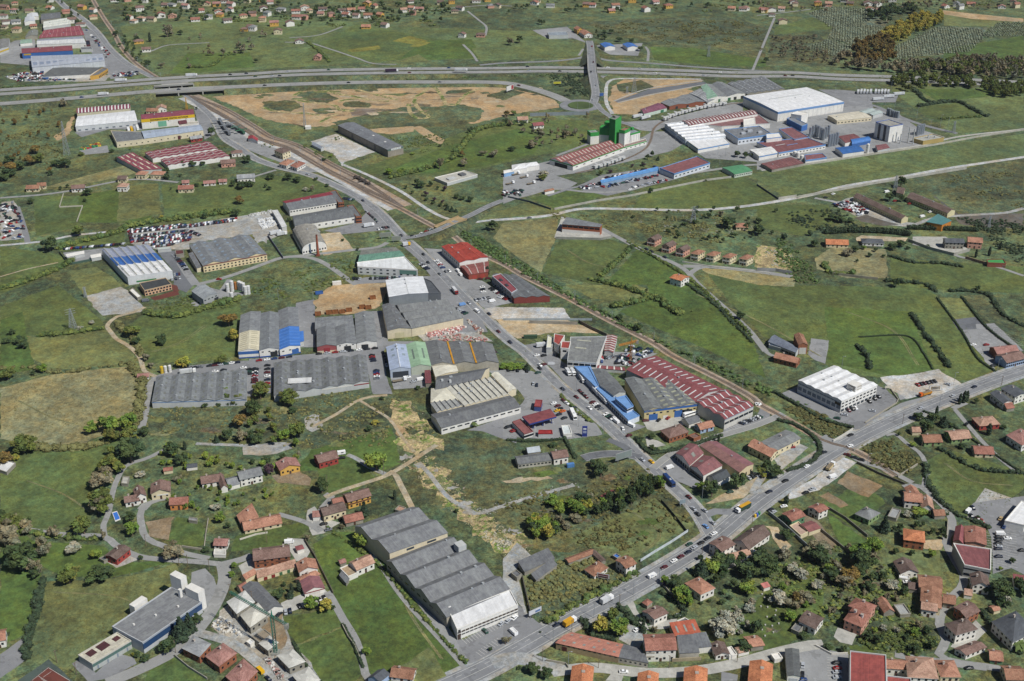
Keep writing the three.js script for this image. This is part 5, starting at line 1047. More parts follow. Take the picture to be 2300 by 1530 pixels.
H([265,1132,432,1092],9,4.4,'g','y','p','bright yellow house with salmon roof beside dug garden');
H([850,1402,1042,1347],8,5.4,'gv','y','b','ochre house with balcony and brown roof beside lane fork',{band:[['F',2.6,.8, PL('#6e3d30'), 'balcony']]});
K([725,1435,842,1410],3.4,'gV','c','r','red-roofed link wing beside the ochre balcony house',{name:'annex', cat:'annex', d:7});
H([640,1520,828,1468],8,5,'gv','c','d','cream farmhouse with dark brown roof beside lane fork');
K([545,1535,612,1530],3,'gV','w','p','small pink-roofed annex of the cream farmhouse',{name:'annex', cat:'annex', d:6});
tile(1,3);
H([830,167,977,132],7,3.2,'gv','s','r','stone barn with rusty red roof above the lawn',{name:'barn', cat:'barn', win:[], chim:[]});
tile(2,2);
// petrol station
{ const g = base(P(300,745)), cs = [P(165,682,5.2), P(227,745,5.2), P(457,682,5.2), P(405,615,5.2)], mb = new MB(g.position), up = q => V3(q.x, 6.1, q.z); mb.slab(...cs.map(up), .1).mesh('canopy_roof', M('sheet','#8d4c4e'), g);
  for (let i = 0; i < 4; i++) { const a = cs[i], b = cs[(i + 1) % 4]; const f = box(g, 'canopy_fascia', M('wall','#34468e',.6), (a.x + b.x) / 2 - g.position.x, 5.55, (a.z + b.z) / 2 - g.position.z, a.distanceTo(b) + .1,1,.25, dirOf(a, b)); }
  for (const [s, t] of [[.2,.3],[.2,.75],[.55,.3],[.55,.75],[.88,.3],[.88,.75]]) { const a = cs[0].clone().lerp(cs[1], t), b = cs[3].clone().lerp(cs[2], t), p = a.lerp(b, s); box(g, 'column', M('wall','#3a4a92'), p.x - g.position.x, 2.6, p.z - g.position.z, .5,5.2,.5); box(g, 'fuel_pump', M('wall','#c8ccd4'), p.x - g.position.x + 1.2,.9, p.z - g.position.z, .8,1.7,.5); }
  put(g, 'petrol_station_canopy','maroon petrol station canopy with blue edge on columns','canopy'); }
K([78,717,182,822,258,798,150,692],3.8,'f', wht, SH('#955d5b'), 'white petrol station shop with maroon roof',{name:'shop', cat:'shop', parapet: SH('#955d5b'), win:[['R',3,3,1.6,.8]]});
K([303,817,425,817,420,788,306,788],3,'f', lgr, SH('#a83030'), 'small grey service box with bright red roof',{name:'kiosk', cat:'kiosk', parapet: PL('#a83030') });
K([520,822,592,817,568,745,502,750],2.8,'f', wht, MT('#dfe6e4'), 'white car wash cabin on the petrol forecourt',{name:'kiosk', cat:'kiosk'});
K([268,582,326,586,338,530,280,527],4,'f', PL('#4a5a94'), SH('#a34b4c'), 'small maroon-topped wash bay beside the factory',{name:'wash_bay', cat:'wash bay', parapet: SH('#a34b4c') });
{ const g = base(P(700,848)); box(g, 'pylon_body', M('wall','#2f3f94',.5), 0,4.2,0,3.2,7.6,.7); box(g, 'price_panel', M('wall','#e8ecf2',.5), 0,6.2,.38,2,1.2,.06); box(g, 'price_panel', M('wall','#c9d2ea',.5), 0,4.4,.38,2.2,.5,.06); box(g, 'price_panel', M('wall','#c9d2ea',.5), 0,3.4,.38,2.2,.5,.06); box(g, 'plinth', M('conc','#b5b5b0'), 0,.25,0,3.4,.5,1); put(g, 'price_sign','tall blue petrol price sign on the forecourt','sign'); }
// blue-roofed dealership
K([613,240,792,412,822,402,747,240],5,'f', PL('#dfe6ee'), blr, 'blue wedge-shaped roof at the head of dealership',{name:'dealership', cat:'dealership', parapet: blr });
K([800,430,1075,702,1172,662,842,402],4.4,'f', PL('#e4eaf0'), blr, 'long blue-roofed dealership beside the row of trucks',{name:'dealership', cat:'dealership', parapet: blr, win:[['F',16,2,1.8,.8]]});
K([962,512,1066,602,1120,578,1055,490],7.6,'f', PL('#d9e2ec'), blr, 'raised blue-roofed office block of the dealership',{name:'office_building', cat:'office', parapet: blr, win:[['R',4,1.8,1.1,5.4],['F',8,1.8,1.1,5.4]]});
K([832,402,950,492,1052,462,980,370],5.4,'gV', lgr, SH('#737677'), 'grey workshop roof behind the raised blue office',{rise:1.5});
K([765,272,832,392,985,372,872,268],5,'gV', lgr, SH('#7a7d7d'), 'grey workshop roof next to the blue wedge',{rise:1.2});
K([1215,622,1676,566,1480,362,1048,345],8,'nU3',['wall','#d5c592'], SH('#828584'), 'large grey hall with blue fascia and cream front',{rise:1.6, sky:{n:7, w:1.6, a:.25, b:.75, only:[2,3,4,5], m: SH('#b4b59c') }, band:[['F',6.5,1.6, blu],['L',7.2,.8, blu],['F',6.6,1.3, wht, 'sign_panel',.02,.2]], door:[['F',.17,6,4.6, blu, 'roller_door'],['F',.66,7,5, blu, 'roller_door'],['F',.8,7,5, PL('#2c3034'), 'roller_door'],['F',.4,3.4,2.4, wht, 'window']], win:[['F',8,1.6,1,4.6]]});
K([1060,268,1640,545,1885,438,1312,150],8,'gV', lgr, SH('#925355'), 'long maroon striped hall beside the railway, upper half',{rise:2.6, sky: strips(12,.8,.25,.75) });
K([1642,546,1905,695,2152,580,1887,437],8,'nU3', PL('#d2d0c8'), SH('#925355'), 'maroon striped hall with zigzag skylights and white front',{rise:1.6, sky: strips(5,.8,.06,.94), win:[['R',6,4,1.6,3.6]], band:[['R',6.8,1.1, PL('#aeb8c2')]]});
{ const b = K([552,192,802,214,890,-18,580,-12],7.5,'f', wht, SH('#8a8c8a'), 'grey flat-roofed showroom with white walls beside avenue',{name:'showroom', cat:'showroom', parapet: lgr, win:[['F',5,3.6,1.8,4.4],['F',5,3.6,1.6,1]], units:[[.35,.55,8,.25,1.4, MT('#cfcfb8'), 'skylight',-.45],[.4,.85,10,.25,1.2, MT('#cfcfb8'), 'skylight',-.45]]}); }
K([495,82,566,88,582,28,505,24],9,'f', wht, SH('#a84a42'), 'white stair block with square red roof at showroom',{name:'stair_block', cat:'tower', parapet: wht, win:[['F',1,2.6,1.4,6]]});
K([435,30,480,60,530,-25,440,-40],7,'f', wht, SH('#a84a42'), 'white corner wing with red roof at the showroom',{name:'showroom_wing', cat:'showroom', parapet: wht });
K([372,80,418,80,440,0,385,-30],5,'f', lgr, MT('#e2e0cc'), 'narrow cream canopy wing left of the showroom',{name:'canopy_wing', cat:'canopy'});
K([872,106,946,120,980,-18,892,-26],5,'gU', lgr, SH('#925a59'), 'small red and white striped shed beside car yard',{name:'shed', cat:'shed', rise:.8, sky: strips(7,.9,0,1,'#e9e6dc') });
K([800,255,1050,275,1040,250,810,232],2.6,'gV', lgr, SH('#925355'), 'low red striped lean-to below the car yard',{name:'lean_to', cat:'lean-to', rise:.4, sky: strips(4,1,0,1,'#e9e6dc') });
H([1357,792,1430,857,1592,802],0,4,'h','b','b','brick house with big brown roof inside the curved hedge',{rise:2.6});
K([1590,835,1640,862,1700,840],2.6,'f','b','b','brown garden pergola beside the curved hedge house',{name:'pergola', cat:'pergola'});
H([1698,782,1812,752],7,3.4,'gv','u','o','small blue-walled house with orange roof below striped hall');
K([1598,740,1697,708],3,'gV','w', dgr, 'small grey-roofed shed beside the blue-walled house',{name:'shed', cat:'shed', d:8});
K([1690,920,2032,1152,2152,1078,1832,885],6,'gV',['wall','#d9c9a4'], SH('#946c66'), 'long maroon-roofed hall with cream end',{rise:1.4, roofs:[SH('#946c66'), SH('#96686a')], win:[['R',3,1.2,2,1]]});
K([1485,987,1602,1092,1722,985,1602,900],5,'gU', wht, SH('#926262'), 'maroon gabled pavilion with white trim, upper of two',{name:'pavilion', cat:'pavilion', rise:2.4, sky:{n:1, w:3, a:.3, b:.7, m: SH('#8f9088') }, win:[['F',6,2,2.6,.6]]});
K([1615,1097,1722,1177,1882,1090,1722,1005],5,'gU', wht, SH('#926262'), 'maroon gabled pavilion with white trim, lower of two',{name:'pavilion', cat:'pavilion', rise:2.4, sky:{n:1, w:3, a:.3, b:.7, m: SH('#8f9088') }, win:[['F',6,2,2.6,.6]]});
K([1760,1182,1832,1242,1952,1182],3.6,'gU', wht, SH('#4f5458'), 'dark grey-roofed annex below the maroon pavilions',{name:'annex', cat:'annex'});
K([130,1082,417,1047],3.4,'gV',['conc','#c8c4b6'], SH('#7a7c7b'), 'long grey-roofed stable in the hedged plot',{name:'stable', cat:'stable', d:9, rise:1.4, win:[['F',9,1.4,.9,1.5]]});
K([215,985,320,970],3,'gV','s', MT('#b0b8bc'), 'small pale shed behind the long stable',{name:'shed', cat:'shed', d:6});
H([438,1032,560,1012],8,5,'gv','w','b','white two-storey house beside the long stable');
boxAt(578,1105,610,1100,[4.5,2.2,2.2], MT('#5d92cf'), 'light blue cabin beside the hedged plot','cabin','cabin');
boxAt(895,1365,965,1325,[10,2.4,2.4], wht, 'white container with red roof in the scrub','container','container',{top: SH('#814841') });
H([2110,922,2300,1017,2352,962],0,5,'gv','c','o','cream house with long orange roof beside the main road');
tile(3,2);
H([30,897,155,967,374,858],0,4.6,'g','c','g','long grey-roofed barn with cream wall by the main road',{name:'barn', cat:'barn'});
{ const b = K([358,362,730,537,1036,402],9.4,'nU5', wht, ['metal','#f4f4f2',.6],'big white showroom with ribbed white roof beside main road',{name:'showroom', cat:'showroom', rise:.7, win:[['F',9,3,2.6,2.6,1,3,['wall','#8f959a']],['R',10,2.2,1,6.4,1,3,['','#2a3036',.2]],['R',10,2.2,1,4,1,3,['','#2a3036',.2]],['F',12,2.6,.7,7,1,3,['wall','#8f959a']],['R',9,3,1.9,.6,1,3,['','#39424a',.2]]], units:[[.85,.52,7,4.5,7, wht, 'roof_sign_tower',.2]], band:[['F',5.2,1.8, PL('#5a4a30'), 'sign_panel',.86,.98]]});
  const t = b.L(.85,.52,0).sub(b.ctr), ry = Math.atan2(-(b.FACES.R[1].z - b.FACES.R[0].z), b.FACES.R[1].x - b.FACES.R[0].x);
  for (const [a, off] of [[ry, 3.55],[ry - Math.PI / 2,3.55]]) { const n = V3(Math.sin(a), 0, Math.cos(a)); box(b.g, 'sign_panel', M('wall','#8a744a'), t.x + n.x * off, 12.2, t.z + n.z * off, 5.6,2.4,.12, a); box(b.g, 'sign_face', M('wall','#e9e7e0'), t.x + n.x * (off + .08), 12.2, t.z + n.z * (off + .08), 4.8,1.7,.08, a); }}
H([150,162,342,210],8,4.4,'gv','b','o','long brick house with orange roof beside the fire station yard',{name:'house'});
K([100,28,335,122,365,85,152,-28],4,'gV', lgr, SH('#7a8290'), 'grey-blue roofed depot with long low wing',{name:'depot', cat:'depot', rise:1.2, win:[['F',8,2.6,1.6,.6]]});
K([105,55,205,85,218,55,120,20],3,'f', lgr, MT('#5c86b4'), 'small blue-roofed bay in front of the depot',{name:'depot_bay', cat:'depot'});
K([360,55,438,55],7.5,'gU','b','x','tall brick tower house of the depot',{name:'tower_house', cat:'tower', d:16, rise:1.6, door:[['F',.5,5,5, PL('#d8d6d0'), 'garage_door']]});
H([2103,432,2222,502,2320,470],0,6,'gv','w','k','white row house with dark grey roof by the bend, upper',{name:'house'});
H([2012,472,2120,557,2192,535],0,5,'gv','w','k','white row house with dark grey roof by the bend, lower',{name:'house'});
K([2150,605,2215,595],2.6,'gV','s','r','small red-roofed outbuilding below the white row houses',{name:'outbuilding', cat:'outbuilding', d:7});
H([2150,207,2310,167],11,5,'gv','u','b','brick school with blue-framed windows beside the long car park',{name:'school', cat:'school', win:[['F',9,1.4,1.5,.8,2,2.3]]});
H([2068,132,2252,112],10,4.6,'gv','b','p','rear salmon-roofed block of the brick school',{name:'school_block', cat:'school', win:[]});
H([1918,752,2087,737],10,3.6,'h','r','l','red-walled bungalow with terracotta roof beside cypress',{name:'bungalow'});
H([1678,868,1842,852],10,3.4,'gv','n','l','green-walled bungalow with salmon roof in open garden',{name:'bungalow'});
H([1443,892,1592,887],9,3.4,'gv','n','x','green-walled bungalow with brown roof beside hedge',{name:'bungalow'});
K([1340,805,1412,805],2.6,'gV','c','l','tiny salmon-roofed shed above the green bungalows',{name:'shed', cat:'shed', d:6});
H([1878,988,2037,993],9,3,'gv','c','r','rusty red-roofed bungalow at the meadow corner',{name:'bungalow'});
H([2150,832,2280,917,2400,860],0,5,'h','w','p','white house with salmon hipped roof at right picture edge',{rise:2.2});
H([1275,1392,1420,1407],9,5.4,'gv','w','o','white three-window house with orange roof above the farm lane');
H([1420,1452,1517,1462],10,4.4,'g','w','l','white house with pale terracotta roof adjoining the three-window house');
K([1310,1350,1410,1345],4,'gU','w','o','orange-roofed rear wing of the three-window house',{name:'annex', cat:'annex', d:8});
K([1530,1525,1620,1520],2.6,'gV','s','x','low old tiled shed beside the farm lane',{name:'shed', cat:'shed', d:6});
tile(0,1);
for (const [a, b, c, lb] of [[0,.4, MT('#f0f0ee'), 'white front third of the big banded hall'],[.4,.68, MT('#3f6fb4'), 'blue middle third of the big banded hall'],[.68,1, MT('#a5abbc'), 'grey-blue rear third of the big banded hall']]) {
  const l = (t) => [1095 + (872 - 1095) * t, 930 + (690 - 930) * t], r = t => [1480 + (1275 - 1480) * t, 875 + (650 - 875) * t];
  K([...l(a), ...r(a), ...r(b), ...l(b)],7,'SU6', PL('#dfe2e2'), c, lb, {rise:1, oh:.02, name:'hall', cat:'hall', ridge: MT('#b9b7a4'), win:[], band: a ? [] : [['F',1.6,1.2, PL('#3f8a52'), 'sign_band',.18,.62]]});
}
{ K([1240,1042,1472,987,1420,932,1195,977],5,'f',['wall','#e0b894'], SH('#45484a'), 'restaurant with flat black roof and cream front',{name:'restaurant', cat:'restaurant', parapet: PL('#c9b08e'), win:[['F',9,1.7,1.3,2.8],['F',8,1.5,1.4,.5]]});
  Y('court',[1290,1105,1520,1040,1540,1080,1330,1130],'terrace'); Y('court',[1470,990,1520,1000,1540,1050,1490,1060],'terrace');
  K([1110,1040,1180,1105,1215,1090,1140,1020],2.6,'f','s', wht, 'low white shed left of the black-roofed restaurant',{name:'shed', cat:'shed'}); }
K([1745,832,2292,732,2142,570,1625,652],6,'nU3',['wall','#ecd9ae'], SH('#868a8c'), 'cream factory with three grey gables and red tile edge',{name:'factory', cat:'factory', rise:2.4, sky:{n:6, w:2.4, a:.3, b:.55, m: SH('#8fa0b0') }, band:[['F',5.4,1, TILE.r, 'tile_edge']], win:[['F',17,1.4,1.1,.8,2,2.5]]});
K([1690,850,1728,840,1655,730,1622,745],4,'mV', cream, dgr, 'narrow grey lean-to on the side of three-gabled cream factory',{name:'lean_to', cat:'lean-to'});
K([1745,1117,1868,1067,1762,990,1645,1047],6.5,'gU',['wall','#a9acac'], SH('#a2a7a9'), 'light grey steel shed beside the cement silos',{rise:1.6, door:[['F',.88,4,3.6, PL('#30343a')]], win:[['F',4,1.6,.8,4.4]]});
for (const [x, y, h] of [[1958,1055,7],[1996,1050,9],[2058,1032,7],[2076,1040,7],[2094,1048,7],[2110,1076,7],[2136,1072,7],[1992,1120,6]]) cylinderTank(x, y, 1.5, h, PL('#e6e6e2'), 'white upright cement silo in the yard beside steel shed');
cylinderTank(2024,1030,1.2,6, PL('#b5763a'), 'orange cement silo among the white silos');
K([575,755,722,725,720,705,565,735],3,'mV', lgr, wht, 'white car-display canopy beside hall, nearer the field',{name:'canopy', cat:'canopy', rise:.3});
K([785,765,868,750,862,728,778,742],3,'mV', lgr, wht, 'white car-display canopy closest to the banded hall',{name:'canopy', cat:'canopy', rise:.3});
K([1355,690,1470,680,1465,668,1350,675],3,'f', lgr, MT('#c9d6cc'), 'pale office cabin behind the banded hall',{name:'cabin', cat:'cabin'});
K([1510,735,1580,725,1570,690,1505,695],3.5,'f','s', SH('#6a3a38'), 'small maroon-roofed gatehouse beside scrapped cars',{name:'gatehouse', cat:'gatehouse'});
const HS = (list, pre) => { for (const [x1, y1, x2, y2, d, h, r, w, f, lb] of list) H([x1, y1, x2, y2], d, h, r, w, f, lb, {chim:[]}); };
HS([[1165,45,1245,48,9,5,'h','c','o','cream house with orange roof beside the striped maroon halls'],[1290,45,1396,48,9,5,'h','c','o','second cream orange-roofed house next to maroon halls'],[1005,152,1085,152,9,5,'h','w','l','white square house with pale tiled roof on field edge'],[1008,85,1080,85,8,4,'gv','c','d','brown-roofed house above the white square house'],[1530,172,1656,168,9,4,'gv','c','r','chalet with red roof alone in the meadow'],[612,167,724,160,8,4,'gv','w','b','white house with brown roof beside dark hedge trees'],[222,168,330,164,8,3.6,'gv','c','x','low brown-roofed house behind conifers at field lane'],[320,145,390,140,7,3.6,'gv','c','x','small brown-roofed house beside the field lane'],[2038,80,2187,70,9,5,'gv','w','s','white house with pale grey roof in the tree gap'],[1750,122,1850,116,5,3,'gv','w','p','long low white shed with salmon roof by the lane'],[1565,118,1622,114,5,3,'gv','w','p','tiny salmon-roofed shed by the field lane'],[1880,108,1945,105,5,3,'gv','w','p','small salmon-roofed barn left of pale grey-roofed house']]);
tile(1,1);
K([345,352,752,285,692,195,287,277],6,'gV', wht, gry, 'white factory with maroon rear roof slope',{name:'factory', cat:'factory', rise:2.4, roofs:[SH('#7d8082'), SH('#9b3d48')], win:[['F',16,1.6,1,3.6]]});
K([765,287,812,282,742,180,685,192],6.8,'f','b', dgr, 'brick end block of the maroon-sloped factory',{name:'office_building', cat:'office', win:[['F',3,1.4,1.2,1.2,2,2.8]]});
K([395,487,917,405,847,320,370,402],6,'gV', wht, SH('#747778'), 'white factory with long dark grey roof',{name:'factory', cat:'factory', rise:2.2, win:[['F',9,1.8,1.2,2.6]]});
K([917,407,964,402,892,305,838,312],6.8,'f','b', dgr, 'brick end block of the dark grey-roofed factory',{name:'office_building', cat:'office', win:[['F',3,1.4,1.2,1.2,2,2.8]]});
K([195,355,240,350,320,490,280,500],4,'gV', lgr, MT('#dcdcd8'), 'narrow white-roofed store beside the dark grey factory',{rise:.6});
K([455,692,662,652,580,505,370,537],4.5,'bU', wht, SH('#a09c92'), 'old barrel-vaulted shed with stained grey roof',{rise:5.5, win:[['F',9,1.2,1.4,1.2]]});
{ const g = base(P(590,745)); const s = new THREE.Mesh(new THREE.CylinderGeometry(.75,1.3,19,14), M('brick','#b5654a')); s.position.y = 9.5; s.name = 'shaft'; g.add(s); piece(g, 'crown_ring', UCYL, M('brick','#9c5540'), 0,18.8,0,.9,.7,.9); piece(g, 'flue', UCYL, M('','#1c1a18',.9), 0,19.1,0,.55,.15,.55); box(g, 'plinth', M('brick','#a85c44'), 0,.6,0,3,1.2,3); put(g, 'factory_chimney','tall free-standing brick factory chimney','chimney'); }
K([930,836,1446,866,1332,750,925,800],7,'f',['wall','#d9dcda'], MT('#eef0ee'), 'white car dealership with windowed front and pale roof',{name:'dealership', cat:'dealership', parapet: wht, win:[['F',9,2,1,4.6],['F',9,2,1,1.6]], band:[['F',2.6,3.4,['','#5d8074',.15],'glazing_panel',.7,.98]]});
K([935,797,1337,747,1252,670,962,697],6,'gV', lgr, SH('#86887f'), 'grey and green roofed workshop behind white dealership',{rise:.8, roofs:[SH('#6f9a86'), SH('#86887f')]});
K([1200,1097,1536,1062,1490,922,1172,955],8.5,'gU',['wall','#8d949c'], MT('#eff1f1'), 'grey-walled hall with bright white roof beside avenue',{rise:1, band:[['F',0,.5, PL('#a03038')]], ridge: PL('#cfd2d2') });
K([1537,1064,1645,1062,1562,962,1500,936],7.5,'f', PL('#6a6f76'), SH('#5a5e63'), 'dark grey side block of the white-roofed hall',{name:'office_building', cat:'office'});
K([1186,1387,1392,1367,1252,1165,1140,1167],7,'gU', cream, SH('#77797a'), 'grey-roofed builders hall with cream wall, left bay',{rise:1.4, door:[['F',.5,7,4.5, PL('#d8cfa8')]], sky:{n:4, w:2.6, a:.3, b:.6, m: SH('#8a8f92') }});
K([1395,1367,1837,1277,1682,1120,1256,1167],7,'aV3', cream, SH('#868887'), 'builders hall with three long grey roof waves',{rise:2.4, door:[['F',.2,4,4, PL('#e6dcc0')],['F',.4,4,4, PL('#e6dcc0')]]});
K([1806,802,2050,757,1872,630,1653,664],7,'nU2', wht, SH('#ae4638'), 'bright red-roofed hall across the avenue',{rise:1, win:[['L',9,2.4,1.4,3.6]], ridge: SH('#c9604e') });
K([1885,907,2052,882,2055,792,1812,832],4.6,'gV',['brick','#a8553f'], SH('#975a53'), 'brick annex with maroon striped roof below red hall',{rise:1.2, sky: strips(3,.6,.05,.95,'#cfc4ba'), door:[['F',.3,4,3.4, PL('#b0483c')],['F',.7,4,3.4, PL('#b0483c')]]});
K([2085,917,2252,1062,2302,1032,2160,896],7.5,'f',['wall','#8f959c'], SH('#974e55'), 'narrow maroon-roofed office block beside car lots',{name:'office_building', cat:'office', parapet: PL('#c9ccd0'), win:[['F',8,2.2,1.1,1,2,3.2]], units:[[.3,.4,4,.5,2, M('','#3a3c42',.6), 'roof_louvre',-.3],[.62,.4,4,.5,2, M('','#3a3c42',.6), 'roof_louvre',-.3]]});
full();
K([537,748,583,743,585,700,541,708],6,'gU', lgr, SH('#8a8d8e'), 'grey-roofed rear of the cream-roofed left bay',{rise:1.6});
K([535,789,581,786,583,744,538,749],6,'gU', wht, MT('#ddd5b8'), 'white warehouse with cream roof and blue front band, leftmost bay',{rise:1.6, band:[['F',3.2,2.2, blu],['F',0,.9, PL('#2f5aa8')]], sky:{n:9, w:.5, a:.2, b:.8, m: SH('#b0a88a') }});
K([582,787,627,783,626,703,586,704],6,'gU', wht, SH('#85898b'), 'white warehouse with grey gable roof, middle bay',{rise:1.6, band:[['F',0,1, PL('#2f5aa8')]], door:[['F',.72,5,4, PL('#2c3034')]], win:[['F',3,1.4,.8,4]]});
K([628,785,674,776,671,734,627,741],6,'gU', wht, MT('#4a80cc'), 'bright blue-roofed warehouse front bay',{rise:1.6, band:[['F',0,1, PL('#2f5aa8')]], door:[['F',.75,5,4, blu]], win:[['F',3,1.6,.8,3.6]], sky:{n:6, w:.35, a:0, b:1, m: MT('#6f9bda') }});
K([627,740,671,733,668,690,625,698],6,'gU', lgr, SH('#85888a'), 'grey-roofed warehouse behind the bright blue bay',{rise:1.6});
K([674,768,682,766,681,745,673,746],4,'mV', lgr, MT('#4a80cc'), 'narrow blue lean-to beside the bright blue bay',{name:'lean_to', cat:'lean-to', rise:.4});
K([712,779,755,776,752,735,712,738],5.6,'gU',['wall','#a5585a'], SH('#7f8283'), 'grey shed with maroon front, leftmost of three',{rise:1.4, door:[['F',.5,4.5,4, PL('#a03a40')]], band:[['F',0,2, cream, 'wall_panel']]});
K([756,775,800,771,795,730,754,734],5.6,'gU', wht, SH('#828586'), 'grey shed with white and green front, middle of three',{rise:1.4, door:[['F',.55,5,4, PL('#2c3034')]], band:[['F',0,.6, PL('#5c8a62')]], win:[['F',3,1.2,.7,4.4]]});
K([801,771,846,767,838,700,797,705],5.6,'gU', wht, SH('#888b8b'), 'grey shed with white front, rightmost of three',{rise:1.4, door:[['F',.4,5,4, PL('#2c3034')]], band:[['F',0,.5, PL('#8a3a3e')]]});
K([708,739,794,731,791,708,709,714],5.6,'gV', lgr, SH('#8a8d8e'), 'grey cross shed behind the three small sheds',{rise:1.4});
tile(1,1);
K([1700,118,1960,45,1850,10,1590,72],3.2,'f', lgr, ['conc','#cfccc2'],'low concrete water works with open tanks beside plantation',{name:'water_works', cat:'water works', parapet: wht, units:[[.3,.4,9,1,5, lgr, 'tank_block',-.4],[.7,.5,6,1.6,6, dgr, 'tank_block',-.4]]});
tile(2,1);
K([508,470,832,497,850,480,545,420],8,'mV',['brick','#b86a46'], SH('#85888a'), 'long brick workshop with two rows of windows',{name:'workshop', cat:'workshop', rise:.6, win:[['F',7,4.2,1.4,5.2],['F',7,3.6,1.1,1.6]], band:[['F',.1,2.9, wht, 'wall_panel']]});
K([95,1107,402,1092,122,915,-88,905],5,'nU3',['brick','#9c4a40'], SH('#76797b'), 'grey-roofed brick workshop beside the railway',{name:'workshop', cat:'workshop', rise:1.2});
[[1240,600],[1365,655],[1486,690],[1612,722],[1747,735],[1885,752],[2030,765]].forEach(([x, y], i) => H([x, y, x + 66, y + 12, x + 122, y - 18],0,6.2, i < 3 ? 'g' : 'h', i < 3 ? 'p' : 'c', i < 3 ? 'd' : 'x', i < 3 ? 'tall pink gabled villa with dark roof in the villa row' : 'tall cream hipped villa in the villa row',{name:'villa', cat:'house', group:'row of villas above the lane', rise:2, chim:[] , band:[['F',2.6,.7, wht, 'balcony']]}));
H([1437,932,1530,957,1600,925],0,6,'gv','w','n','white three-storey house with orange roof alone by the lane',{band:[['F',1.8,.7, wht, 'balcony'],['F',4,.7, wht, 'balcony']]});
H([2005,498,2105,500],9,3,'h','c','o','small salmon-roofed house half hidden in trees',{chim:[]});
K([845,117,1342,5,1332,-22,835,95],3.4,'f',['metal','#8faac4'], MT('#6fa6dc'), 'very long narrow sky-blue car park canopy',{name:'canopy', cat:'canopy', y:0, parapet: MT('#6fa6dc') });
K([360,195,440,178,420,165,350,180],3,'gV','w','x','small white gatehouse beside the lorry yard',{name:'gatehouse', cat:'gatehouse', rise:.8});
tile(3,1);
K([832,238,1245,428,1302,412,882,212],4.6,'gV',['wall','#d8cfa4'], TILE.d, 'long barracks block with brown roof beside junk cars',{name:'barracks', cat:'barracks', rise:2.2, win:[['F',24,.9,1,1.6]]});
K([1290,242,1640,378,1705,352,1345,202],4.6,'gV',['wall','#d8cfa4'], TILE.d, 'long barracks block with brown roof beside burnt ground',{name:'barracks', cat:'barracks', rise:2.2, win:[['F',18,.9,1,1.6]]});
K([1200,200,1260,215,1275,165],4.6,'gV',['wall','#d8cfa4'], TILE.d, 'short barracks fragment with brown roof behind tall trees',{name:'barracks', cat:'barracks', rise:1.6});
K([1455,467,1590,492,1673,442,1557,386],5,'wV',['wall','#c9822e'], MT('#5d8f8c'), 'teal-roofed shed with orange wall below the barracks',{rise:1.6});
HS([[600,642,787,648,10,3.4,'gv','c','n','wide orange-red bungalow on the terrace below the hedge'],[912,632,1092,637,9,3,'h','w','k','slate-roofed bungalow below the tall cypress hedge'],[1622,628,1782,632,8,6,'gv','s','k','stone house with dark slate roof above terrace wall'],[1818,622,1938,632,10,6,'gv','p','o','orange chalet with big roof right of stone house']]);
K([1985,802,2142,810,2120,772,1978,775],4,'f',['brick','#a8604a'],['asphalt','#4fae5c'],'brick pavilion with bright green flat roof',{name:'pavilion', cat:'pavilion'});
tile(0,0);
K([648,1087,1177,1037,1152,950,667,1000],6,'gV',['wall','#d5d8d8'], MT('#f1f2f1'), 'white-roofed distribution hall beside the lattice mast',{rise:1.6, win:[['F',9,3,1.4,.8,1,3, PL('#6f7a84')]]});
K([660,972,1116,930,1116,893,660,930],7.5,'gV',['wall','#d9d2b4'], SH('#8b4657'), 'maroon canopy striped with white behind white-roofed hall',{name:'canopy', cat:'canopy', rise:1.2, sky: strips(16,1.3,0,1,'#f0efe8') });
{ const b = K([1212,1027,1669,982,1657,938,1210,985],11,'gV', wht, SH('#924b59'), 'tall white warehouse with yellow lettered sign band',{rise:1.2, oh:.1, band:[['F',7.5,3.5, PL('#efc41e'), 'sign_band']], win:[['F',3,1,.8,6.4]]});
  b.onFace('F',.38,4,9,6, M('wall','#7fc0a2'), 'painted_panel', b.g, .3);
  const font = await new FontLoader().loadAsync('fonts/droid/droid_sans_bold.typeface.json');
  const sign = (bd, f, text, size, pos, y, m, dep = .35) => { const g = new TextGeometry(text, { font, size, depth:.12, curveSegments:2}); g.computeBoundingBox(); const wd = g.boundingBox.max.x; g.translate(-wd / 2,0,0); const [a, e] = bd.FACES[f], p = a.clone().lerp(e, pos), me = new THREE.Mesh(g, m); let ry = Math.atan2(-(e.z - a.z), e.x - a.x); const n = V3(Math.sin(ry), 0, Math.cos(ry)).multiplyScalar(dep); me.position.set(p.x - bd.ctr.x + n.x, y, p.z - bd.ctr.z + n.z); me.rotation.y = ry; me.name = 'lettering'; bd.g.add(me); };
  sign(b, 'F','DISTRIBUCIONES CENTRO ASTURIAS',1.7,.52,8.4, M('','#2a2418',.7), .14);
  globalThis.__sign = sign; }
const sign = globalThis.__sign;
K([1240,1190,1744,1117,1717,1072,1215,1127],6.5,'gV', cream, MT('#b0bccb'), 'cream-walled warehouse with pale blue roof below yellow sign',{rise:1.2, win:[['F',9,1.4,1,2]], door:[['F',.58,3,4, PL('#5a2a30')]]});
K([1000,1223,1242,1195,1216,1130,950,1122],6,'f', cream, SH('#7c8082'), 'cream flat-roofed depot beside parked buses',{name:'depot', cat:'depot', win:[['F',5,1.2,1,2]]});
K([1535,1085,1708,1060,1700,1040,1535,1050],6,'f', wht, SH('#c9c4b4'), 'white office annex between yellow sign hall and pale roof',{name:'office_building', cat:'office', win:[['F',5,1.6,.9,3.4]], units:[[.2,.6,9,3,4, SH('#814850'), 'roof_house',0]]});
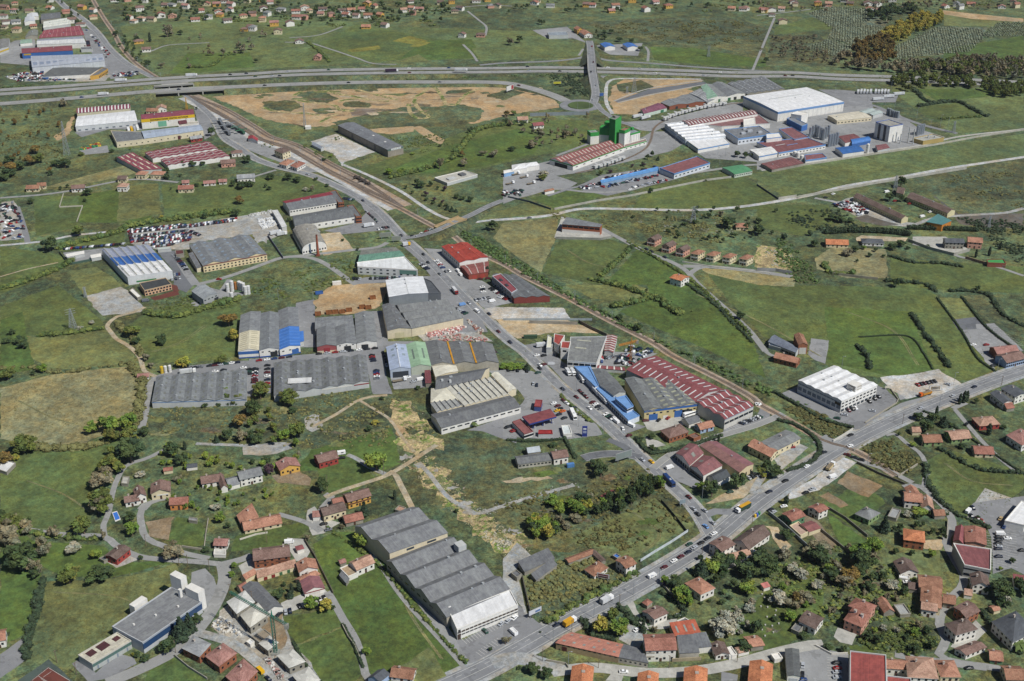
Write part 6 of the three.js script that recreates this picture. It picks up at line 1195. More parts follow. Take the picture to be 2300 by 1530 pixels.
K([1000,1352,1207,1463,1393,1450,1130,1310],4.6,'SU4', lgr, SH('#924c56'), 'maroon striped hall, smallest of the three',{rise:.8, sky:{n:3, w:1.6, a:.1, b:.75, m: MT('#dcd2b8') }});
K([1310,1362,1871,1277,1792,1218,1245,1312],4.6,'nU8', wht, SH('#924c56'), 'maroon zigzag-striped hall, upper of two',{rise:.9, sky: strips(3,1.4,0,1,'#cbbfb4') });
K([1440,1422,1972,1342,1892,1288,1380,1372],4.6,'nU8', wht, SH('#924c56'), 'maroon zigzag-striped hall, lower of two',{rise:.9, sky: strips(3,1.4,0,1,'#cbbfb4') });
K([275,577,897,522,880,462,265,482],7.5,'gV',['metal','#d9dcdd',.6], MT('#b7bdc6'), 'long pale grey hall with row of rooflights',{rise:1.4, sky:{n:11, w:5, a:.3, b:.7, only:[0], m: MT('#8e99ac') }});
{ const b = K([188,457,622,432,617,390,185,417],7.5,'gV', blu, SH('#924f55'), 'long blue-walled warehouse with maroon roof and yellow sign',{rise:1.4}); b.onFace('F',.1,5.4,9,2, M('wall','#c9a53a'), 'sign_panel', b.g, .3); }
K([315,382,737,368,702,313,320,340],7,'gV', wht, MT('#aab0ba'), 'long white-walled hall behind the blue warehouse',{rise:1.4, roofs:[MT('#dfe0dc'), MT('#a4abb6')]});
K([335,327,722,300,682,218,385,258],6.5,'nV2','s', SH('#9b5159'), 'large maroon-roofed hall with skylight rows',{rise:1.6, sky: strips(9,.7,.1,.9,'#b98a86') });
K([372,238,605,205,585,150,375,185],6,'nV3', lgr, MT('#c9d4c4'), 'pale green-striped hall above the maroon hall',{rise:1.2, roofs:[MT('#dfe0d4'), MT('#8fae98')]});
K([350,170,522,150,515,105,355,120],6,'gV','s', dgr, 'dark grey hall above the pale green-striped hall',{rise:1.4});
K([208,190,300,178,290,140,215,150],5,'gU', wht, MT('#d6dadd'), 'white barn-like hall at left, lower',{rise:1.4}); K([225,148,330,140,320,110,235,120],5,'gU', wht, MT('#e3e5e5'), 'white barn-like hall at left, upper',{rise:1.4});
K([215,320,320,305,325,258,245,268],5,'gU','s', SH('#8b8d85'), 'old grey gabled barn left of the maroon hall',{rise:2});
K([172,375,275,365,270,335,180,342],4,'gV', wht, MT('#9cb8a4'), 'small green-trimmed white shed left of long hall',{rise:.8});
K([-40,440,70,400,80,330,-40,350],7,'gU',['wall','#c9cbc8'], SH('#8a8a86'), 'hall with yellow panel at the far left edge',{rise:1.2, band:[['F',3,2, PL('#d2b13a')]]});
K([365,657,777,637,882,580,462,578],4,'gV', wht, SH('#6f7271'), 'dark grey-roofed shed beside heaps of scrapped cars',{rise:.8, band:[['F',.2,2.6, blu, 'wall_panel',0,.12]]});
K([772,655,845,642,925,592,880,580],5,'f',['wall','#d0a24a'], dgr, 'ochre office block with rows of openings at shed end',{name:'office_building', cat:'office', win:[['R',7,2,2,.8]]});
K([695,425,795,420,780,400,690,405],4,'f', lgr, dgr, 'small grey office beside the long pale hall',{name:'office_building', cat:'office'});
K([725,388,775,383,768,348,722,350],4,'f',['wall','#5a2a30'], M('','#22262e',.5), 'small black and red showroom beside the road',{name:'showroom', cat:'showroom'});
K([2130,1192,2212,1212,2215,1190,2135,1165],3.4,'gU', wht, SH('#a8454a'), 'white hut with red roof in the railway yard',{name:'hut', cat:'hut'});
HS([[1345,935,1425,930,10,5,'g','w','l','white gabled house with pale tiles under the viaduct'],[1255,955,1350,955,9,4,'gv','c','x','low brown-roofed house near the yellow sign hall'],[1990,1320,2080,1312,8,4,'h','w','b','white house beside the avenue above maroon hall'],[1900,1405,2020,1395,9,4.5,'gv','p','b','pink house with brown roof below the maroon halls'],[1640,1195,1735,1180,6,4,'gv','r','s','red brick house with pale roof beside pale-roofed warehouse']]);
tile(1,0);
{ const b = K([760,1077,1189,1288,1322,1258,897,1050],8,'gV',['conc','#a59d90'], SH('#7f8286'), 'long grey steel warehouse with white lettering on its end',{rise:1.2, win:[['F',30,.9,.7,6.4]], door:[['F',.3,4,6, PL('#74706a')],['F',.75,4,6, PL('#74706a')]], band:[['R',6.4,1.6, PL('#5d7a70'), 'sign_band']], units:[[.55,.55,2,.6,2, wht, 'roof_vent',1],[.8,.5,2,.6,2, wht, 'roof_vent',1]]});
  sign(b, 'R','HIERROS',2.1,.52,6.5, M('','#f2f2ee',.7), .3); }
H([215,1290,285,1317,352,1292],0,7,'h','c','d','yellow railway station building with brown roof',{name:'station_building', cat:'station', rise:1.8});
H([255,1405,318,1422,388,1382],0,4,'h','w','o','white terracotta-roofed house below station, left one',{rise:1.4});
H([350,1422,408,1442,482,1402],0,4,'h','w','r','white terracotta-roofed house below station, right one',{rise:1.4});
K([535,1240,615,1280,640,1270,560,1228],3,'gV', lgr, MT('#aeb6c0'), 'small pale office beside the long steel warehouse',{name:'cabin', cat:'cabin'});
K([480,1090,530,1088,525,1075,480,1078],3,'f', wht, wht, 'white equipment hut under the lattice mast',{name:'hut', cat:'hut'});
tile(2,0);
const grn = PL('#3aa048');
K([752,1142,826,1134],13,'f', wht, SH('#9aa09a'), 'white green-topped silo block, leftmost of the feed mill',{name:'silo_block', cat:'silo', d:9, parapet: grn, band:[['F',9,4, grn],['L',9,4, grn],['R',9,4, grn]]});
K([830,1094,914,1102],17,'f', wht, grn, 'white silo block with deep green top in feed mill',{name:'silo_block', cat:'silo', d:10, parapet: grn, band:[['F',9,8, grn],['L',9,8, grn]]});
K([870,1050,940,1060],18.5,'f', grn, grn, 'stepped green tower behind the feed mill tower',{name:'mill_tower', cat:'tower', d:8, parapet: grn });
K([914,1018,966,1030,1018,996],29,'f', PL('#3aa048'), SH('#8a8f88'), 'tallest green tower of the feed mill',{name:'mill_tower', cat:'tower', parapet: PL('#37963f'), units:[[.35,.5,3,1.6,3, SH('#a09a90'), 'lift_house',0]]});
K([998,1114,1046,1122,1094,1100],18,'f', wht, SH('#a87464'), 'white green-topped silo block right of green tower',{name:'silo_block', cat:'silo', parapet: grn, band:[['F',14.5,3.5, grn],['R',14.5,3.5, grn]]});
K([1096,1150,1178,1128],11,'f', wht, SH('#9aa0a6'), 'white ribbed silo block at the right of feed mill',{name:'silo_block', cat:'silo', d:12, parapet: grn, band:[['F',9.4,1.6, grn]], win:[['F',4,.5,8,.5,1,3, lgr, 'rib']], units:[[.2,.7,3,2.5,3, grn, 'roof_house',0],[.8,.8,3,2.5,3, grn, 'roof_house',0]]});
K([398,1367,600,1422,1042,1262,882,1214],5.5,'nU2', wht, SH('#955d59'), 'feed store with two maroon striped gables and green edge',{rise:2.4, sky: strips(16,1.3,.1,.9,'#cdbcae'), band:[['R',4.4,1.2, grn],['F',4.6,1, grn]], door:[['F',.5,16,4, PL('#2c3032')]], win:[['R',7,3,.8,2.4]]});
K([1042,1265,1232,1212,1225,1190,1045,1240],4,'f', wht, SH('#a08a80'), 'low green-edged extension of the feed store',{name:'annex', cat:'annex', band:[['F',3,1.1, grn]], win:[['F',5,2,.8,1.4]]});
K([78,1462,205,1442,190,1400,75,1418],5,'h', wht, MT('#f2f2f0'), 'white peaked tent, left of the pair',{name:'tent', cat:'tent', pyr: true, rise:2});
K([178,1438,312,1418,285,1390,170,1405],5,'h', wht, MT('#f2f2f0'), 'white peaked tent, right of the pair',{name:'tent', cat:'tent', pyr: true, rise:2});
K([8,1490,95,1470,90,1450,5,1465],4,'gV',['metal','#8fb4d8'], wht, 'white-roofed blue shed beside the tents',{rise:.6});
K([1347,1442,1471,1492,1778,1398,1666,1342],6,'f',['wall','#dfe4e8'], SH('#925e5e'), 'maroon flat-roofed hall with blue edge beside car canopy',{parapet: blr, band:[['R',4.6,1.3, blr],['F',4.6,1.3, blr]], win:[['R',9,2.4,1.1,2.2]]});
K([1990,1497,2142,1467,2052,1415,1884,1440],4,'gV',['wall','#c9d4c4'], MT('#5f9c70'), 'green-roofed shed inside the perimeter wall',{rise:.8, win:[['F',8,1.6,.8,1.8]]});
K([1676,1277,1946,1227,1885,1165,1570,1200],5,'f', wht, MT('#f3f3f1'), 'white front block of dairy with blue band',{name:'factory', cat:'factory', parapet: wht, band:[['F',3.2,1.3, blr],['L',3.2,1.3, blr]]});
K([1570,1197,1912,1165,1642,1030,1390,1062],6.5,'SV6',['wall','#dfe4ea'], MT('#f3f3f1'), 'white saw-tooth dairy hall',{name:'factory', cat:'factory', rise:1.2, ridge: MT('#c9d2dc'), band:[['L',3,.8, blr]]});
K([1600,1077,2187,977,2137,943,1540,1037],8,'gV', wht, SH('#8a5859'), 'long maroon hall with regular white stripes in dairy',{name:'factory', cat:'factory', rise:1.2, sky: strips(22,1.3,.1,.9,'#e6e0d8') });
K([1880,1085,2295,1060,2200,985,1720,1070],5.5,'f', wht, SH('#926a69'), 'flat maroon dairy roof behind the saw-tooth hall',{name:'factory', cat:'factory', parapet: lgr });
K([2020,1192,2312,1152,2202,1080,1900,1112],7,'f',['wall','#dfe4ea'], SH('#83868a'), 'grey-roofed dairy office with blue edge and roof plant',{name:'office_building', cat:'office', parapet: blr, band:[['F',5.4,1.3, blr]], win:[['F',9,2,1.3,2.4]], units:[[.3,.4,5,2,3, undefined, 'air_handler',-.4],[.55,.55,6,2,2.4, undefined, 'air_handler',-.4],[.75,.3,5,2,2.4, undefined, 'air_handler',-.4],[.5,.8,4,1.6,2, undefined, 'air_handler',-.4]]});
K([2068,1080,2170,1062,2165,1010,2066,1025],9,'f', wht, wht, 'tall white box on the dairy roof',{name:'plant_room', cat:'plant room'});
full();
K([1748,252,1896,229,1812,196,1670,216],11,'gV', wht, MT('#f5f5f3'), 'huge white dairy warehouse with blue roof edge',{rise:1, oh:.1, band:[['F',8.8,2.4, blr],['L',8.8,2.4, blr]], units:[[.45,.62,46,.8,1.2, lgr, 'roof_duct',.8]], win:[['F',16,.25,8.4,.2,1,3, lgr, 'wall_rib']]});
tile(2,0);
K([2100,807,2420,765,2245,660,1930,717],6,'nU5','s', SH('#85888a'), 'grey multi-gabled hall behind the white dairy warehouse',{rise:1.6, sky: strips(4,1,.4,.7,'#c9ccca') });
K([1757,852,2097,802,1882,705,1700,742],5.5,'nU2', wht, SH('#8d908f'), 'grey hall with green glazed roof slope',{rise:2, roofs:[MT('#9fc0a8'), SH('#8d908f'), SH('#85888a'), SH('#8d908f')], sky:{n:7, w:1.2, a:.05, b:.95, only:[0], m: MT('#6f9a80') }, door:[['F',.3,3,3.4, PL('#3d6f4c')],['F',.55,4,3.4, PL('#3d6f4c')],['F',.7,4,3.4, PL('#30343a')],['F',.88,4,3.4, PL('#30343a')]]});
K([1600,802,1757,882,1852,832,1692,760],4.6,'gU', wht, SH('#97999a'), 'grey shed with white skylights left of green-glazed hall',{rise:1.4, sky: strips(6,.9,.2,.8) });
K([1430,912,1742,872,1602,808,1355,880],4.4,'nU2',['brick','#a8644a'], SH('#8c8f90'), 'grey-roofed brick workshop beside the siding wagons',{name:'workshop', cat:'workshop', rise:1.4, door:[['F',.2,3,3, PL('#30343a')],['F',.5,3,3, PL('#30343a')]]});
K([1210,977,1407,927,1332,885,1180,940],4,'gV',['wall','#cfe0d2'], SH('#8c5869'), 'low shed with maroon roof and green-white front',{rise:1.4, door:[['F',.8,5,3, PL('#3d7f5c')]]});
for (const [x, y, lb] of [[874,406,'left of the two far sheds'],[1070,408,'right of the two far sheds']]) K([x, y, x + 88, y - 6],5,'gU', wht, MT('#4f7cc0'), 'white shed with bright blue roof, ' + lb, {d:20, rise:1.6});
K([395,305,560,300,545,270,380,275],5,'f', lgr, SH('#9aa4ac'), 'grey far petrol station roof beside lorry park',{name:'petrol_station', cat:'petrol station'});
HS([[700,300,768,295,22,4.5,'g','w','o','long white roadside house with orange roof beyond overpass'],[640,255,690,250,12,6,'g','y','o','yellow house with orange roof beyond the overpass'],[130,1030,215,1025,9,4,'gv','w','l','white cottage with pale roof in trees below roundabout'],[265,1080,350,1072,8,4,'gv','w','m','small white house with maroon roof in trees below roundabout']]);
tile(3,0);
K([190,1312,592,1242,430,1180,0,1222],5,'f', wht, SH('#8a5959'), 'wide maroon flat-roofed dairy hall',{name:'factory', cat:'factory', parapet: blr, band:[['F',3.6,1.2, blr]], win:[['F',14,2,.9,1.6]], units:[[.5,.5,14,.3,.8, blr, 'roof_pipe',-.4],[.3,.6,12,.3,.8, lgr, 'roof_pipe',-.4]]});
K([325,1200,452,1178,300,1090,190,1108],5.5,'f', wht, SH('#926364'), 'maroon roof strip beside the silver silos',{name:'factory', cat:'factory', parapet: blr });
K([85,1190,216,1175,195,1140,80,1150],9,'f', wht, wht, 'white cube on the maroon dairy roof',{name:'plant_room', cat:'plant room', parapet: blr });
K([20,1342,177,1312,122,1260,-60,1287],5,'gV', wht, MT('#f1f0ea'), 'white-roofed dairy block near the perimeter',{name:'factory', cat:'factory', rise:.6, band:[['F',3.6,1.1, blr]]});
K([130,1457,402,1402,292,1350,35,1407],3,'gV','s', SH('#875957'), 'low maroon shed at the perimeter wall',{rise:.8, sky: strips(6,.6,.2,.8,'#a07a76') });
K([420,1377,602,1352,562,1315,410,1330],4.5,'f', wht, SH('#926162'), 'small maroon-roofed dairy block with blue edge',{name:'factory', cat:'factory', parapet: blr, band:[['F',3,1.3, blr]]});
K([740,1322,922,1297,862,1248,675,1270],4.5,'gV', wht, MT('#3f6fae'), 'blue-roofed dairy block beside the white tank',{name:'factory', cat:'factory', rise:1});
K([760,1227,902,1197,832,1150,695,1172],5,'gV', wht, SH('#865454'), 'dark maroon dairy block behind the blue vault',{name:'factory', cat:'factory', rise:.8});
K([820,1235,977,1205,950,1180,800,1205],4,'bV', blu, MT('#4a80c4'), 'blue vaulted roof beside the tower block',{rise:2});
K([690,1037,987,1007,882,955,610,992],4.5,'gV', cream, MT('#e0d8c2'), 'cream-roofed shed behind the dairy silos',{rise:.8, win:[['F',10,2,1,1.4]]});
K([870,960,1000,990,1085,965,960,930],4.5,'nU2', lgr, MT('#b9c6c0'), 'pale glazed shed beside the dairy road',{rise:1});
K([1022,1047,1146,1087,1258,1066],17.5,'f', wht, SH('#a9a79e'), 'tall white tower block with dark vertical window strips',{name:'tower_block', cat:'tower', parapet: PL('#4a6cb4'), win:[['F',2,3.2,16,.6,1,3,['','#1f2836',.2],'window_strip',.12,.88]]});
K([1430,1212,1610,1182,1512,1150,1340,1187],4.5,'f',['wall','#c0a868'], SH('#b5b5ac'), 'ochre flat block at the corner of dairy',{name:'boiler_house', cat:'boiler house', units:[[.5,.5,1,3,1, lgr, 'flue',0],[.7,.3,1,2,1, lgr, 'flue',0]]});
K([258,1017,387,1082,437,1066,302,1000],6.5,'f', PL('#4272b8'), SH('#8e9298'), 'blue-walled block below the huge white warehouse',{name:'plant_building', cat:'plant', parapet: blr });
K([295,977,385,992,442,968],11,'f', wht, wht, 'white box tower against the huge white warehouse',{name:'plant_tower', cat:'tower'});
K([1040,1290,1140,1270,1110,1235,1020,1250],4,'gV', lgr, SH('#926162'), 'small maroon shed in front of tower block',{rise:.6});
const steel = ['metal','#b4bcc4',.35,{metalness:.5}];
for (const [x, y] of [[455,1195],[478,1180],[502,1170],[525,1180],[548,1195],[570,1205],[590,1190],[612,1175]]) cylinderTank(x, y, 1.55,12.5, steel, 'silver silo in the long row beside maroon dairy roof');
for (const [x, y] of [[618,1262],[640,1258],[662,1255],[684,1245]]) cylinderTank(x, y, 1.6,13.5, steel, 'silver silo in the group of four near perimeter wall');
for (const [x, y] of [[1376,1165],[1392,1158],[1410,1155],[1425,1150]]) cylinderTank(x, y, 1.5,11, steel, 'silver silo at the far corner of dairy');
for (const [x, y] of [[1122,985],[1140,990],[1158,1000],[1176,1008],[1195,1012],[1210,1015]]) cylinderTank(x, y, 1.5,7.5,['metal','#9aa3a8',.5],'grey silo beside the dairy road');
for (const [x, y, h] of [[1298,1225,17],[1338,1240,17],[1192,1222,11],[1230,1235,11]]) cylinderTank(x, y, .6, h, lgr, 'thin white exhaust stack beside the tower block','exhaust_stack','stack',.1);
cylinderTank(948,1318,1.6,10, wht, 'white upright tank in front of dairy','tank','tank',1);
for (const [x, y] of [[325,1340],[352,1352],[385,1375]]) cylinderTank(x, y, 1.9,5, wht, 'short white tank between maroon dairy sheds','tank','tank',.8);

// ---------------------------------------------------------------- bridges
{ // stone arch of the bridge road over the single track
  full(); const g = base(P(1012,512)), c = g.position; const a = P(985,517), b = P(1030,498), ry = dirOf(a, b);
  const s = new THREE.Shape(); s.moveTo(-16,0); s.lineTo(-16,4.9); s.lineTo(16,4.9); s.lineTo(16,0); s.lineTo(5.5,0); s.absarc(0,0,5.5,0, Math.PI, false); s.lineTo(-16,0);
  const sm = M('conc','#c0a67c'); const geo = new THREE.ExtrudeGeometry(s, {depth:10.6, bevelEnabled: false, curveSegments:10}); geo.translate(0,0,-5.3); const m = new THREE.Mesh(geo, sm); m.name = 'arch_wall'; m.rotation.y = ry; g.add(m);
  for (const k of [-1,1]) box(g, 'parapet', sm, Math.sin(ry) * 5.1 * k, 5.35, Math.cos(ry) * 5.1 * k, 32,1,.5, ry);
  put(g, 'arch_bridge','stone arch road bridge over the single railway track','bridge'); }
{ // motorway and link road viaducts over railway and avenue
  for (const [x, y, h, len, deep, dir, lb] of [[1490,700,5.5,46,33,[1390,1600,692,678],'wide concrete motorway viaduct over railway and avenue'],[1610,772,5.4,88,13,[1400,1750,777,757],'narrow concrete link road viaduct over railway and avenue']]) {
  tile(0,0); const c = P(x, y, 0), a = P(dir[0], dir[2], h), b = P(dir[1], dir[3], h), ry = dirOf(a, b), mid = P(x, y, h), g = base(V3(mid.x, 0, mid.z)); 
  box(g, 'deck', MAT.concrete, 0, h - .75,0, len, 1.2, deep, ry); for (const k of [-1,1]) box(g, 'parapet', MAT.concrete, Math.sin(ry) * deep / 2 * k, h + .35, Math.cos(ry) * deep / 2 * k, len, 1.1,.3, ry);
  for (const u of [-.5,-.12,.2,.5]) { box(g, 'pier', MAT.concrete, Math.cos(ry) * len * u, (h - 1.4) / 2,-Math.sin(ry) * len * u, 1.4, h - 1.4, deep * .96, ry); }
  put(g, 'viaduct', lb, 'viaduct'); }
}
// ---------------------------------------------------------------- far villages
function village(list, place, near) {
  for (let i = 0; i < list.length; i += 2) {
  const f = 'orrbbxlpdg'[Math.floor(rnd() * 10)], wl = 'wwwwwccpy'[Math.floor(rnd() * 9)], a = P(list[i], list[i + 1]), w = rr(8.5,13), d = rr(7,10), h = rr(3.2,6.2), t = rr(-.5,.5), dx = Math.cos(t) * w / 2, dz = Math.sin(t) * w / 2;
  const rn = {o:'orange', r:'red', b:'brown', x:'brown', l:'terracotta', p:'salmon', d:'dark brown', g:'grey'}[f], wn = {w:'white', c:'cream', p:'pink', y:'yellow', o:'orange'}[wl];
  const back = p => { const q = p.clone().sub(V3(0, EYE, 0)), f2 = V3(0,-Math.sin(PITCH), -Math.cos(PITCH)), u2 = V3(0, Math.cos(PITCH), -Math.sin(PITCH)), z = q.dot(f2); return [(1150 + q.x / z * FOC - OX) / SC, (765 - q.dot(u2) / z * FOC - OY) / SC]; };
  const A = V3(a.x - dx, h, a.z - dz), Bq = V3(a.x + dx, h, a.z + dz);
  H([...back(A), ...back(Bq)], d, h, ['gv','h','g','gv'][Math.floor(rnd() * 4)], wl, f, `${wn} house with ${rn} roof ${place}`, {chim:[], door:[], win: rnd() < .75 ? [['F',3,1.2,1.2, h * .5]] : [], group:'houses ' + place });
  }
}
tile(0,0);
village([125,45,430,20,30,85,110,115,250,110,415,85,20,165,140,210,60,210,135,285,20,250,290,245,570,118,690,85,785,108,805,168,622,202,690,232],'in the far village left of railway');
village([985,18,1100,16,1230,26,1555,26,1410,60,1460,62,1585,78,1730,108,1770,52,1860,60,1930,28,2115,26,2250,16,1970,58,1960,108,1880,118,2270,98,2170,142,2095,158,2250,192,1480,158,1385,155,1100,168,1200,182,1135,202,1290,188,1880,150,1790,168,1680,188,1960,198,2095,270,2145,262,1260,450,1195,378,1205,100],'in the far village right of railway');
tile(1,0);
village([30,140,140,140,265,108,400,118,480,92,520,112,630,100,610,138,400,172,455,172,110,192,215,228,355,228,245,298,20,270,710,148,820,148,800,108,880,108,965,102,1060,72,1000,58,910,158,1020,158,1110,148,1000,250,1150,240,1330,108,1385,92,1460,98,1400,132,1640,42,1390,28,1740,36,1765,115,1800,95,2080,72,2120,72,1950,26,2050,16,180,36],'in the village behind motorway meadows');
village([1820,325,1985,322,430,378,580,520],'alone beside a far meadow lane');
tile(2,0);
village([290,26,262,46,405,68,970,78,938,112,1240,104,1430,74,1320,36,1110,26,760,66,710,64,1960,95,2060,98,2095,92,2245,112],'on the far lane beyond the overpass');
tile(3,0);
village([50,110,130,104,210,100,130,145,330,56,320,34,525,52,615,58,750,22,800,46,960,52,1050,56,225,210,1055,116,980,106,1635,72,1710,60,1760,82,1840,54,2200,48,2240,70,2105,76,1165,22],'in the far orchard village');

// ---------------------------------------------------------------- trees
const TW = {oak:'olive-green', fresh:'bright green', dark:'dark green', yellow:'yellow-green', bare:'bare grey-brown', blossom:'pale blossoming', purple:'purple-leaved', rust:'russet', conifer:'dark conifer', cypress:'slim cypress', palm:'feathery palm'};
const KS = {o:'oak', f:'fresh', d:'dark', y:'yellow', b:'bare', w:'blossom', p:'purple', r:'rust', c:'conifer', s:'cypress', m:'palm'};
function trees(place, s) { for (const e of s.split(' ')) { const [k, x, y, h, w] = e.split(','), kd = KS[k]; T(+x, +y, +h, +(w || h * (k === 's' ? .3 : .9)), kd, `${TW[kd]} tree ${place}`, `trees ${place}`); }}
tile(0,3);
trees('beside the left-hand pasture','d,190,560,13,16 b,60,330,11,13 o,90,245,9,11 d,240,195,5 b,470,300,7 o,725,265,10 b,850,90,11 o,600,690,8,12 d,860,665,7,13 d,305,650,6 f,835,480,6 w,630,430,5,9 b,895,325,7,3 d,20,170,7');
trees('beside the curved lane','f,1140,280,8 d,1120,165,6 b,1500,480,9,11 d,1210,490,3 c,1560,1170,13,9 c,1630,1110,11,7 d,1440,1285,8,8 d,1690,1050,6 d,1250,1360,4,5 f,1990,640,4 f,2010,560,4 d,1180,1330,4 y,1160,1320,3');
trees('in the garden below the orange bungalow','f,1900,170,6 d,1960,220,4 w,1860,60,4,6 d,1770,420,3,5');
tile(1,3);
trees('beside the long warehouse','f,975,385,9 f,1005,1300,4,5 b,2200,1215,5 d,2070,1270,2.5 b,500,320,4 b,795,225,4');
trees('in the walled garden by the crane','s,365,775,7 s,430,760,7,2.6 d,255,820,5,6 c,350,815,5,4 d,300,720,3 f,530,910,7 y,660,925,6,7 d,722,918,3');
tile(2,3);
trees('below the main road','y,840,1110,8,9 f,1000,1135,8,9 c,1700,620,10,8 f,1800,605,8,9 d,1470,730,6,8 f,1530,850,8,9 f,1590,890,6 d,2105,640,8,10 f,2090,780,7,8 m,1900,790,5 w,1860,1130,8,12 w,1960,1080,8,11 d,2170,1110,7 d,2080,1270,5,7 s,1205,1060,6 d,1900,570,8,11 d,2210,560,9,11 o,950,1000,6 f,1390,700,5 p,1385,720,3 b,1300,1110,4');
trees('clipped round in the villa garden','d,250,1465,5,6 d,370,1500,5,6 d,140,1430,2,2.5 d,1700,870,2,2.5 d,1770,850,2,2.5 d,1880,870,3,3.5');
tile(3,3);
trees('in the hillside orchard','d,80,620,10,11 d,530,520,9,10 d,900,570,10,12 f,880,490,9,10 f,990,420,8,10 c,1095,240,9,7 b,560,440,8,11 w,170,860,7,9 r,800,690,8,10 b,740,720,7,10 d,30,520,8 b,240,500,6,7 w,370,660,6,7 w,300,600,5,6 w,520,740,5,6 b,430,850,6,8 f,290,1010,5,6 f,210,760,5 d,640,660,6,8 d,870,640,7 b,990,520,7 w,1160,740,5,7 d,1080,660,5 d,1260,790,5 d,960,760,5,6 f,420,900,4 b,260,900,6,8 r,330,850,5 d,150,1010,3,4 w,230,440,5 b,430,450,6 f,620,600,6 b,690,590,6 d,1000,670,5');
trees('in the lower right gardens','d,2085,810,9,11 w,2130,870,5 d,2260,760,6 m,2245,1260,7,11 d,1190,440,4 f,1500,470,5 d,1330,450,4 w,1080,1100,4 d,950,1180,5 d,1040,1210,5 f,1350,1150,5 d,1280,1180,4 w,1200,1120,4 d,1460,1130,5 b,1380,1080,5 d,1500,1260,5 d,1350,1290,5 f,1010,1120,4 d,400,1160,3,5 w,1300,120,4,6 f,1400,110,5,8 w,1600,110,4,6 d,2190,520,4 f,2090,580,3 d,1900,140,2.5 d,250,310,5,7 f,480,390,3 d,740,1280,4 d,610,1260,3,5');
tile(0,2);
trees('along the left meadows','o,70,355,8,10 d,285,320,4 f,370,295,6 f,800,815,7,8 f,945,815,11,12 f,1110,800,11,11 d,1130,1070,15,17 o,1120,860,8 d,1240,835,5,7 o,210,985,10,13 r,30,1085,8,12 y,130,1050,4,6 o,945,1130,9,12 b,890,1275,10,13 o,870,1500,12,14 b,930,1200,7 d,200,85,5,8 d,60,40,4,7 d,1390,65,5,6');
trees('around the six-gabled warehouses','r,2060,760,8,9 d,2165,665,10 o,2240,520,8,9 d,1480,1005,8,10 s,1590,960,7,2.6 d,1560,1085,7,8 y,1575,240,6,10 o,1900,220,6,8 b,1260,190,5,7 b,1300,250,4,6 c,1860,895,5,4 d,1960,875,7 b,2080,885,8 d,2190,910,6 d,1760,590,3,5 d,1880,580,3,5 d,1960,575,3,4 d,2030,570,3,5 f,1400,1090,4 w,1210,1190,4,7 b,1520,1230,4,6 d,2150,870,6');
tile(1,2);
trees('on the rough ground','o,335,570,9,11 o,430,850,9,10 f,300,875,7,8 d,60,905,6,8 f,400,935,6,4 f,1095,1135,12,13 d,625,1330,9,7 p,170,1170,6 s,1250,1385,7 c,990,1525,9,6 o,100,490,8,10 d,40,650,8,9 m,1935,765,5,6 m,2018,712,4,5 f,2180,262,4,7 f,2260,258,4,7 p,2110,140,4 d,1140,530,3 d,1780,1500,3 d,1450,440,3,4 y,1080,740,3,6 d,1030,800,4,5 d,380,640,4,7 d,290,1060,5 b,420,1040,5 d,150,1060,4,7 d,30,1080,4');
tile(2,2);
trees('around the petrol station and junction','f,60,262,4,10 f,130,262,4,8 c,205,272,5,5 d,840,1190,9,9 d,790,1110,5,7 y,1200,1310,6,5 d,680,1435,8,10 d,1275,865,4,5 d,1275,950,3,4 d,1310,972,3,4 d,1185,880,3,4 d,1790,1365,10,9 d,2005,1295,10,9 s,1850,890,6 f,1690,1305,5 d,430,930,3,6 y,1240,1240,5,4');
scatter([850,1440,1000,1350,1240,1270,1430,1250,1330,1330,1100,1450,1010,1510,860,1530],30, (p, i) => treeAt(p, rr(6,9), rr(3.4,5), i % 5 ? 'dark' : 'fresh', `${i % 5 ? 'dark' : 'bright'} green tree in the thick belt beside the avenue`, 'belt of trees beside the avenue'));
tile(2,3);
scatter([210,290,330,30,700,-30,840,130,640,240,360,330,250,310],26, (p, i) => { const k = ['fresh','yellow','bare','dark','fresh'][i % 5]; treeAt(p, rr(5,8.5), rr(5,8), k, `${TW[k]} tree in the copse beside the rubble strip`, 'copse beside the rubble strip'); });
tile(3,2);
trees('right of the main road','s,1740,568,9 s,1775,556,10 s,1800,545,9 s,1540,665,8 c,1600,755,7,6 d,1450,805,8,9 d,1510,720,6,7 s,1990,830,9,3.4 d,1680,765,3,4 d,1765,945,4,6 o,30,1185,6,5 d,150,1195,7,8 s,250,1425,6,3.4 d,80,1130,6 y,60,1200,4 d,1380,700,5,6 d,1220,840,3 d,1880,560,4 d,2120,780,3,4 f,1340,930,3,5');
tile(0,1);
trees('between the upper left fields','d,430,705,11,13 o,680,575,8,9 d,750,225,6,8 d,270,300,5,6 d,730,285,4 r,2060,300,7,8 d,2030,410,7,7 d,1390,1505,7,8 r,1970,1350,9,12 y,2010,1475,8,9 o,1130,1440,8,11 d,1180,1515,6 y,1390,430,4,5 d,1760,425,5,6 d,20,100,6,12 d,90,60,7,12 d,180,1500,5,9 d,100,1420,4,6 w,690,1390,4,6 w,790,1330,3,5 d,1470,180,3 d,520,180,4 d,580,160,4 d,640,160,3 d,1690,150,4,5 d,2080,170,7,9 d,1550,70,4 d,1430,90,5,7 d,2150,150,5,8 d,2000,150,6');
tile(1,1);
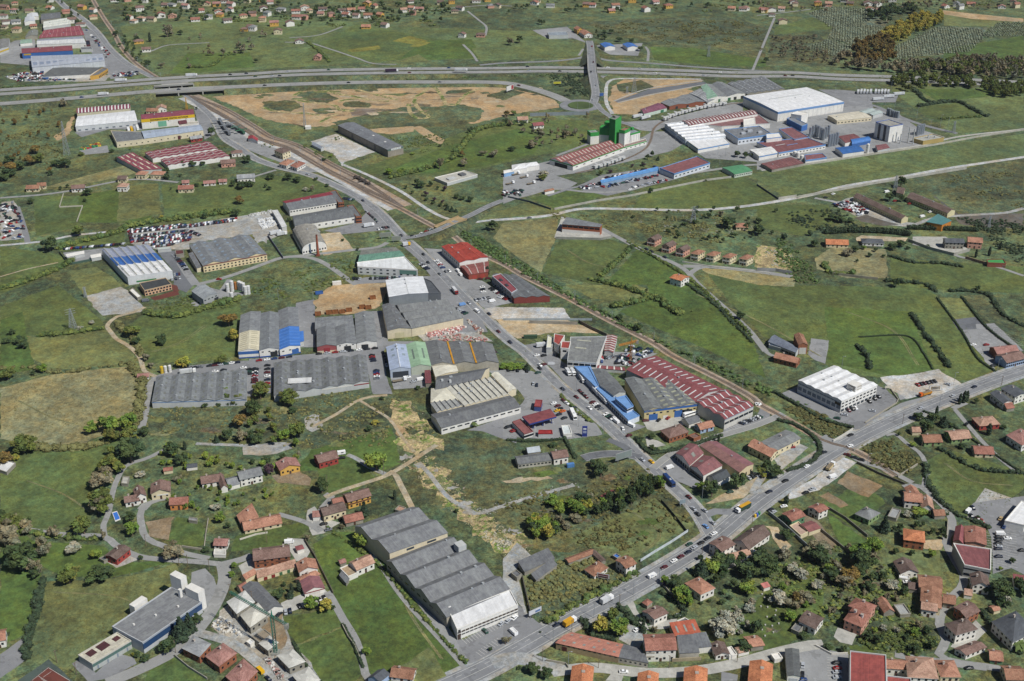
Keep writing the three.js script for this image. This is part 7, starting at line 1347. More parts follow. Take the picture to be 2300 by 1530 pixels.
trees('on the railway-side plantation','d,1345,170,4 d,1400,215,4 p,1520,235,5 p,1590,275,4 p,1660,295,4 p,1680,190,5 d,1470,160,6,8 d,1440,140,6 d,1560,150,5 d,1620,175,4 d,1780,250,4,6 d,1830,265,4,6 d,1900,280,5,6 c,1700,350,5,4 c,1740,365,5,4 c,1775,370,4,4 d,1520,270,3,4 d,1580,300,3,4 d,1640,320,3,4 d,1690,320,3,4');
trees('beside the avenue','d,2085,525,8,9 s,2045,905,8,4 b,540,195,6 d,410,115,5,8 d,330,95,6,8 d,180,90,5,7 d,140,160,4 d,170,180,4,5 w,480,190,4,6 d,670,150,3,5 d,570,95,3,5 d,340,450,4,4 d,800,620,2.5,3.5 d,930,700,3');
tile(2,1);
trees('around the villas and lane','d,1270,205,5 d,1930,505,9,11 d,2190,560,8,9 b,1870,405,5,6 o,340,95,5,8 d,1000,1290,4,6 d,1160,1385,5,7 d,2040,1290,6,7 d,1090,690,4,6 d,1230,1055,3 d,1840,590,3,5 d,2080,520,5 d,1560,480,3,6 d,1650,470,4,6 d,1960,580,4 d,1420,540,3,3 d,1120,420,3,4 b,2020,350,4 d,1740,110,3 d,2200,470,5');
tile(3,1);
trees('around the barracks and terraces','d,1235,160,10,8 d,1140,275,7,8 d,1240,280,6 f,1420,325,5,6 d,1190,1015,7,6 d,1895,1040,4,5 d,1160,690,5,7 d,1235,665,5,7 b,780,745,6,9 d,970,755,4,5 d,1088,758,3,4 d,490,665,6,7 s,1880,760,8 s,1995,745,9 s,2090,690,8 d,1465,675,3,4 d,1020,710,4 f,915,690,4,5 d,830,715,5,7 d,650,440,5,8 d,720,460,5,8 d,800,460,4,7 d,165,370,4,4 d,575,410,4 d,700,380,4 d,30,560,6 d,130,560,4 d,2290,530,4 d,1300,690,3,4 d,860,800,3');
tile(0,0);
trees('on the far meadows','s,1290,360,14,4 b,1440,320,17,11 b,1470,300,16,9 b,2090,460,12,9 b,1920,480,9,7 b,1170,340,9,6 b,1385,590,8,8 d,1550,300,6,8 d,2080,440,9,8 d,1180,355,7 d,780,60,6 d,850,90,5 b,1630,590,6 d,2200,540,5,5 d,640,560,4 b,550,920,9,7 d,1280,80,5,8 d,1520,180,5,7');
trees('in the copse below the lattice mast','r,90,1480,9,12 d,180,1460,8,10 r,260,1420,9,12 o,330,1400,9,11 d,90,1400,7,11 r,300,1320,8,10 d,560,1440,8,11 d,480,1430,6,8 r,430,1490,6 o,700,1340,4,6 d,40,1500,6 d,440,1510,5');
trees('beside the railway yard','d,1815,1170,9,7 d,2120,1400,7,9 d,1560,1430,5,8 d,960,1310,4,6 d,1000,1380,4 d,1650,1430,5,7 d,1740,1420,4,6 d,1430,1490,5,7 d,1690,945,4 f,1120,1290,3 d,1900,1400,3');
tile(1,0);
trees('around the green meadow by the steel warehouse','b,1635,1455,13,7 b,1845,1430,8,9 r,1830,1350,6 b,2100,1350,7,10 b,2000,1340,6,8 f,1200,1500,6,7 f,1300,1500,6,7 d,1900,1145,6,7 d,1175,1290,8,4 f,700,1350,3,5 f,1400,1330,3,5 f,1230,1335,2.5 d,640,1380,3,5 d,2250,1300,5,7 d,2200,1070,6,6 d,1640,1260,3,4');
tile(2,0);
trees('around the feed mill and interchange','r,30,1000,6,6 o,90,990,5,7 d,170,1080,5,7 b,330,1190,8,9 b,530,1180,8,9 b,620,1170,9,7 b,250,1270,7,10 d,80,1300,5,6 d,1280,1350,6,4 d,1240,1370,5 c,1330,1380,5,3.4 p,1210,1430,4,5 p,1110,1440,4,4 p,920,1490,4,5 o,840,1510,5 w,350,1520,6,8 d,1770,1290,3,3.4 d,1850,1280,3,3 d,2010,1350,6,6 d,2080,1360,6,6 m,2140,1345,5,5 d,1200,1420,4 d,820,330,6,6 d,870,300,6,7 d,930,290,6,7 d,800,300,7,3 d,870,340,6,7 d,1000,360,6,8 d,1100,370,6,8 d,140,370,9,8 b,60,390,10,9 d,1180,440,6,6 d,2260,540,7,6 d,330,215,7,5 d,310,205,6,4 d,350,210,6,4');

// ---------------------------------------------------------------- woods, scrub and hedges
tile(3,0);
wood([820,450,900,380,1080,360,1200,440,1180,560,860,560],60,12,17,'rust','russet wood beyond the motorway behind the lorry park');
wood([1000,370,1150,260,1350,160,1580,130,1590,210,1300,330,1180,400],150,9,12,'yellow','pale poplar grove between the far orchards');
wood([950,190,960,130,1100,110,1180,60,1380,70,1370,120,1180,150,1150,215],46,9,13,'dark','dark wood beside the far farmhouse');
wood([640,560,700,480,820,520,1200,580,1700,520,2300,540,2300,690,1700,660,1200,630,800,600],150,9,14,'bare','bare wood along the far side of the motorway');
wood([1200,600,1700,530,2300,560,2300,680,1500,650],90,8,13,'oak','olive green trees within the bare roadside wood');
wood([1110,700,1400,660,1900,700,2300,740,2300,840,2100,850,1900,780,1500,750,1350,800,1290,790],95,8,12,'oak','olive wood along the near side of the motorway');
wood([110,480,130,330,520,320,480,400,600,470,620,540,400,540],90,4,7,'bare','brown scrub wood beside the orchards');
wood([1040,80,1500,30,1560,60,1300,110],24,6,9,'bare','thin trees along the far village lane');
{ const l = []; for (const [poly, sp] of [[[440,110,680,60,940,80,960,170,900,220,1100,230,1000,330,840,400,620,330,650,250],6],[[410,410,620,335,830,405,700,500],6],[[1200,400,1560,230,1930,250,1950,330,1830,450,1400,480,1200,520],6],[[1940,310,2060,195,2300,195,2300,310,1960,325],8]]) { const pl = pts(poly), bx = new THREE.Box3().setFromPoints(pl); for (let x = bx.min.x; x < bx.max.x; x += 3.6) for (let z = bx.min.z; z < bx.max.z; z += sp) { const p = V3(x + (z * .35) % 3.6 + rr(-.5,.5), 0, z + rr(-.5,.5)); if (inPoly(p, pl)) { const s = rr(2,3.2); l.push([p, s, s * .75]); }}} instances(CLUMP.grey[1], leafMat, l, 'orchard_bushes','rows of small grey-green orchard trees on the far slope','orchard'); }
full();
for (const [a, n, h0, h1, k, lb] of [
  [[200,985,300,945,320,1010,290,1060,260,1120,230,1200,205,1190,220,1100],11,6,11,'oak','thick olive trees along the left-centre lane'],
  [[0,1170,70,1180,110,1240,95,1300,0,1270],22,6,12,'bare','bare thicket at the left edge'],
  [[320,1010,420,1000,560,1030,690,1030,660,1060,480,1055,330,1070],26,3,6,'fresh','garden trees above the white houses'],
  [[330,1080,520,1100,640,1110,540,1150,400,1150],34,2,5,'fresh','fruit trees in the central gardens'],
  [[500,880,600,900,640,1000,540,1000],20,4,8,'oak','thicket below the six-gabled warehouses'],
  [[1715,1300,1900,1215,2040,1300,2060,1370,1900,1400,1790,1390],44,3,5.5,'bare','bare orchard trees on the hillside'],
  [[1560,1260,1700,1240,1760,1290,1700,1340,1600,1310],26,3,7,'dark','garden trees beside the brown-roofed barn'],
  [[1600,1380,1700,1350,1740,1420,1690,1450,1620,1420],12,3,6,'blossom','blossoming thicket below the beehives'],
  [[2060,1140,2130,1160,2125,1220,2000,1200],16,3,5,'dark','garden trees around the orange hipped house'],
  [[2210,1330,2300,1300,2300,1370,2230,1370],14,4,7,'dark','garden trees beside the slate villa'],
  [[1420,470,1700,470,1720,540,1640,550,1520,540],34,3,6,'dark','dark bushes above the villa row'],
  [[1120,270,1330,262,1320,330,1200,330],28,4,8,'bare','bare trees left of the feed mill'],
  [[590,10,1010,5,1010,50,600,60],120,4,9,'dark','trees among the houses of the meadow village'],
  [[250,0,600,0,600,50,270,50],100,4,9,'dark','trees among the houses right of the railway'],
  [[0,0,180,0,180,55,0,70],30,4,8,'dark','trees among the houses left of the railway'],
  [[1140,0,1700,0,1700,30,1140,34],46,4,9,'dark','trees along the far lane beyond overpass'],
  [[1700,0,2300,0,2300,22,1700,30],46,4,9,'bare','trees among the orchard village'],
  [[240,60,300,100,350,160,330,160,270,110],40,3,7,'dark','bushes lining the far railway'],
  [[360,70,640,60,640,110,420,140],22,4,10,'bare','scattered bare trees in the far left meadows'],
  [[0,250,120,250,150,330,60,400,0,380],24,4,8,'rust','russet bushes left of the lattice mast'],
]) wood(a, n, h0, h1, k, lb);
for (const [a, n, lb] of [[[0,872,300,822,312,900,262,975,130,1008,0,985],700,'dry'],[[0,1015,190,1010,285,960,215,1130,60,1190,0,1180],500,'left'],[[105,1306,395,1265,410,1300,178,1470,62,1485],600,'hay'],[[1580,600,1990,645,2150,700,2235,830,1990,850,1860,830,1850,770,1720,760],1400,'right'],[[1440,600,1540,610,1690,760,1720,850,1480,740,1390,700],600,'lane'],[[2075,1040,2300,1060,2300,1100,2200,1180,2070,1090],420,'lower right'],[[700,1225,815,1195,1045,1500,840,1530],500,'lush lawn'],[[1680,390,2300,300,2300,350,1760,442],700,'perimeter'],[[330,700,540,660,540,800,330,815],420,'warehouse']]) { const l = []; scatter(a, n, p => { const s = rr(.25,.8), v = rr(.8,1.3); l.push([p, s, s * rr(.25,.5), new THREE.Color(v, v, v * .9)]); }); instances(CLUMP[lb === 'dry' || lb === 'hay' ? 'olive' : 'green'][0], leafMat, l, 'grass_tussocks', `grass tussocks in the ${lb} meadow`, 'grass'); }
scrub([1300,55,1500,45,1640,45,1715,62,1715,128,1600,103,1480,100,1420,82],900,1.2,3,'olive','brown heath scrub beyond the blue sheds');
scrub([330,915,560,910,840,870,960,930,985,975,900,1000,640,1010,440,990,330,970],620,.7,2.2,'olive','low scrub on the rough ground below the warehouses');
scrub([1100,1120,1300,1090,1460,1040,1550,1170,1420,1260,1280,1220],700,.7,2.6,'olive','bramble scrub on the triangle beside the avenue');
scrub([1165,1305,1300,1240,1420,1275,1400,1310,1230,1390,1190,1370],480,.9,2.8,'olive','bramble scrub between warehouse and main road');
scrub([1700,1290,1880,1220,2060,1290,2080,1380,1900,1410,1780,1400],620,.7,2.4,'green','undergrowth in the hillside orchard');
scrub([1925,1440,2060,1395,2110,1440,2060,1475,1960,1460],420,.8,2.6,'green','overgrown garden below the twin villa');
scrub([350,670,540,640,800,575,800,630,560,690,330,700],420,.9,2.6,'green','thicket between avenue side road and blue bay warehouse');
scrub([2130,480,2300,500,2300,600,2240,560,2210,520],480,1,2.8,'dark','dark gorse slope at the right edge');
scrub([1015,505,1090,540,1250,640,1440,745,1560,800,1700,860,1880,940,1850,925,1700,880,1540,800,1400,735,1220,640,1060,555],1000,1.2,3.4,'green','scrub lining the single railway track');
scrub([1935,1000,2010,985,2070,1035,2040,1065,1960,1045],260,1.2,3,'olive','bramble filling the railway cutting right of the main road');
scrub([1740,905,1850,930,1905,970,1870,985,1800,950],300,1.2,3,'olive','bramble slope beside the white showroom');
scrub([470,330,700,360,780,300,640,320],40,1,2.4,'green','bushes beside the railway yard');
scrub([0,195,350,180,560,178,900,168,1300,160,1300,170,900,180,560,190,350,200,0,215],900,1,3,'green','shrubs on the strip between motorway and link road');
scrub([1380,160,1700,165,2000,175,2000,180,1700,176,1380,170],420,1.4,3.4,'green','shrubs along the near motorway edge');
scrub([1220,165,1310,165,1330,225,1260,215],300,1.4,3.8,'dark','bushes filling the left quarter of the interchange');
scrub([0,310,130,250,160,330,100,400,0,400],380,.8,2.4,'olive','rough scrub left of the distribution halls');
scrub([860,310,1000,300,1020,330,950,345,880,330],260,.8,2,'green','weeds beside the steel warehouse');
scrub([1180,480,1500,470,1640,480,1620,545,1500,560,1400,530],420,.8,2.4,'olive','low scrub on the stony ground above the villas');
scrub([1780,470,1900,470,1930,515,1850,520,1760,500],220,1,2.8,'dark','bushes above the cypress hedge');
scrub([1745,530,1800,560,1850,640,1800,640,1740,600],300,1,2.8,'green','bushes on the quarry edge');
scrub([2100,400,2300,370,2300,470,2150,450],260,.8,2.4,'olive','scrub around the burnt ground');
scrub([640,15,1000,10,1000,60,640,65],330,1.4,4,'green','garden greenery of the far meadow village');
scrub([250,5,600,2,620,50,270,48],330,1.4,4,'green','garden greenery of the far railway village');
scrub([0,0,190,0,190,60,0,80],160,1.4,3.6,'green','garden greenery of the far left village');
scrub([1500,5,2300,0,2300,22,1500,30],260,1.4,4,'green','garden greenery of the far right villages');
const rocks = (poly, n, a, b, col, label) => { const l = []; scatter(poly, n / 5, q => { for (let i = 0; i < 6; i++) { const s = a + (b - a) * Math.pow(rnd(), 2.5), v = rr(.7,1.15); l.push([V3(q.x + rr(-2,2), .1, q.z + rr(-2,2)), s, s * rr(.5,.9), new THREE.Color(v, v * .97, v * .9)]); }}); const g = new THREE.DodecahedronGeometry(.5,0); return instances(g, M('dirt', col), l, 'rubble', label, 'rubble'); };
rocks([900,1040,960,1025,1000,1060,1060,1140,1170,1205,1185,1240,1140,1260,1040,1170,980,1110,930,1060],900,.2,.9,'#e0cfa6','tan rubble strewn along the stony strip');
rocks([890,985,940,972,990,990,985,1008,935,1025,905,1010],200,.2,.9,'#e0cfa8','pale rubble heap by the sand lane');
rocks([880,895,930,905,965,960,910,965],140,.2,.8,'#cfc4ac','stones on the bare patch beside cream factory');
rocks([1080,1195,1120,1195,1160,1225,1130,1235,1090,1215],160,.4,1.6,'#e8dcc0','white boulders beside the long warehouse');
rocks([1050,1152,1290,1084,1296,1092,1070,1162],300,.3,1.1,'#cfcac0','grey stones along the rubble track');
rocks([1700,548,1770,565,1795,590,1740,600],160,.4,2,'#e2dac6','pale boulders on the quarry ground');
rocks([1380,480,1700,480,1700,520,1500,530],180,.3,1.2,'#cfcabc','stones scattered above the villas');
for (const [a, w, t, k, lb, o] of [
  [[300,830,318,850,316,900,300,960,262,985,205,1003,130,1010,60,1004],3,2,'olive','ragged hedge round the dry left field'],
  [[0,830,60,826,130,838,220,826,300,818],2,1.4,'olive','thin hedge above the dry left field',{gap:.5}],
  [[0,1195,60,1195,110,1206,165,1210,225,1212],2,1.5,'green','hedge below the left lane',{gap:.3}],
  [[98,1300,90,1330,80,1385,65,1430,60,1482],2.2,2,'dark','dark hedge left of the hay field'],
  [[22,1425,75,1395],1.6,1.4,'dark','short hedge above the left car park'],
  [[662,1447,770,1405],1.2,1.6,'dark','clipped dark hedge across the lawns',{clip:1}],
  [[658,1445,690,1500,720,1535],1.2,1.6,'dark','clipped hedge beside the building site',{clip:1}],
  [[772,1408,795,1450,815,1500],1.2,1.6,'dark','hedge along the lawn lane',{clip:1}],
  [[735,1185,850,1270,940,1375,1000,1440,1048,1495],1.2,1,'green','low hedge along the long warehouse track',{gap:.35}],
  [[1230,1395,1300,1358,1380,1315,1430,1285],2.4,1.8,'green','hedge along the upper side of main road',{gap:.15}],
  [[1310,1395,1330,1430,1380,1440],1.4,1.8,'dark','dark garden hedge below the yellow van'],
  [[1385,1360,1420,1395,1450,1425],1.6,1.8,'dark','hedge beside the grey drive'],
  [[1485,1330,1540,1380,1500,1390,1410,1395],1.2,1.4,'dark','garden hedge behind the brown-roofed house',{gap:.2}],
  [[1600,1290,1640,1345],1.4,1.6,'dark','hedge between orange house and orchard'],
  [[1430,985,1440,1000,1460,1018,1500,1015,1560,1000,1620,980],2.2,2,'dark','curved clipped hedge round the brick house',{clip:1}],
  [[1268,985,1278,1005,1292,1030],1.6,1.8,'dark','hedge beside the long stable plot',{clip:1}],
  [[1140,990,1190,993,1265,988],1.4,1.6,'dark','hedge above the long stable plot',{clip:1}],
  [[1740,882,1790,910,1850,945,1915,962],1.8,2,'dark','long clipped hedge beside the showroom car park',{clip:1}],
  [[1750,945,1785,955,1830,985,1842,1010,1820,1040,1770,1058],2.2,1.8,'dark','rounded hedge enclosing the cream road house',{clip:1}],
  [[1925,775,1945,800,1955,830],1.6,2,'dark','hedge line left of the square meadow plot'],
  [[1930,758,2040,757,2075,795,2095,830],1,1.2,'dark','thin hedge round the square meadow plot',{clip:1}],
  [[2045,705,2070,740,2100,780,2130,825],1.8,1.8,'dark','diagonal hedge in the right meadow'],
  [[2105,670,2160,745,2200,810,2235,835],1.2,1.4,'dark','hedge beside the long car park',{clip:1}],
  [[2160,668,2220,740,2280,785,2300,800],1.4,1.6,'dark','hedge on the far side of long car park',{clip:1}],
  [[2130,655,2180,655,2220,665,2250,705,2300,735],1.6,1.6,'dark','curving hedge above the right scrub plot'],
  [[1330,630,1380,640,1440,660,1470,668],2.6,2,'green','hedgerow across the middle meadow, upper'],
  [[1375,690,1430,680,1470,670,1500,690,1530,708],2.8,2.2,'green','hedgerow across the middle meadow, lower'],
  [[1345,620,1370,605,1400,575,1420,555],2.4,1.8,'green','hedgerow down from the lane to railway'],
  [[1410,545,1500,595,1560,635,1620,690,1690,755],1.4,1.2,'green','low hedge along the villa lane',{gap:.3}],
  [[1545,640,1600,680,1650,730,1690,770],1.4,1.2,'dark','low hedge on the meadow side of lane',{gap:.35}],
  [[1555,700,1600,693],1.8,1.4,'green','short hedge stub in the lane meadow'],
  [[1760,538,1820,530],3,5,'dark','short tall cypress hedge above the quarry',{clip:1, k:2}],
  [[1855,525,1930,522,2000,525,2042,530],3,5,'dark','long tall cypress hedge above the terraces',{clip:1, k:2}],
  [[2040,515,2110,517,2195,520],2.4,4,'dark','tall cypress hedge below the teal shed',{clip:1, k:2}],
  [[1850,590,1865,613,1915,615],2.4,1.8,'green','bushy hedge above the big right meadow'],
  [[1995,575,2050,590,2110,592,2160,600],1.8,1.4,'dark','hedge below the terrace wall'],
  [[1990,632,2080,640,2100,655],2.4,1.8,'dark','bushy hedge at the top of the right meadow'],
  [[130,560,180,545,260,525,300,508,420,490,520,478],3,2.4,'green','long hedgerow above the scrapped cars'],
  [[0,650,60,632,130,605,165,585],3,2,'green','hedgerow across the left meadow'],
  [[90,755,160,748,230,738],2.6,1.8,'green','hedgerow below the field pylon'],
  [[265,730,300,765,318,800],2.4,1.8,'olive','hedge beside the dirt track'],
  [[330,705,400,712,470,690,540,672],3,2.2,'green','hedgerow above the left grey warehouse meadow'],
  [[880,400,1000,365,1080,290,1150,280],3,2.4,'green','hedgerow beside the green meadow',{gap:.2}],
  [[2055,205,2090,230,2150,228],2.4,2,'dark','hedge round the upper right meadow'],
  [[2060,240,2150,230,2200,255,2220,263],2.4,2,'dark','hedge round the lower right meadow'],
  [[2110,268,2160,265,2205,263],1.8,1.6,'green','hedge below the lower right meadow'],
  [[420,152,470,150,500,130,520,120],2.2,1.8,'green','hedgerow among the far left meadows'],
  [[690,95,720,118,740,140],2,1.6,'green','hedge beside the far smoking hut'],
  [[1210,1420,1260,1460],1.2,1.4,'dark','hedge by the fork of the concrete lane'],
  [[2205,1375,2240,1420,2290,1470],2.4,2.2,'dark','long bright hedge beside the slate villa',{clip:1}],
  [[2110,1010,2200,1055,2300,1065],1.4,1.4,'dark','hedge above the lower right meadow gate'],
  [[2080,1045,2085,1090,2140,1150,2220,1185],1.6,1.4,'dark','hedge along the lane by the gravel lot'],
  [[2075,925,2120,945,2180,985,2290,1060],1.2,1.4,'dark','garden hedge between the right bungalows',{clip:1}],
  [[1260,888,1290,920,1330,950],1.4,1,'green','planted strip beside the petrol station',{gap:.1}],
  [[1180,790,1215,820],1,.8,'green','planted strip in front of the showroom'],
]) hedge(a, w, t, k, lb, o);
// ---------------------------------------------------------------- vehicles
const CC = {w:'white', s:'silver', g:'grey', k:'black', d:'dark', b:'blue', n:'navy', r:'red', m:'maroon', e:'green', y:'yellow', o:'orange', t:'tan', l:'lightblue'};
const anyCols = n => Array.from({length: n }, () => CC['wwsssgkkddnnbrmme'[Math.floor(rnd() * 17)]]);
// place ; list of  colour(+v van),x,y  headed along one direction (degrees in the sheet)
function cars(place, head, s) { for (const e of s.split(' ')) { const [c, x, y, h2] = e.split(','), a = (h2 ? +h2 : head) * Math.PI / 180; car(+x, +y, +x + Math.cos(a) * 20, +y - Math.sin(a) * 20 * .55, CC[c[0]], place, c[1] === 'v' ? 'van' : c[1] === 'c' ? 'caravan' : 'car'); }}
function rows(place, ...list) { for (const [x1, y1, x2, y2, n, along, turn] of list) row(x1, y1, x2, y2, anyCols(n), place, { along, turn }); }
tile(1,3);
cars('parked before the white office front',60,'s,2165,1045 s,2222,1022 w,2280,995 e,2025,1108,120 wv,2270,1118,120');
cars('parked by the hedged lawn lane',110,'k,605,840 k,645,822 k,432,895 n,350,935,95 s,312,945,95 d,255,965,60 k,1138,568,130 g,680,238,20 k,640,188,20 k,800,142,20');
cars('beside the walled yard',10,'wv,342,345 yv,95,1452,120 n,162,1518,120');
tile(2,3);
cars('in the queue on the main road',42,'w,1812,270 d,1757,312 k,1702,350 s,1642,390 n,1590,430 m,1527,468 w,1467,505 m,1385,560');
cars('driving on the main road',42,'wv,1280,638 k,862,822 n,462,1055 e,1600,362');
cars('waiting at the junction',125,'s,1633,55 d,1670,102 s,1732,72 l,1740,208 s,1800,178');
cars('parked beside the lower houses',30,'n,1866,588 w,1148,1098,50 w,1036,1458,0 s,1505,975,20 s,2056,418,20 s,1850,465,150 s,40,1022,60 w,92,992,60 wv,88,1122,120');
lorry(572,1042,640,1000,{len:8, cab:'white', box: PL('#e0a81e'), label:'yellow box lorry driving on the main road'});
lorry(890,850,960,810,{len:8, cab:'white', label:'white box lorry on the main road beside black car'});
lorry(2062,62,2010,90,{len:11, cab:'white', box: PL('#2d4a3a'), top: PL('#dba628'), label:'dark green lorry with yellow top at the junction'});
tile(3,3);
cars('in the big right-hand car park',0,'wv,2090,275 k,2078,300 d,2076,326 k,2074,356 s,2076,380 n,2074,402 n,2078,468 w,2155,312 k,2280,415 b,2125,212,70 t,2092,142,70');
cars('beside the gravel lot lane',110,'m,1895,142 r,1932,162 d,1842,118 wv,1815,80,60 n,1855,48');
cars('in the small walled car park',5,'k,686,1382 r,692,1427 s,688,1462 s,690,1507 s,392,1402,90 k,392,1482,90 b,394,1528,20');
cars('by the hillside lanes',40,'d,1825,1427,10 d,118,66 s,142,86 w,1290,690,0 w,232,36,20 s,716,590,120');
tile(0,2);
rows('parked along the upper edge of the warehouse yard',[1610,268,1720,252,4,1],[1800,243,2040,214,6,1]);
cars('in the six-gabled warehouse yard',10,'w,1850,292 d,1922,280 w,2092,260');
lorry(1615,302,1660,296,{len:11, label:'white lorry beside the long six-gabled warehouse'});
rows('parked between the two six-gabled warehouses',[2140,275,2142,312,3],[2196,272,2190,385,7]);
tile(1,2);
rows('parked between the two six-gabled warehouses',[155,240,155,425,7],[50,268,42,385,5]);
rows('parked before the small factory sheds',[85,197,345,166,5,1],[600,140,1080,92,8,1],[1052,152,1066,200,4],[1092,285,1096,350,5],[1150,130,1180,240,5,1]);
cars('in the yard beside cream factory',20,'w,1362,342 s,1410,378 wv,1470,362 k,2216,770,40 r,2266,802,20 s,2085,262,0');
lorry(1290,372,1345,362,{len:10, cab:'white', kind:'flat', label:'flatbed crane lorry in the yard of pale blue hall'});
cars('beside the red-walled house',15,'k,795,1035 wc,792,998');
tile(2,2);
cars('driving on the avenue',-52,'n,512,442 m,630,512 w,742,608 m,352,232,30 w,316,238 n,60,42 m,1082,842,30 s,1196,1052 y,1275,1068 m,1596,1372 d,315,265');
bus(1425,1240,1480,1300,'blue','bright blue bus driving on the avenue');
bus(602,670,625,720,'white','white coach parked on the petrol forecourt');
bus(1612,664,1670,645,'white','white coach parked before the cream-fronted hall');
cars('on the petrol forecourt',30,'w,435,566 m,470,588 k,490,612 y,466,628 o,512,634 n,480,662 d,526,692 m,518,542,-50 w,546,564,-50 n,608,606 d,45,768 r,92,804');
cars('beside the factory forecourt edge',90,'k,46,278 k,126,282 k,206,287 e,300,302,20 s,260,397 n,290,408');
rows('parked along the dealership front',[660,462,712,508,3,1],[768,556,840,612,4],[884,660,945,698,4]);
cars('at the dealership lower end',125,'wv,972,722 wv,1100,758,140 w,1030,782,100');
for (const [x, y, x2, y2, l, lb] of [[558,308,575,330,7,'short white lorry at the dealership gate, left'],[598,308,615,330,7,'short white lorry at the dealership gate, right'],[682,368,700,395,8,'white lorry behind the pair at dealership gate'],[800,478,830,510,9,'white lorry first in line along dealership wall'],[858,535,900,580,14,'long white articulated lorry along dealership wall'],[335,75,380,70,9,'white lorry beside the grey showroom']]) lorry(x, y, x2, y2,{len: l, label: lb });
cars('before the cream-fronted hall',60,'m,1226,714,10 k,1338,710 r,1418,692');
row(2048,738,2205,680, anyCols(9), 'parked at the white end of striped hall',{turn:.5});
cars('by the striped hall railway side',130,'w,2186,572');
cars('beside the grey showroom',20,'w,290,152 k,350,154 k,460,150,100 s,420,225,0');
rows('parked beside the maroon pavilions',[2108,1206,2172,1180,3]);
cars('by the maroon pavilion wall',20,'e,1950,1328 wv,1430,1120,30');
lorry(2068,1455,2010,1490,{len:10, cab:'white', kind:'flat', label:'flatbed lorry turning at the avenue corner'});
tile(3,2);
cars('driving on the main road by the showroom',35,'n,1868,424 s,1684,502 s,1406,606 k,804,838 d,576,988 w,802,932 w,430,1108 k,245,1232 n,106,1326');
cars('parked by the railway underpass',155,'m,776,1008 d,836,1032 d,896,1052');
lorry(1445,492,1400,505,{len:10, cab:'orange', box: PL('#c98a24'), kind:'tipper', label:'orange tipper lorry beside the gravel lot'});
lorry(630,1118,660,1085,{len:9, cab:'white', box: PL('#cdb887'), kind:'tipper', label:'tan tipper lorry on the gravel lay-by'});
cars('on the gravel lay-by',30,'wv,652,1198 s,480,1302 k,420,1334');
cars('in front of the white showroom',120,'k,966,550 k,1010,525 d,1046,508 m,788,626 k,822,614 w,846,604 s,752,664,160 e,690,694,160 s,990,630,160');
row(1380,406,1530,376,['red','black','maroon','dark','dark','black'],'in the gravel lot beside the sign');
cars('by the school and cream barn',10,'s,1636,402,150 r,302,942 w,1860,62 r,1972,62 k,2030,128 d,2030,242 w,12,574 w,14,684 k,1800,745,60');
tile(0,1);
rows('parked between banded hall and cream factory',[1502,742,1600,868,10],[1402,922,1540,906,8],[1480,952,1545,942,3]);
cars('on the lane below cream factory',0,'r,1882,952 gv,1250,1138,10');
tile(1,1);
rows('parked by the white factories',[1008,370,1102,458,6,1],[1108,520,1190,502,5],[812,256,892,268,6]);
cars('driving on the avenue upper stretch',-52,'n,976,276 d,1306,576 d,1496,738 d,1536,808 g,1636,908 s,1886,1158 wv,1956,1228 m,2140,1402 n,2240,1492 s,500,50,-25');
cars('queueing on the arch bridge road',25,'s,1440,588 w,1480,558 r,1520,542 s,1560,524 k,1400,580');
rows('parked before the white dealership',[1040,944,1290,938,13],[1476,820,1530,862,5],[890,945,950,950,4]);
rows('parked before the red-roofed hall',[1608,792,1662,852,6],[1690,885,1720,880,2]);
cars('below the red-roofed hall',120,'wv,1792,882 wv,1812,912 m,1985,950,10 m,2050,945,10');
rows('parked in the lot beside maroon office',[1946,1132,2060,1112,8],[2000,1020,2010,1060,3],[2150,1100,2212,1122,4],[2075,1030,2140,1070,4]);
cars('at the lot gate by the avenue',20,'wv,2086,1142 lv,1830,1172 n,2060,1250,-50');
rows('parked before the builders hall',[1772,1206,1862,1246,5]);
lorry(1026,496,1070,488,{len:10, label:'white box lorry beside the dark grey factory'});
lorry(1766,1062,1790,1090,{len:10, cab:'red', label:'white lorry with red cab on the avenue'});
lorry(225,560,265,550,{len:11, label:'white lorry in the storage yard, left'}); lorry(280,570,310,565,{len:9, label:'white lorry in the storage yard, right'});
lorry(1350,660,1380,655,{len:7, cab:'yellow', label:'white van lorry with yellow cab beside the avenue'});
tile(3,1);
cars('around the barracks',20,'wv,1420,415 w,1490,372 r,1312,302 r,1186,278 d,590,248 w,655,218 wv,1115,202');
tile(2,1);
cars('along the villa lane',-40,'n,1232,692 d,1276,712 n,1390,762 g,226,424,10 w,1090,180,20');
tile(0,0);
for (const [x, y, x2, w, lb] of [[1045,704,1080,14,'white articulated lorry on the left motorway'],[1650,660,1690,14,'white articulated lorry on the motorway beside viaduct'],[895,824,930,12,'white lorry on the link road']]) lorry(x, y + 34, x2, y + 32,{len: w, label: lb }).position.y = 5.7;
tile(1,0);
lorry(1225,655,1300,652,{len:16, cab:'white', box: PL('#3a2740'), label:'dark purple articulated lorry on the motorway'}).position.y = 5.7; lorry(1820,648,1890,648,{len:16, label:'white articulated lorry on the central motorway'}).position.y = 5.7;
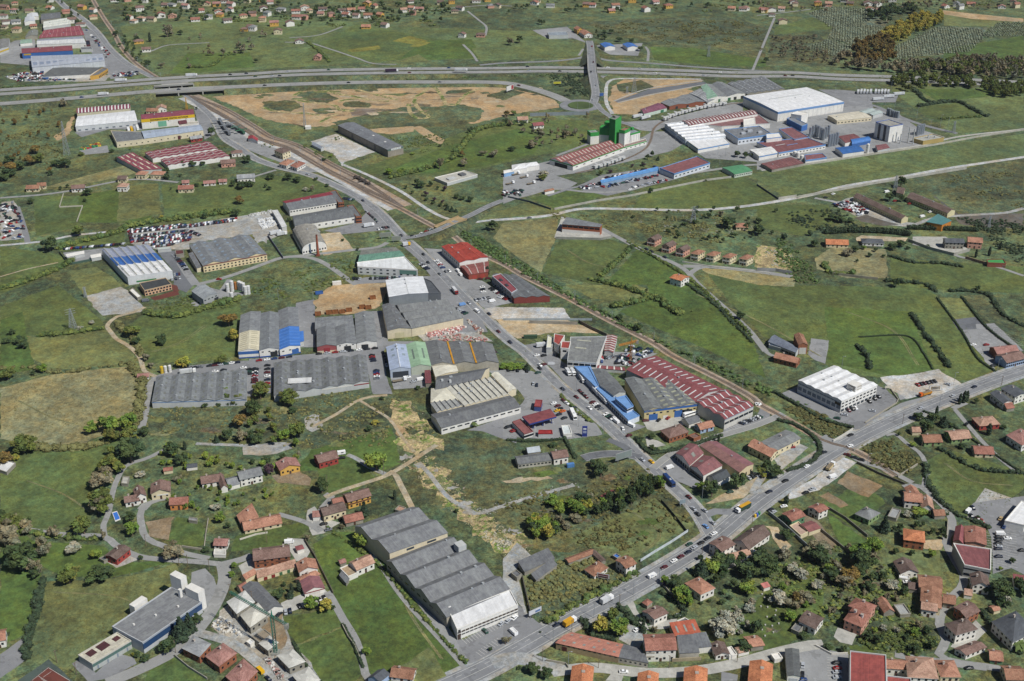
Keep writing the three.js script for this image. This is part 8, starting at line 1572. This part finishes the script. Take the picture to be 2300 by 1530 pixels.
{ const pl = smooth(mw, 10); for (let i = 0; i < 22; i++) { const k = 20 + Math.floor(rnd() * (pl.length - 50)), a = pl[k], b = pl[k + 1], d = b.clone().sub(a).normalize(), off = (i % 2 ? 1 : -1) * rr(6,12); carAt(V3(a.x - d.z * off, a.y + .05, a.z + d.x * off), dirOf(a, b), anyCols(1)[0],'driving on the motorway','car', false); }
  const lk = smooth(link, 10); for (let i = 0; i < 7; i++) { const k = Math.floor((i + .4) / 7 * (lk.length - 2)), a = lk[k], b = lk[k + 1], d = b.clone().sub(a).normalize(); carAt(V3(a.x - d.z * 2, a.y + .05, a.z + d.x * 2), dirOf(a, b), anyCols(1)[0],'driving on the link road','car', false); }
  const o2 = smooth(ov, 8); for (let i = 0; i < 6; i++) { const k = Math.floor((i + .4) / 6 * (o2.length - 2)), a = o2[k], b = o2[k + 1], d = b.clone().sub(a).normalize(); carAt(V3(a.x - d.z * 2 * (i % 2 ? 1 : -1), a.y + .05, a.z + d.x * 2), dirOf(a, b), anyCols(1)[0],'driving over the interchange bridge','car', false); }}
tile(2,1); [[20,60],[110,50],[180,75],[60,130],[240,130]].forEach(([x, y]) => lorry(x, y, x + 30, y - 6,{len:9, kind:'flat', label:'flatbed lorry standing in the yard beside the tents'}));
tile(3,0);
for (let i = 0; i < 10; i++) lorry(870 + i * 27 + (i > 4 ? 16 : 0), 800,876 + i * 27 + (i > 4 ? 16 : 0), 770,{len:12, cab: i % 3 ? 'none' : 'white', label:'white trailer parked in the dairy lorry park', group:'trailers in the dairy lorry park'});
for (let i = 0; i < 3; i++) lorry(1040 + i * 90,862 - i * 22,1120 + i * 90,856 - i * 22,{len:14, cab:'none', label:'white trailer parked along the lorry park edge', group:'trailers along the lorry park edge'});
tile(2,0);
lorry(1155,1010,1200,1000,{len:14, label:'white articulated lorry beside the feed mill road, left'}); lorry(1222,1022,1265,1010,{len:14, label:'white articulated lorry beside the feed mill road, right'});
tile(0,0);
for (const [x, y, c] of [[1105,1128,'white'],[1132,1122,'yellow'],[1156,1117,'silver'],[1182,1110,'white']]) bus(x, y, x - 8, y - 24, c, `${c} bus parked in the depot yard below white hall`);
// packed yards: cars nobody could count
function carMass(list, label) { const all = []; for (const [poly, n] of list) scatter(poly, n, p => all.push([V3(p.x, .17, p.z), 1,1, new THREE.Color(PAINT[anyCols(1)[0]])])); const m = new THREE.MeshStandardMaterial({roughness:.35, side: THREE.DoubleSide }); const g = mergeGeometries([CAR.body, CAR.cab]); g.deleteAttribute('uv'); instances(g, m, all, 'scrapped_cars', label, 'cars'); }
tile(0,1);
{ const all = []; for (const [x0, y0, x1, y1, n] of [[1110,528,1600,478,34],[1115,548,1610,498,34],[1180,602,1640,552,32],[1170,625,1650,572,34],[1112,538,1604,488,34],[1150,582,1620,530,32],[1175,613,1645,562,33],[1240,642,1650,592,28],[1310,655,1640,612,24],[1320,672,1500,650,14],[1120,560,1140,640,9],[1620,500,2030,445,30],[1640,485,2040,430,28],[1640,540,1720,575,12],[560,690,1080,645,26]]) for (let i = 0; i < n; i++) { const p = P(x0 + (x1 - x0) * i / n, y0 + (y1 - y0) * i / n); all.push([V3(p.x, .17, p.z + rr(-.4,.4)), p]); }
  const g = mergeGeometries([CAR.body, CAR.cab]), im = new THREE.InstancedMesh(g, new THREE.MeshStandardMaterial({roughness:.35}), all.length); all.forEach(([p], i) => { im.setMatrixAt(i, new THREE.Matrix4().compose(p, new THREE.Quaternion().setFromAxisAngle(V3(0,1,0), 1.25 + rr(-.1,.1)), V3(1,1,1))); im.setColorAt(i, new THREE.Color(PAINT[anyCols(1)[0]])); }); stuff(im, 'scrapped_cars','packed rows of scrapped cars behind the banded hall','cars'); }
carMass([[[0,300,110,280,200,480,220,590,0,615],70]],'mixed scrap in the far left yard');
tile(2,2); carMass([[[960,220,1090,70,1320,110,1200,180,1080,240],62],[[820,130,940,140,930,230,820,220],16]],'wrecked cars crowded beside the striped hall');
tile(3,1); carMass([[[640,310,800,270,1000,380,880,400],70]],'wrecked cars beside the barracks');
tile(0,0); carMass([[[40,660,400,590,380,660,700,690,150,700],150],[[970,640,1180,615,1190,650,980,670],46],[[740,260,800,300,960,480,930,520],26]],'scrapped cars heaped beside the dark grey shed');
tile(2,1); carMass([[[650,160,830,118,840,150,720,180],30],[[850,150,1340,45,1340,62,860,166],44],[[1110,155,1400,95,1480,70,1480,82,1130,165],26],[[850,85,1330,-25,1330,-14,860,96],30],[[0,190,160,180,200,225,0,245],22]],'cars parked around the sky-blue canopy');
const crates = (poly, n, dims, cols, label) => { const l = []; scatter(poly, n, p => l.push([V3(p.x, dims[1] / 2 + .1, p.z), 1,1, new THREE.Color(cols[Math.floor(rnd() * cols.length)])])); instances(new THREE.BoxGeometry(...dims), new THREE.MeshStandardMaterial({roughness:.9}), l, 'stacked_goods', label, 'goods'); };
tile(1,1);
crates([70,440,200,410,240,480,110,520],160,[1.6,1,1.1],['#e6e6e2','#d2d4d4'],'white wrapped pallets in the storage yard');
crates([0,395,190,355,190,375,0,410],60,[1.4,1,1.1],['#d8d8d4','#b0b0a8'],'stone blocks stacked along the storage yard edge');
crates([1510,1400,1780,1340,1860,1360,1800,1400,1540,1450],210,[1.5,1.1,1],['#c9938c','#d8b8ae','#b87a74','#e2dcd4'],'pink and white brick pallets before the builders hall');
crates([1540,1460,1800,1420,2050,1470,2060,1490,1600,1480],90,[1.4,.9,1],['#b87a74','#c9c0b4','#9a8a7c'],'mixed building materials along the yard fence');
crates([1870,1290,2010,1390,1990,1430,1890,1330],40,[1.4,.9,1],['#9a6a5c','#c9c0b4'],'building materials beside the avenue');
tile(0,3); crates([1810,1060,1900,980,2020,1060,2080,1150,1960,1130],70,[1.4,.8,1],['#cfc9bc','#b0a48e','#8f98a0','#d8d4ca'],'building materials on the villa site');
tile(1,3); crates([130,1340,160,1330,290,1490,260,1520],46,[1.5,.9,1.1],['#b08a80','#d2cec6','#8f8a84'],'brick pallets beside the unfinished villas');
tile(0,0); crates([690,1280,850,1235,860,1260,700,1290],36,[3,1.6,1.6],['#3f8a52','#c9b03a','#a03a38','#3a7a9a'],'coloured crates in the storage yard by the mast');
tile(1,1);
[[590,1255],[685,1243],[740,1238],[798,1236],[856,1222],[970,1196],[1022,1200],[1060,1115]].forEach(([x, y]) => boxAt(x, y, x + 20, y - 2,[4.6,2.4,2.8], SH('#a5693a'), 'rust-orange skip along the bare yard edge','skip','skip',{open:1, group:'skips along the bare yard'}));
boxAt(600,1072,630,1068,[6,2,2.4], MT('#3f6fb8'), 'blue skip at the corner of bare yard','skip','skip',{open:1});
boxAt(752,992,790,988,[7,2.6,2.6], wht, 'white container at the back of bare yard','container','container');
tile(2,1); boxAt(235,1452,310,1450,[10,2.2,2.4], PL('#3f5a42'), 'dark green container beside the showroom yard','container','container');
// rail wagons
tile(2,0);
const wagon = (x, y, x2, y2, lb, m = MT('#dcdcd8')) => { const a = P(x, y), b = P(x2, y2), g = base(V3((a.x + b.x) / 2,.35, (a.z + b.z) / 2)); g.rotation.y = dirOf(a, b); const L = a.distanceTo(b) * .94; box(g, 'frame', M('','#3a3c40',.8), 0,.8,0, L, .35,2.4); box(g, 'wagon_body', mat(m), 0,2.3,0, L - .4,2.7,2.7); piece(g, 'curved_roof', UCYL, mat(m), 0,3.6,0,1.3, L - .4,.35, Math.PI / 2,0, Math.PI / 2).scale.set(.4, L - .4,1.32); for (const u of [-.38,.38]) for (const s of [-1,1]) piece(g, 'wheel', WHEEL, tyre, u * L, .45, s * .75,1.4,1.4,1); return put(g, 'rail_wagon', lb, 'wagon'); };
for (const [a, b] of [[[778,1458],[855,1437]],[[855,1437],[920,1415]],[[920,1415],[985,1392]],[[985,1392],[1045,1370]]]) wagon(...a, ...b, 'white rail wagon on the feed store siding');
{ const w = [[1378,1045],[1420,1022],[1470,1003],[1525,986],[1585,970],[1650,952],[1715,938],[1785,925],[1850,912],[1920,902]]; for (let i = 1; i < w.length; i++) wagon(...w[i - 1],...w[i],'white rail wagon on the curved dairy siding'); }
tile(0,0);
for (const [x, y, x2, y2, c] of [[1885,1040,1910,1085,'#7d8286'],[1910,1085,1940,1130,'#7d8286'],[1940,1130,1975,1170,'#7d8286'],[1940,1075,2000,1105,'#8a8f90'],[2000,1105,2050,1130,'#5f7a6c'],[2050,1130,2100,1160,'#3f6f54']]) wagon(x, y, x2, y2,'grey-green tank wagon in the station yard', SH(c));
tile(1,1); for (const [x, y, x2, y2] of [[905,70,950,95],[950,95,1000,122],[1000,122,1035,138]]) wagon(x, y, x2, y2,'dark flat wagon standing on the railway', SH('#4a4038')).scale.y = .45;

// ---------------------------------------------------------------- cranes, pylons, poles, signs, walls
function towerCrane(x, y, tall, jib, back, turn, col, label) { const g = base(P(x, y)), m = M('metal', col, .6), lat = (a, b, w) => { const gs = [], d = b.clone().sub(a), n = Math.round(d.length() / 1.6), u = d.clone().normalize(), s1 = Math.abs(u.y) > .9 ? V3(1,0,0) : V3(0,1,0), s2 = u.clone().cross(s1).normalize(); const c = (i, k) => a.clone().addScaledVector(d, i / n).addScaledVector(s1,[1,1,-1,-1][k] * w).addScaledVector(s2,[1,-1,-1,1][k] * w); for (let k = 0; k < 4; k++) { gs.push(limb(c(0, k), c(n, k), .13,.13)); for (let i = 0; i < n; i++) gs.push(limb(c(i, k), c(i + 1, (k + 1) % 4), .08,.08)); } return mergeGeometries(gs); };
  const add = (ge, nm) => { const k = new THREE.Mesh(ge, m); k.name = nm; g.add(k); return k; }; add(lat(V3(0,0,0), V3(0, tall, 0), .7), 'mast'); const e = V3(Math.cos(turn), 0, Math.sin(turn)); add(lat(V3(0, tall, 0), e.clone().multiplyScalar(jib).setY(tall + .5), .5), 'jib'); add(lat(V3(0, tall, 0), e.clone().multiplyScalar(-back).setY(tall), .5), 'counter_jib'); add(limb(V3(0, tall, 0), V3(0, tall + 4,0), .5,.2), 'apex'); const q = e.clone().multiplyScalar(-back); box(g, 'counterweight', M('conc','#a9a9a2'), q.x, tall - 1, q.z, 2,2.4,2); box(g, 'base', M('conc','#a9a9a2'), 0,.4,0,4,.8,4); return put(g, 'tower_crane', label, 'crane'); }
tile(1,3); towerCrane(228,1290,23,30,10,-2.5,'#3f8a74','green tower crane over the unfinished villas');
tile(2,2); towerCrane(1095,195,15,11,5,2.6,'#c9862a','orange tower crane over the wrecked cars');
tile(0,0); pylon(575,1330,36,5,'tall lattice mast beside the white-roofed hall', galv, 0,'lattice_mast'); pylon(1605,940,14,2,'yellow lattice mast behind the yellow sign hall', M('metal','#d9a52a',.6), 0,'lattice_mast');
tile(1,0); pylon(478,1090,27,2.4,'slim lattice mast on the bare ground', galv, 1,'lattice_mast');
tile(0,1); pylon(630,1385,18,5,'lattice pylon in the left meadow'); pylon(735,1100,9,2,'short lattice pylon beside the gravel lot');
tile(2,1); pylon(1632,462,16,5,'lattice pylon on the stony ground above villas');
tile(2,0); pylon(1125,795,19,6,'lattice pylon on the dirt site by the interchange'); pylon(1765,485,14,4,'lattice pylon in the far meadow'); pylon(1065,800,8,3,'short lattice pylon on the dirt site');
tile(3,1); pylon(1185,190,16,4,'lattice pylon behind the barracks trees'); pylon(1990,510,12,2.5,'slim pylon on the burnt ground');
tile(3,0); pylon(1690,1140,13,3,'lattice pylon at the dairy road corner');
const LP = (place, k, h, s) => { for (const e of s.split(' ')) { const [x, y] = e.split(','); pole(+x, +y, h, place, k); }};
tile(2,3); LP('tall street lamp beside the main road','lamp',9,'1120,790 780,988 430,1190 1340,684 560,1400'); LP('wooden utility pole near the concrete lane','wood',8,'340,1360 590,1110 1000,890 1425,1420 2010,1370 820,1420 1710,440 2140,170');
tile(3,2); LP('street lamp beside the main road by showroom','lamp',10,'1690,402 728,262 945,1110 1440,1290 2065,285 1565,600'); LP('wooden pole near the right bungalows','wood',8,'1250,740 1410,960 265,1430 2100,410');
tile(0,3); LP('wooden pole along the left lane','wood',8,'1540,540 1615,545 1800,580 1255,370 490,1375 660,1480 1510,1290 1980,800'); tile(1,3); LP('wooden pole beside the lawn garden','wood',8,'660,240 150,340 25,860');
tile(2,2); LP('street lamp along the avenue','lamp',9,'860,830 1090,990 630,460 510,520 1710,1380 650,760'); tile(1,2); LP('concrete pole by the sand lane','wood',11,'1155,1170 670,1310'); tile(1,1); LP('street lamp along the upper avenue','lamp',9,'1530,590 1720,1090 550,1140 250,1120 1070,960');
tile(3,0); LP('tall floodlight pole around the dairy','lamp',14,'672,810 850,790 1150,790 948,880 1100,920 1182,945 1372,1025 1575,1090 1640,1110 1485,1135'); tile(2,0); LP('street lamp near the feed mill','lamp',10,'1480,1240 1590,1280 1845,1330 1910,1350 2015,1360 1860,1420 640,940 740,940');
{ const l = smooth(rl, 45); for (let i = 6; i < l.length - 3; i += 1) { const a = l[i], b = l[i + 1] || a, d = b.clone().sub(a).normalize(), g = pole(0,0,6.5,'catenary mast along the railway','catenary'); g.position.set(a.x + d.z * 4,0, a.z - d.x * 4); g.rotation.y = dirOf(a, b) - 1.57; }}
function board(x, y, w, h, leg, ry, face, label, txt) { const g = base(P(x, y)); g.rotation.y = ry; for (const s of [-.35,.35]) box(g, 'post', galv, s * w, leg / 2,0,.2, leg, .2); box(g, 'panel', M('metal','#b9bcbc',.6), 0, leg + h / 2,0, w, h, .2); box(g, 'face', M('wall', face), 0, leg + h / 2,.13, w * .94, h * .9,.05); if (txt) for (const [dx, dy, ww, hh, c] of txt) box(g, 'print', M('wall', c), dx * w, leg + h / 2 + dy * h, .17, ww * w, hh * h, .03); return put(g, 'billboard', label, 'billboard'); }
tile(2,3); board(858,672,7,3,2,-.3,'#e6e2da','billboard before the hip-roofed cottage',[[0,.22,.8,.3,'#7a2c30'],[0,-.2,.8,.3,'#5a2a2c']]); board(275,975,8,3,2,.6,'#dfe2e6','billboard at the warehouse entrance',[[.2,-.1,.4,.4,'#5f7fb0']]); board(1540,30,4,3,2,.4,'#8fa0a8','grey direction sign before the junction');
tile(2,0); board(60,790,14,6,2,.9,'#e8e6e0','large billboard beside the link road',[[.3,0,.3,.8,'#a83a3a']]); board(465,735,10,3,2,.1,'#d6cf3a','yellow billboard inside the interchange'); board(845,840,5,4,2,.2,'#3a62a8','blue motorway sign beside the slip road');
tile(1,1); board(1170,600,10,4,2,.2,'#8f9488','dark billboard on the scrub beside avenue, left'); board(1265,630,8,4,2,.2,'#8f9488','dark billboard on the scrub beside avenue, right');
tile(2,2); board(1035,1062,12,5,2.5,.5,'#8a9692','wide direction sign gantry at the avenue junction'); board(412,232,5,2.4,.4,0,'#eef0f2','low white sign at the dealership entrance');
tile(3,2); board(1530,455,9,4,.6,.1,'#efede6','white sign wall in gold frame on gravel lot',[[0,0,.7,.6,'#a08a5a'],[0,0,.62,.46,'#f2f0ea'],[0,0,.3,.2,'#3a3630']]); board(1120,440,4,2,1,.2,'#e6dfc8','small cream sign beside the showroom fence');
const stone = ['conc','#b9b2a2'], wl = (a, h, lb, m = stone, t = .4, cp) => wallLine(a, h, t, m, lb, 'boundary_wall','wall', cp);
tile(2,3); wl([1180,505,1300,430,1450,340,1588,248],1.8,'long white panel fence along the main road verge', MT('#cfd6da'), .15); wl([1360,-10,1480,130,1575,250],1.8,'dark fence between avenue and scrub', PL('#3a4440'), .2); wl([165,640,180,720,215,870,245,990],2.2,'dark stained wall beside the warehouse drive',['conc','#6a665e']); wl([1365,700,1440,790,1535,905],1.5,'grey garden wall beside the orange-roofed house'); wl([370,1360,540,1390,560,1420],1.4,'curved concrete wall at the new villas'); wl([1450,1365,1700,1350],2,'terrace wall below the vegetable plot',['conc','#b5a68a']);
tile(1,3); wl([480,330,560,460,640,620,720,780],1.8,'long dark garden wall beside the lush field',['conc','#77705f']); wl([800,1060,850,1160,910,1240,950,1340],1.5,'grey wall along the lawn lane');
tile(3,3); wl([100,95,220,190,320,280,440,390],2.2,'long grey wall beside the green-walled house',['conc','#9aa0a2']); wl([550,240,660,330,800,440],1.8,'wall between garden plot and narrow lawn',['conc','#8f8a80']); wl([610,50,760,140,950,295],1.8,'wall above the narrow lawn',['conc','#8f8a80']); wl([500,1230,640,1305,780,1300],1.2,'white wall round the small car park green', PL('#e0ddd4')); wl([1640,160,1630,310],1.6,'wall beside the orange hipped house');
tile(0,3); wl([1500,1320,1620,1420,1780,1520],1.5,'grey wall below the brick villas',['conc','#a9a69c']); wl([1560,380,1750,408],1.3,'stone wall beside the lane above junction'); wl([1790,140,1770,260,1755,390],1,'thin garden wall right of the ploughed plot'); wl([2060,320,2200,275,2300,260],1,'white terrace kerb below the orange bungalow', PL('#d9d4c6'));
tile(2,1); wl([40,245,220,285,410,350],1.8,'dark fence below the lorry yard', PL('#4a5a66'), .2); wl([440,350,800,280,1110,232,1450,160,1750,100,1960,75],2,'long pale perimeter wall across the meadow',['conc','#c2bfb4']); wl([225,1325,640,1338],2.6,'panelled concrete wall behind the bare yard',['conc','#a8a49a']); wl([648,1320,760,1380,890,1440],2.6,'dark retaining wall beside the bare yard',['conc','#77726a']); wl([0,1300,765,1300],1.8,'wire-grey fence below the pale gravel lot', MT('#a9b4b8'), .12); wl([450,600,840,610,940,590],2.2,'grey retaining wall before the brick workshop',['conc','#a5a59c']); wl([1540,800,1800,845,2295,900],1.2,'white wall along the villa lane', PL('#d5d2c6'));
tile(3,1); wl([185,262,340,240],2.4,'short perimeter wall at the barracks gate',['conc','#c2bfb4']); wl([350,250,700,185,1000,130,1400,65,1800,0],2.4,'long perimeter wall beside the barracks road',['conc','#c2bfb4']); wl([0,140,90,200,185,262],1.8,'dark fence dropping to the barracks gate', PL('#55626c'), .2); wl([1300,620,1480,690,1690,745,1830,705],2.6,'terrace retaining wall below the stone house',['conc','#b5b2a8']); wl([1790,770,1960,820,2130,850],2.4,'brick garden wall before the green pavilion',['brick','#b08a76']); wl([0,875,160,880,300,905],3,'graffiti-stained retaining wall of the quarry',['conc','#a9aaa8']); wl([620,900,880,935,1040,950],2,'old stone wall above the big meadow',['conc','#9a9484']);
tile(3,0); wl([200,1450,560,1400,1000,1330,1500,1255,1900,1180,2295,1120],2,'long dairy perimeter wall',['conc','#c9c4b6']); tile(2,0); wl([230,1000,740,985],4,'row of grey noise barriers below the roundabout', MT('#8f989c'), .3);
tile(3,2); wl([655,890,740,840,825,785],1.4,'pale wall between railway cutting and road', PL('#d5d2c8')); wl([830,970,900,920,960,885],1.4,'grey bridge parapet above the railway',['conc','#a9a69c']); wl([1150,440,1215,530,1200,560,930,730],1,'grey kerb wall round the showroom yard'); wl([860,1075,1050,1170,1270,1260],1.6,'dark wall above the ploughed plots',['conc','#77736a']); wl([1210,1195,1380,1090],1.4,'pale wall across the railway cutting');
tile(0,1); wl([545,215,510,330,710,320,660,455],1.2,'angled pale field wall in the upper left meadow', PL('#c9c4b4')); wl([510,720,590,825,880,770],2,'dark green mesh fence round the car display', PL('#4a6458'), .12);
tile(1,1); wl([160,580,290,770],2.2,'blue-grey wall beside the barrel shed',['conc','#6f7488']);
tile(3,3); [[35,895],[92,902],[165,930],[88,985],[158,972],[72,1055],[132,1062],[188,1042],[45,1095],[142,1118],[70,1148],[45,790],[65,820]].forEach(([x, y]) => boxAt(x, y, x + 10, y, [.6,.6,.6], PL('#d2d0c8'), 'white beehive box in the lower orchard','beehive','beehive',{group:'beehives in the lower orchard'}));
for (const [x, y, c, n] of [[2165,122,'#d9b02a','yellow'],[2182,114,'#3a5ab0','blue'],[2200,100,'#3f8a5a','green']]) { tile(2,3); const g = base(P(x, y)); piece(g, 'bin_body', UCYL, M('', c, .5), 0,.9,0,.75,1.6,.75); piece(g, 'bin_dome', new THREE.SphereGeometry(.75,10,6,0,6.3,0,1.6), M('', c, .5), 0,1.7,0,1,.6,1); put(g, 'recycling_bin', `${n} recycling bin beside the junction`, 'bin'); }
// ---------------------------------------------------------------- one label per thing
scene.updateMatrixWorld(true); camera.updateMatrixWorld(true);
{
  const by = new Map(); for (const o of things) { const k = o.userData.label; if (!by.has(k)) by.set(k, []); by.get(k).push(o); }
  const w = ['','second','third','fourth','fifth','sixth','seventh','eighth','ninth','tenth'], nth = i => i < 10 ? w[i] : (i + 1) + (i > 19 || i < 10 ? ['th','st','nd','rd'][(i + 1) % 10] || 'th' : 'th');
  for (const [k, l] of by) { if (l.length < 2) continue; const sx = o => o.position.clone().project(camera).x; l.sort((a, b) => sx(a) - sx(b)); l.forEach((o, i) => { o.userData.label = k + ',' + (i === 0 ? 'leftmost' : i === l.length - 1 ? 'rightmost' : nth(i) + ' from left'); }); }
}
for (const o of things) shade(o);
renderer.render(scene, camera);
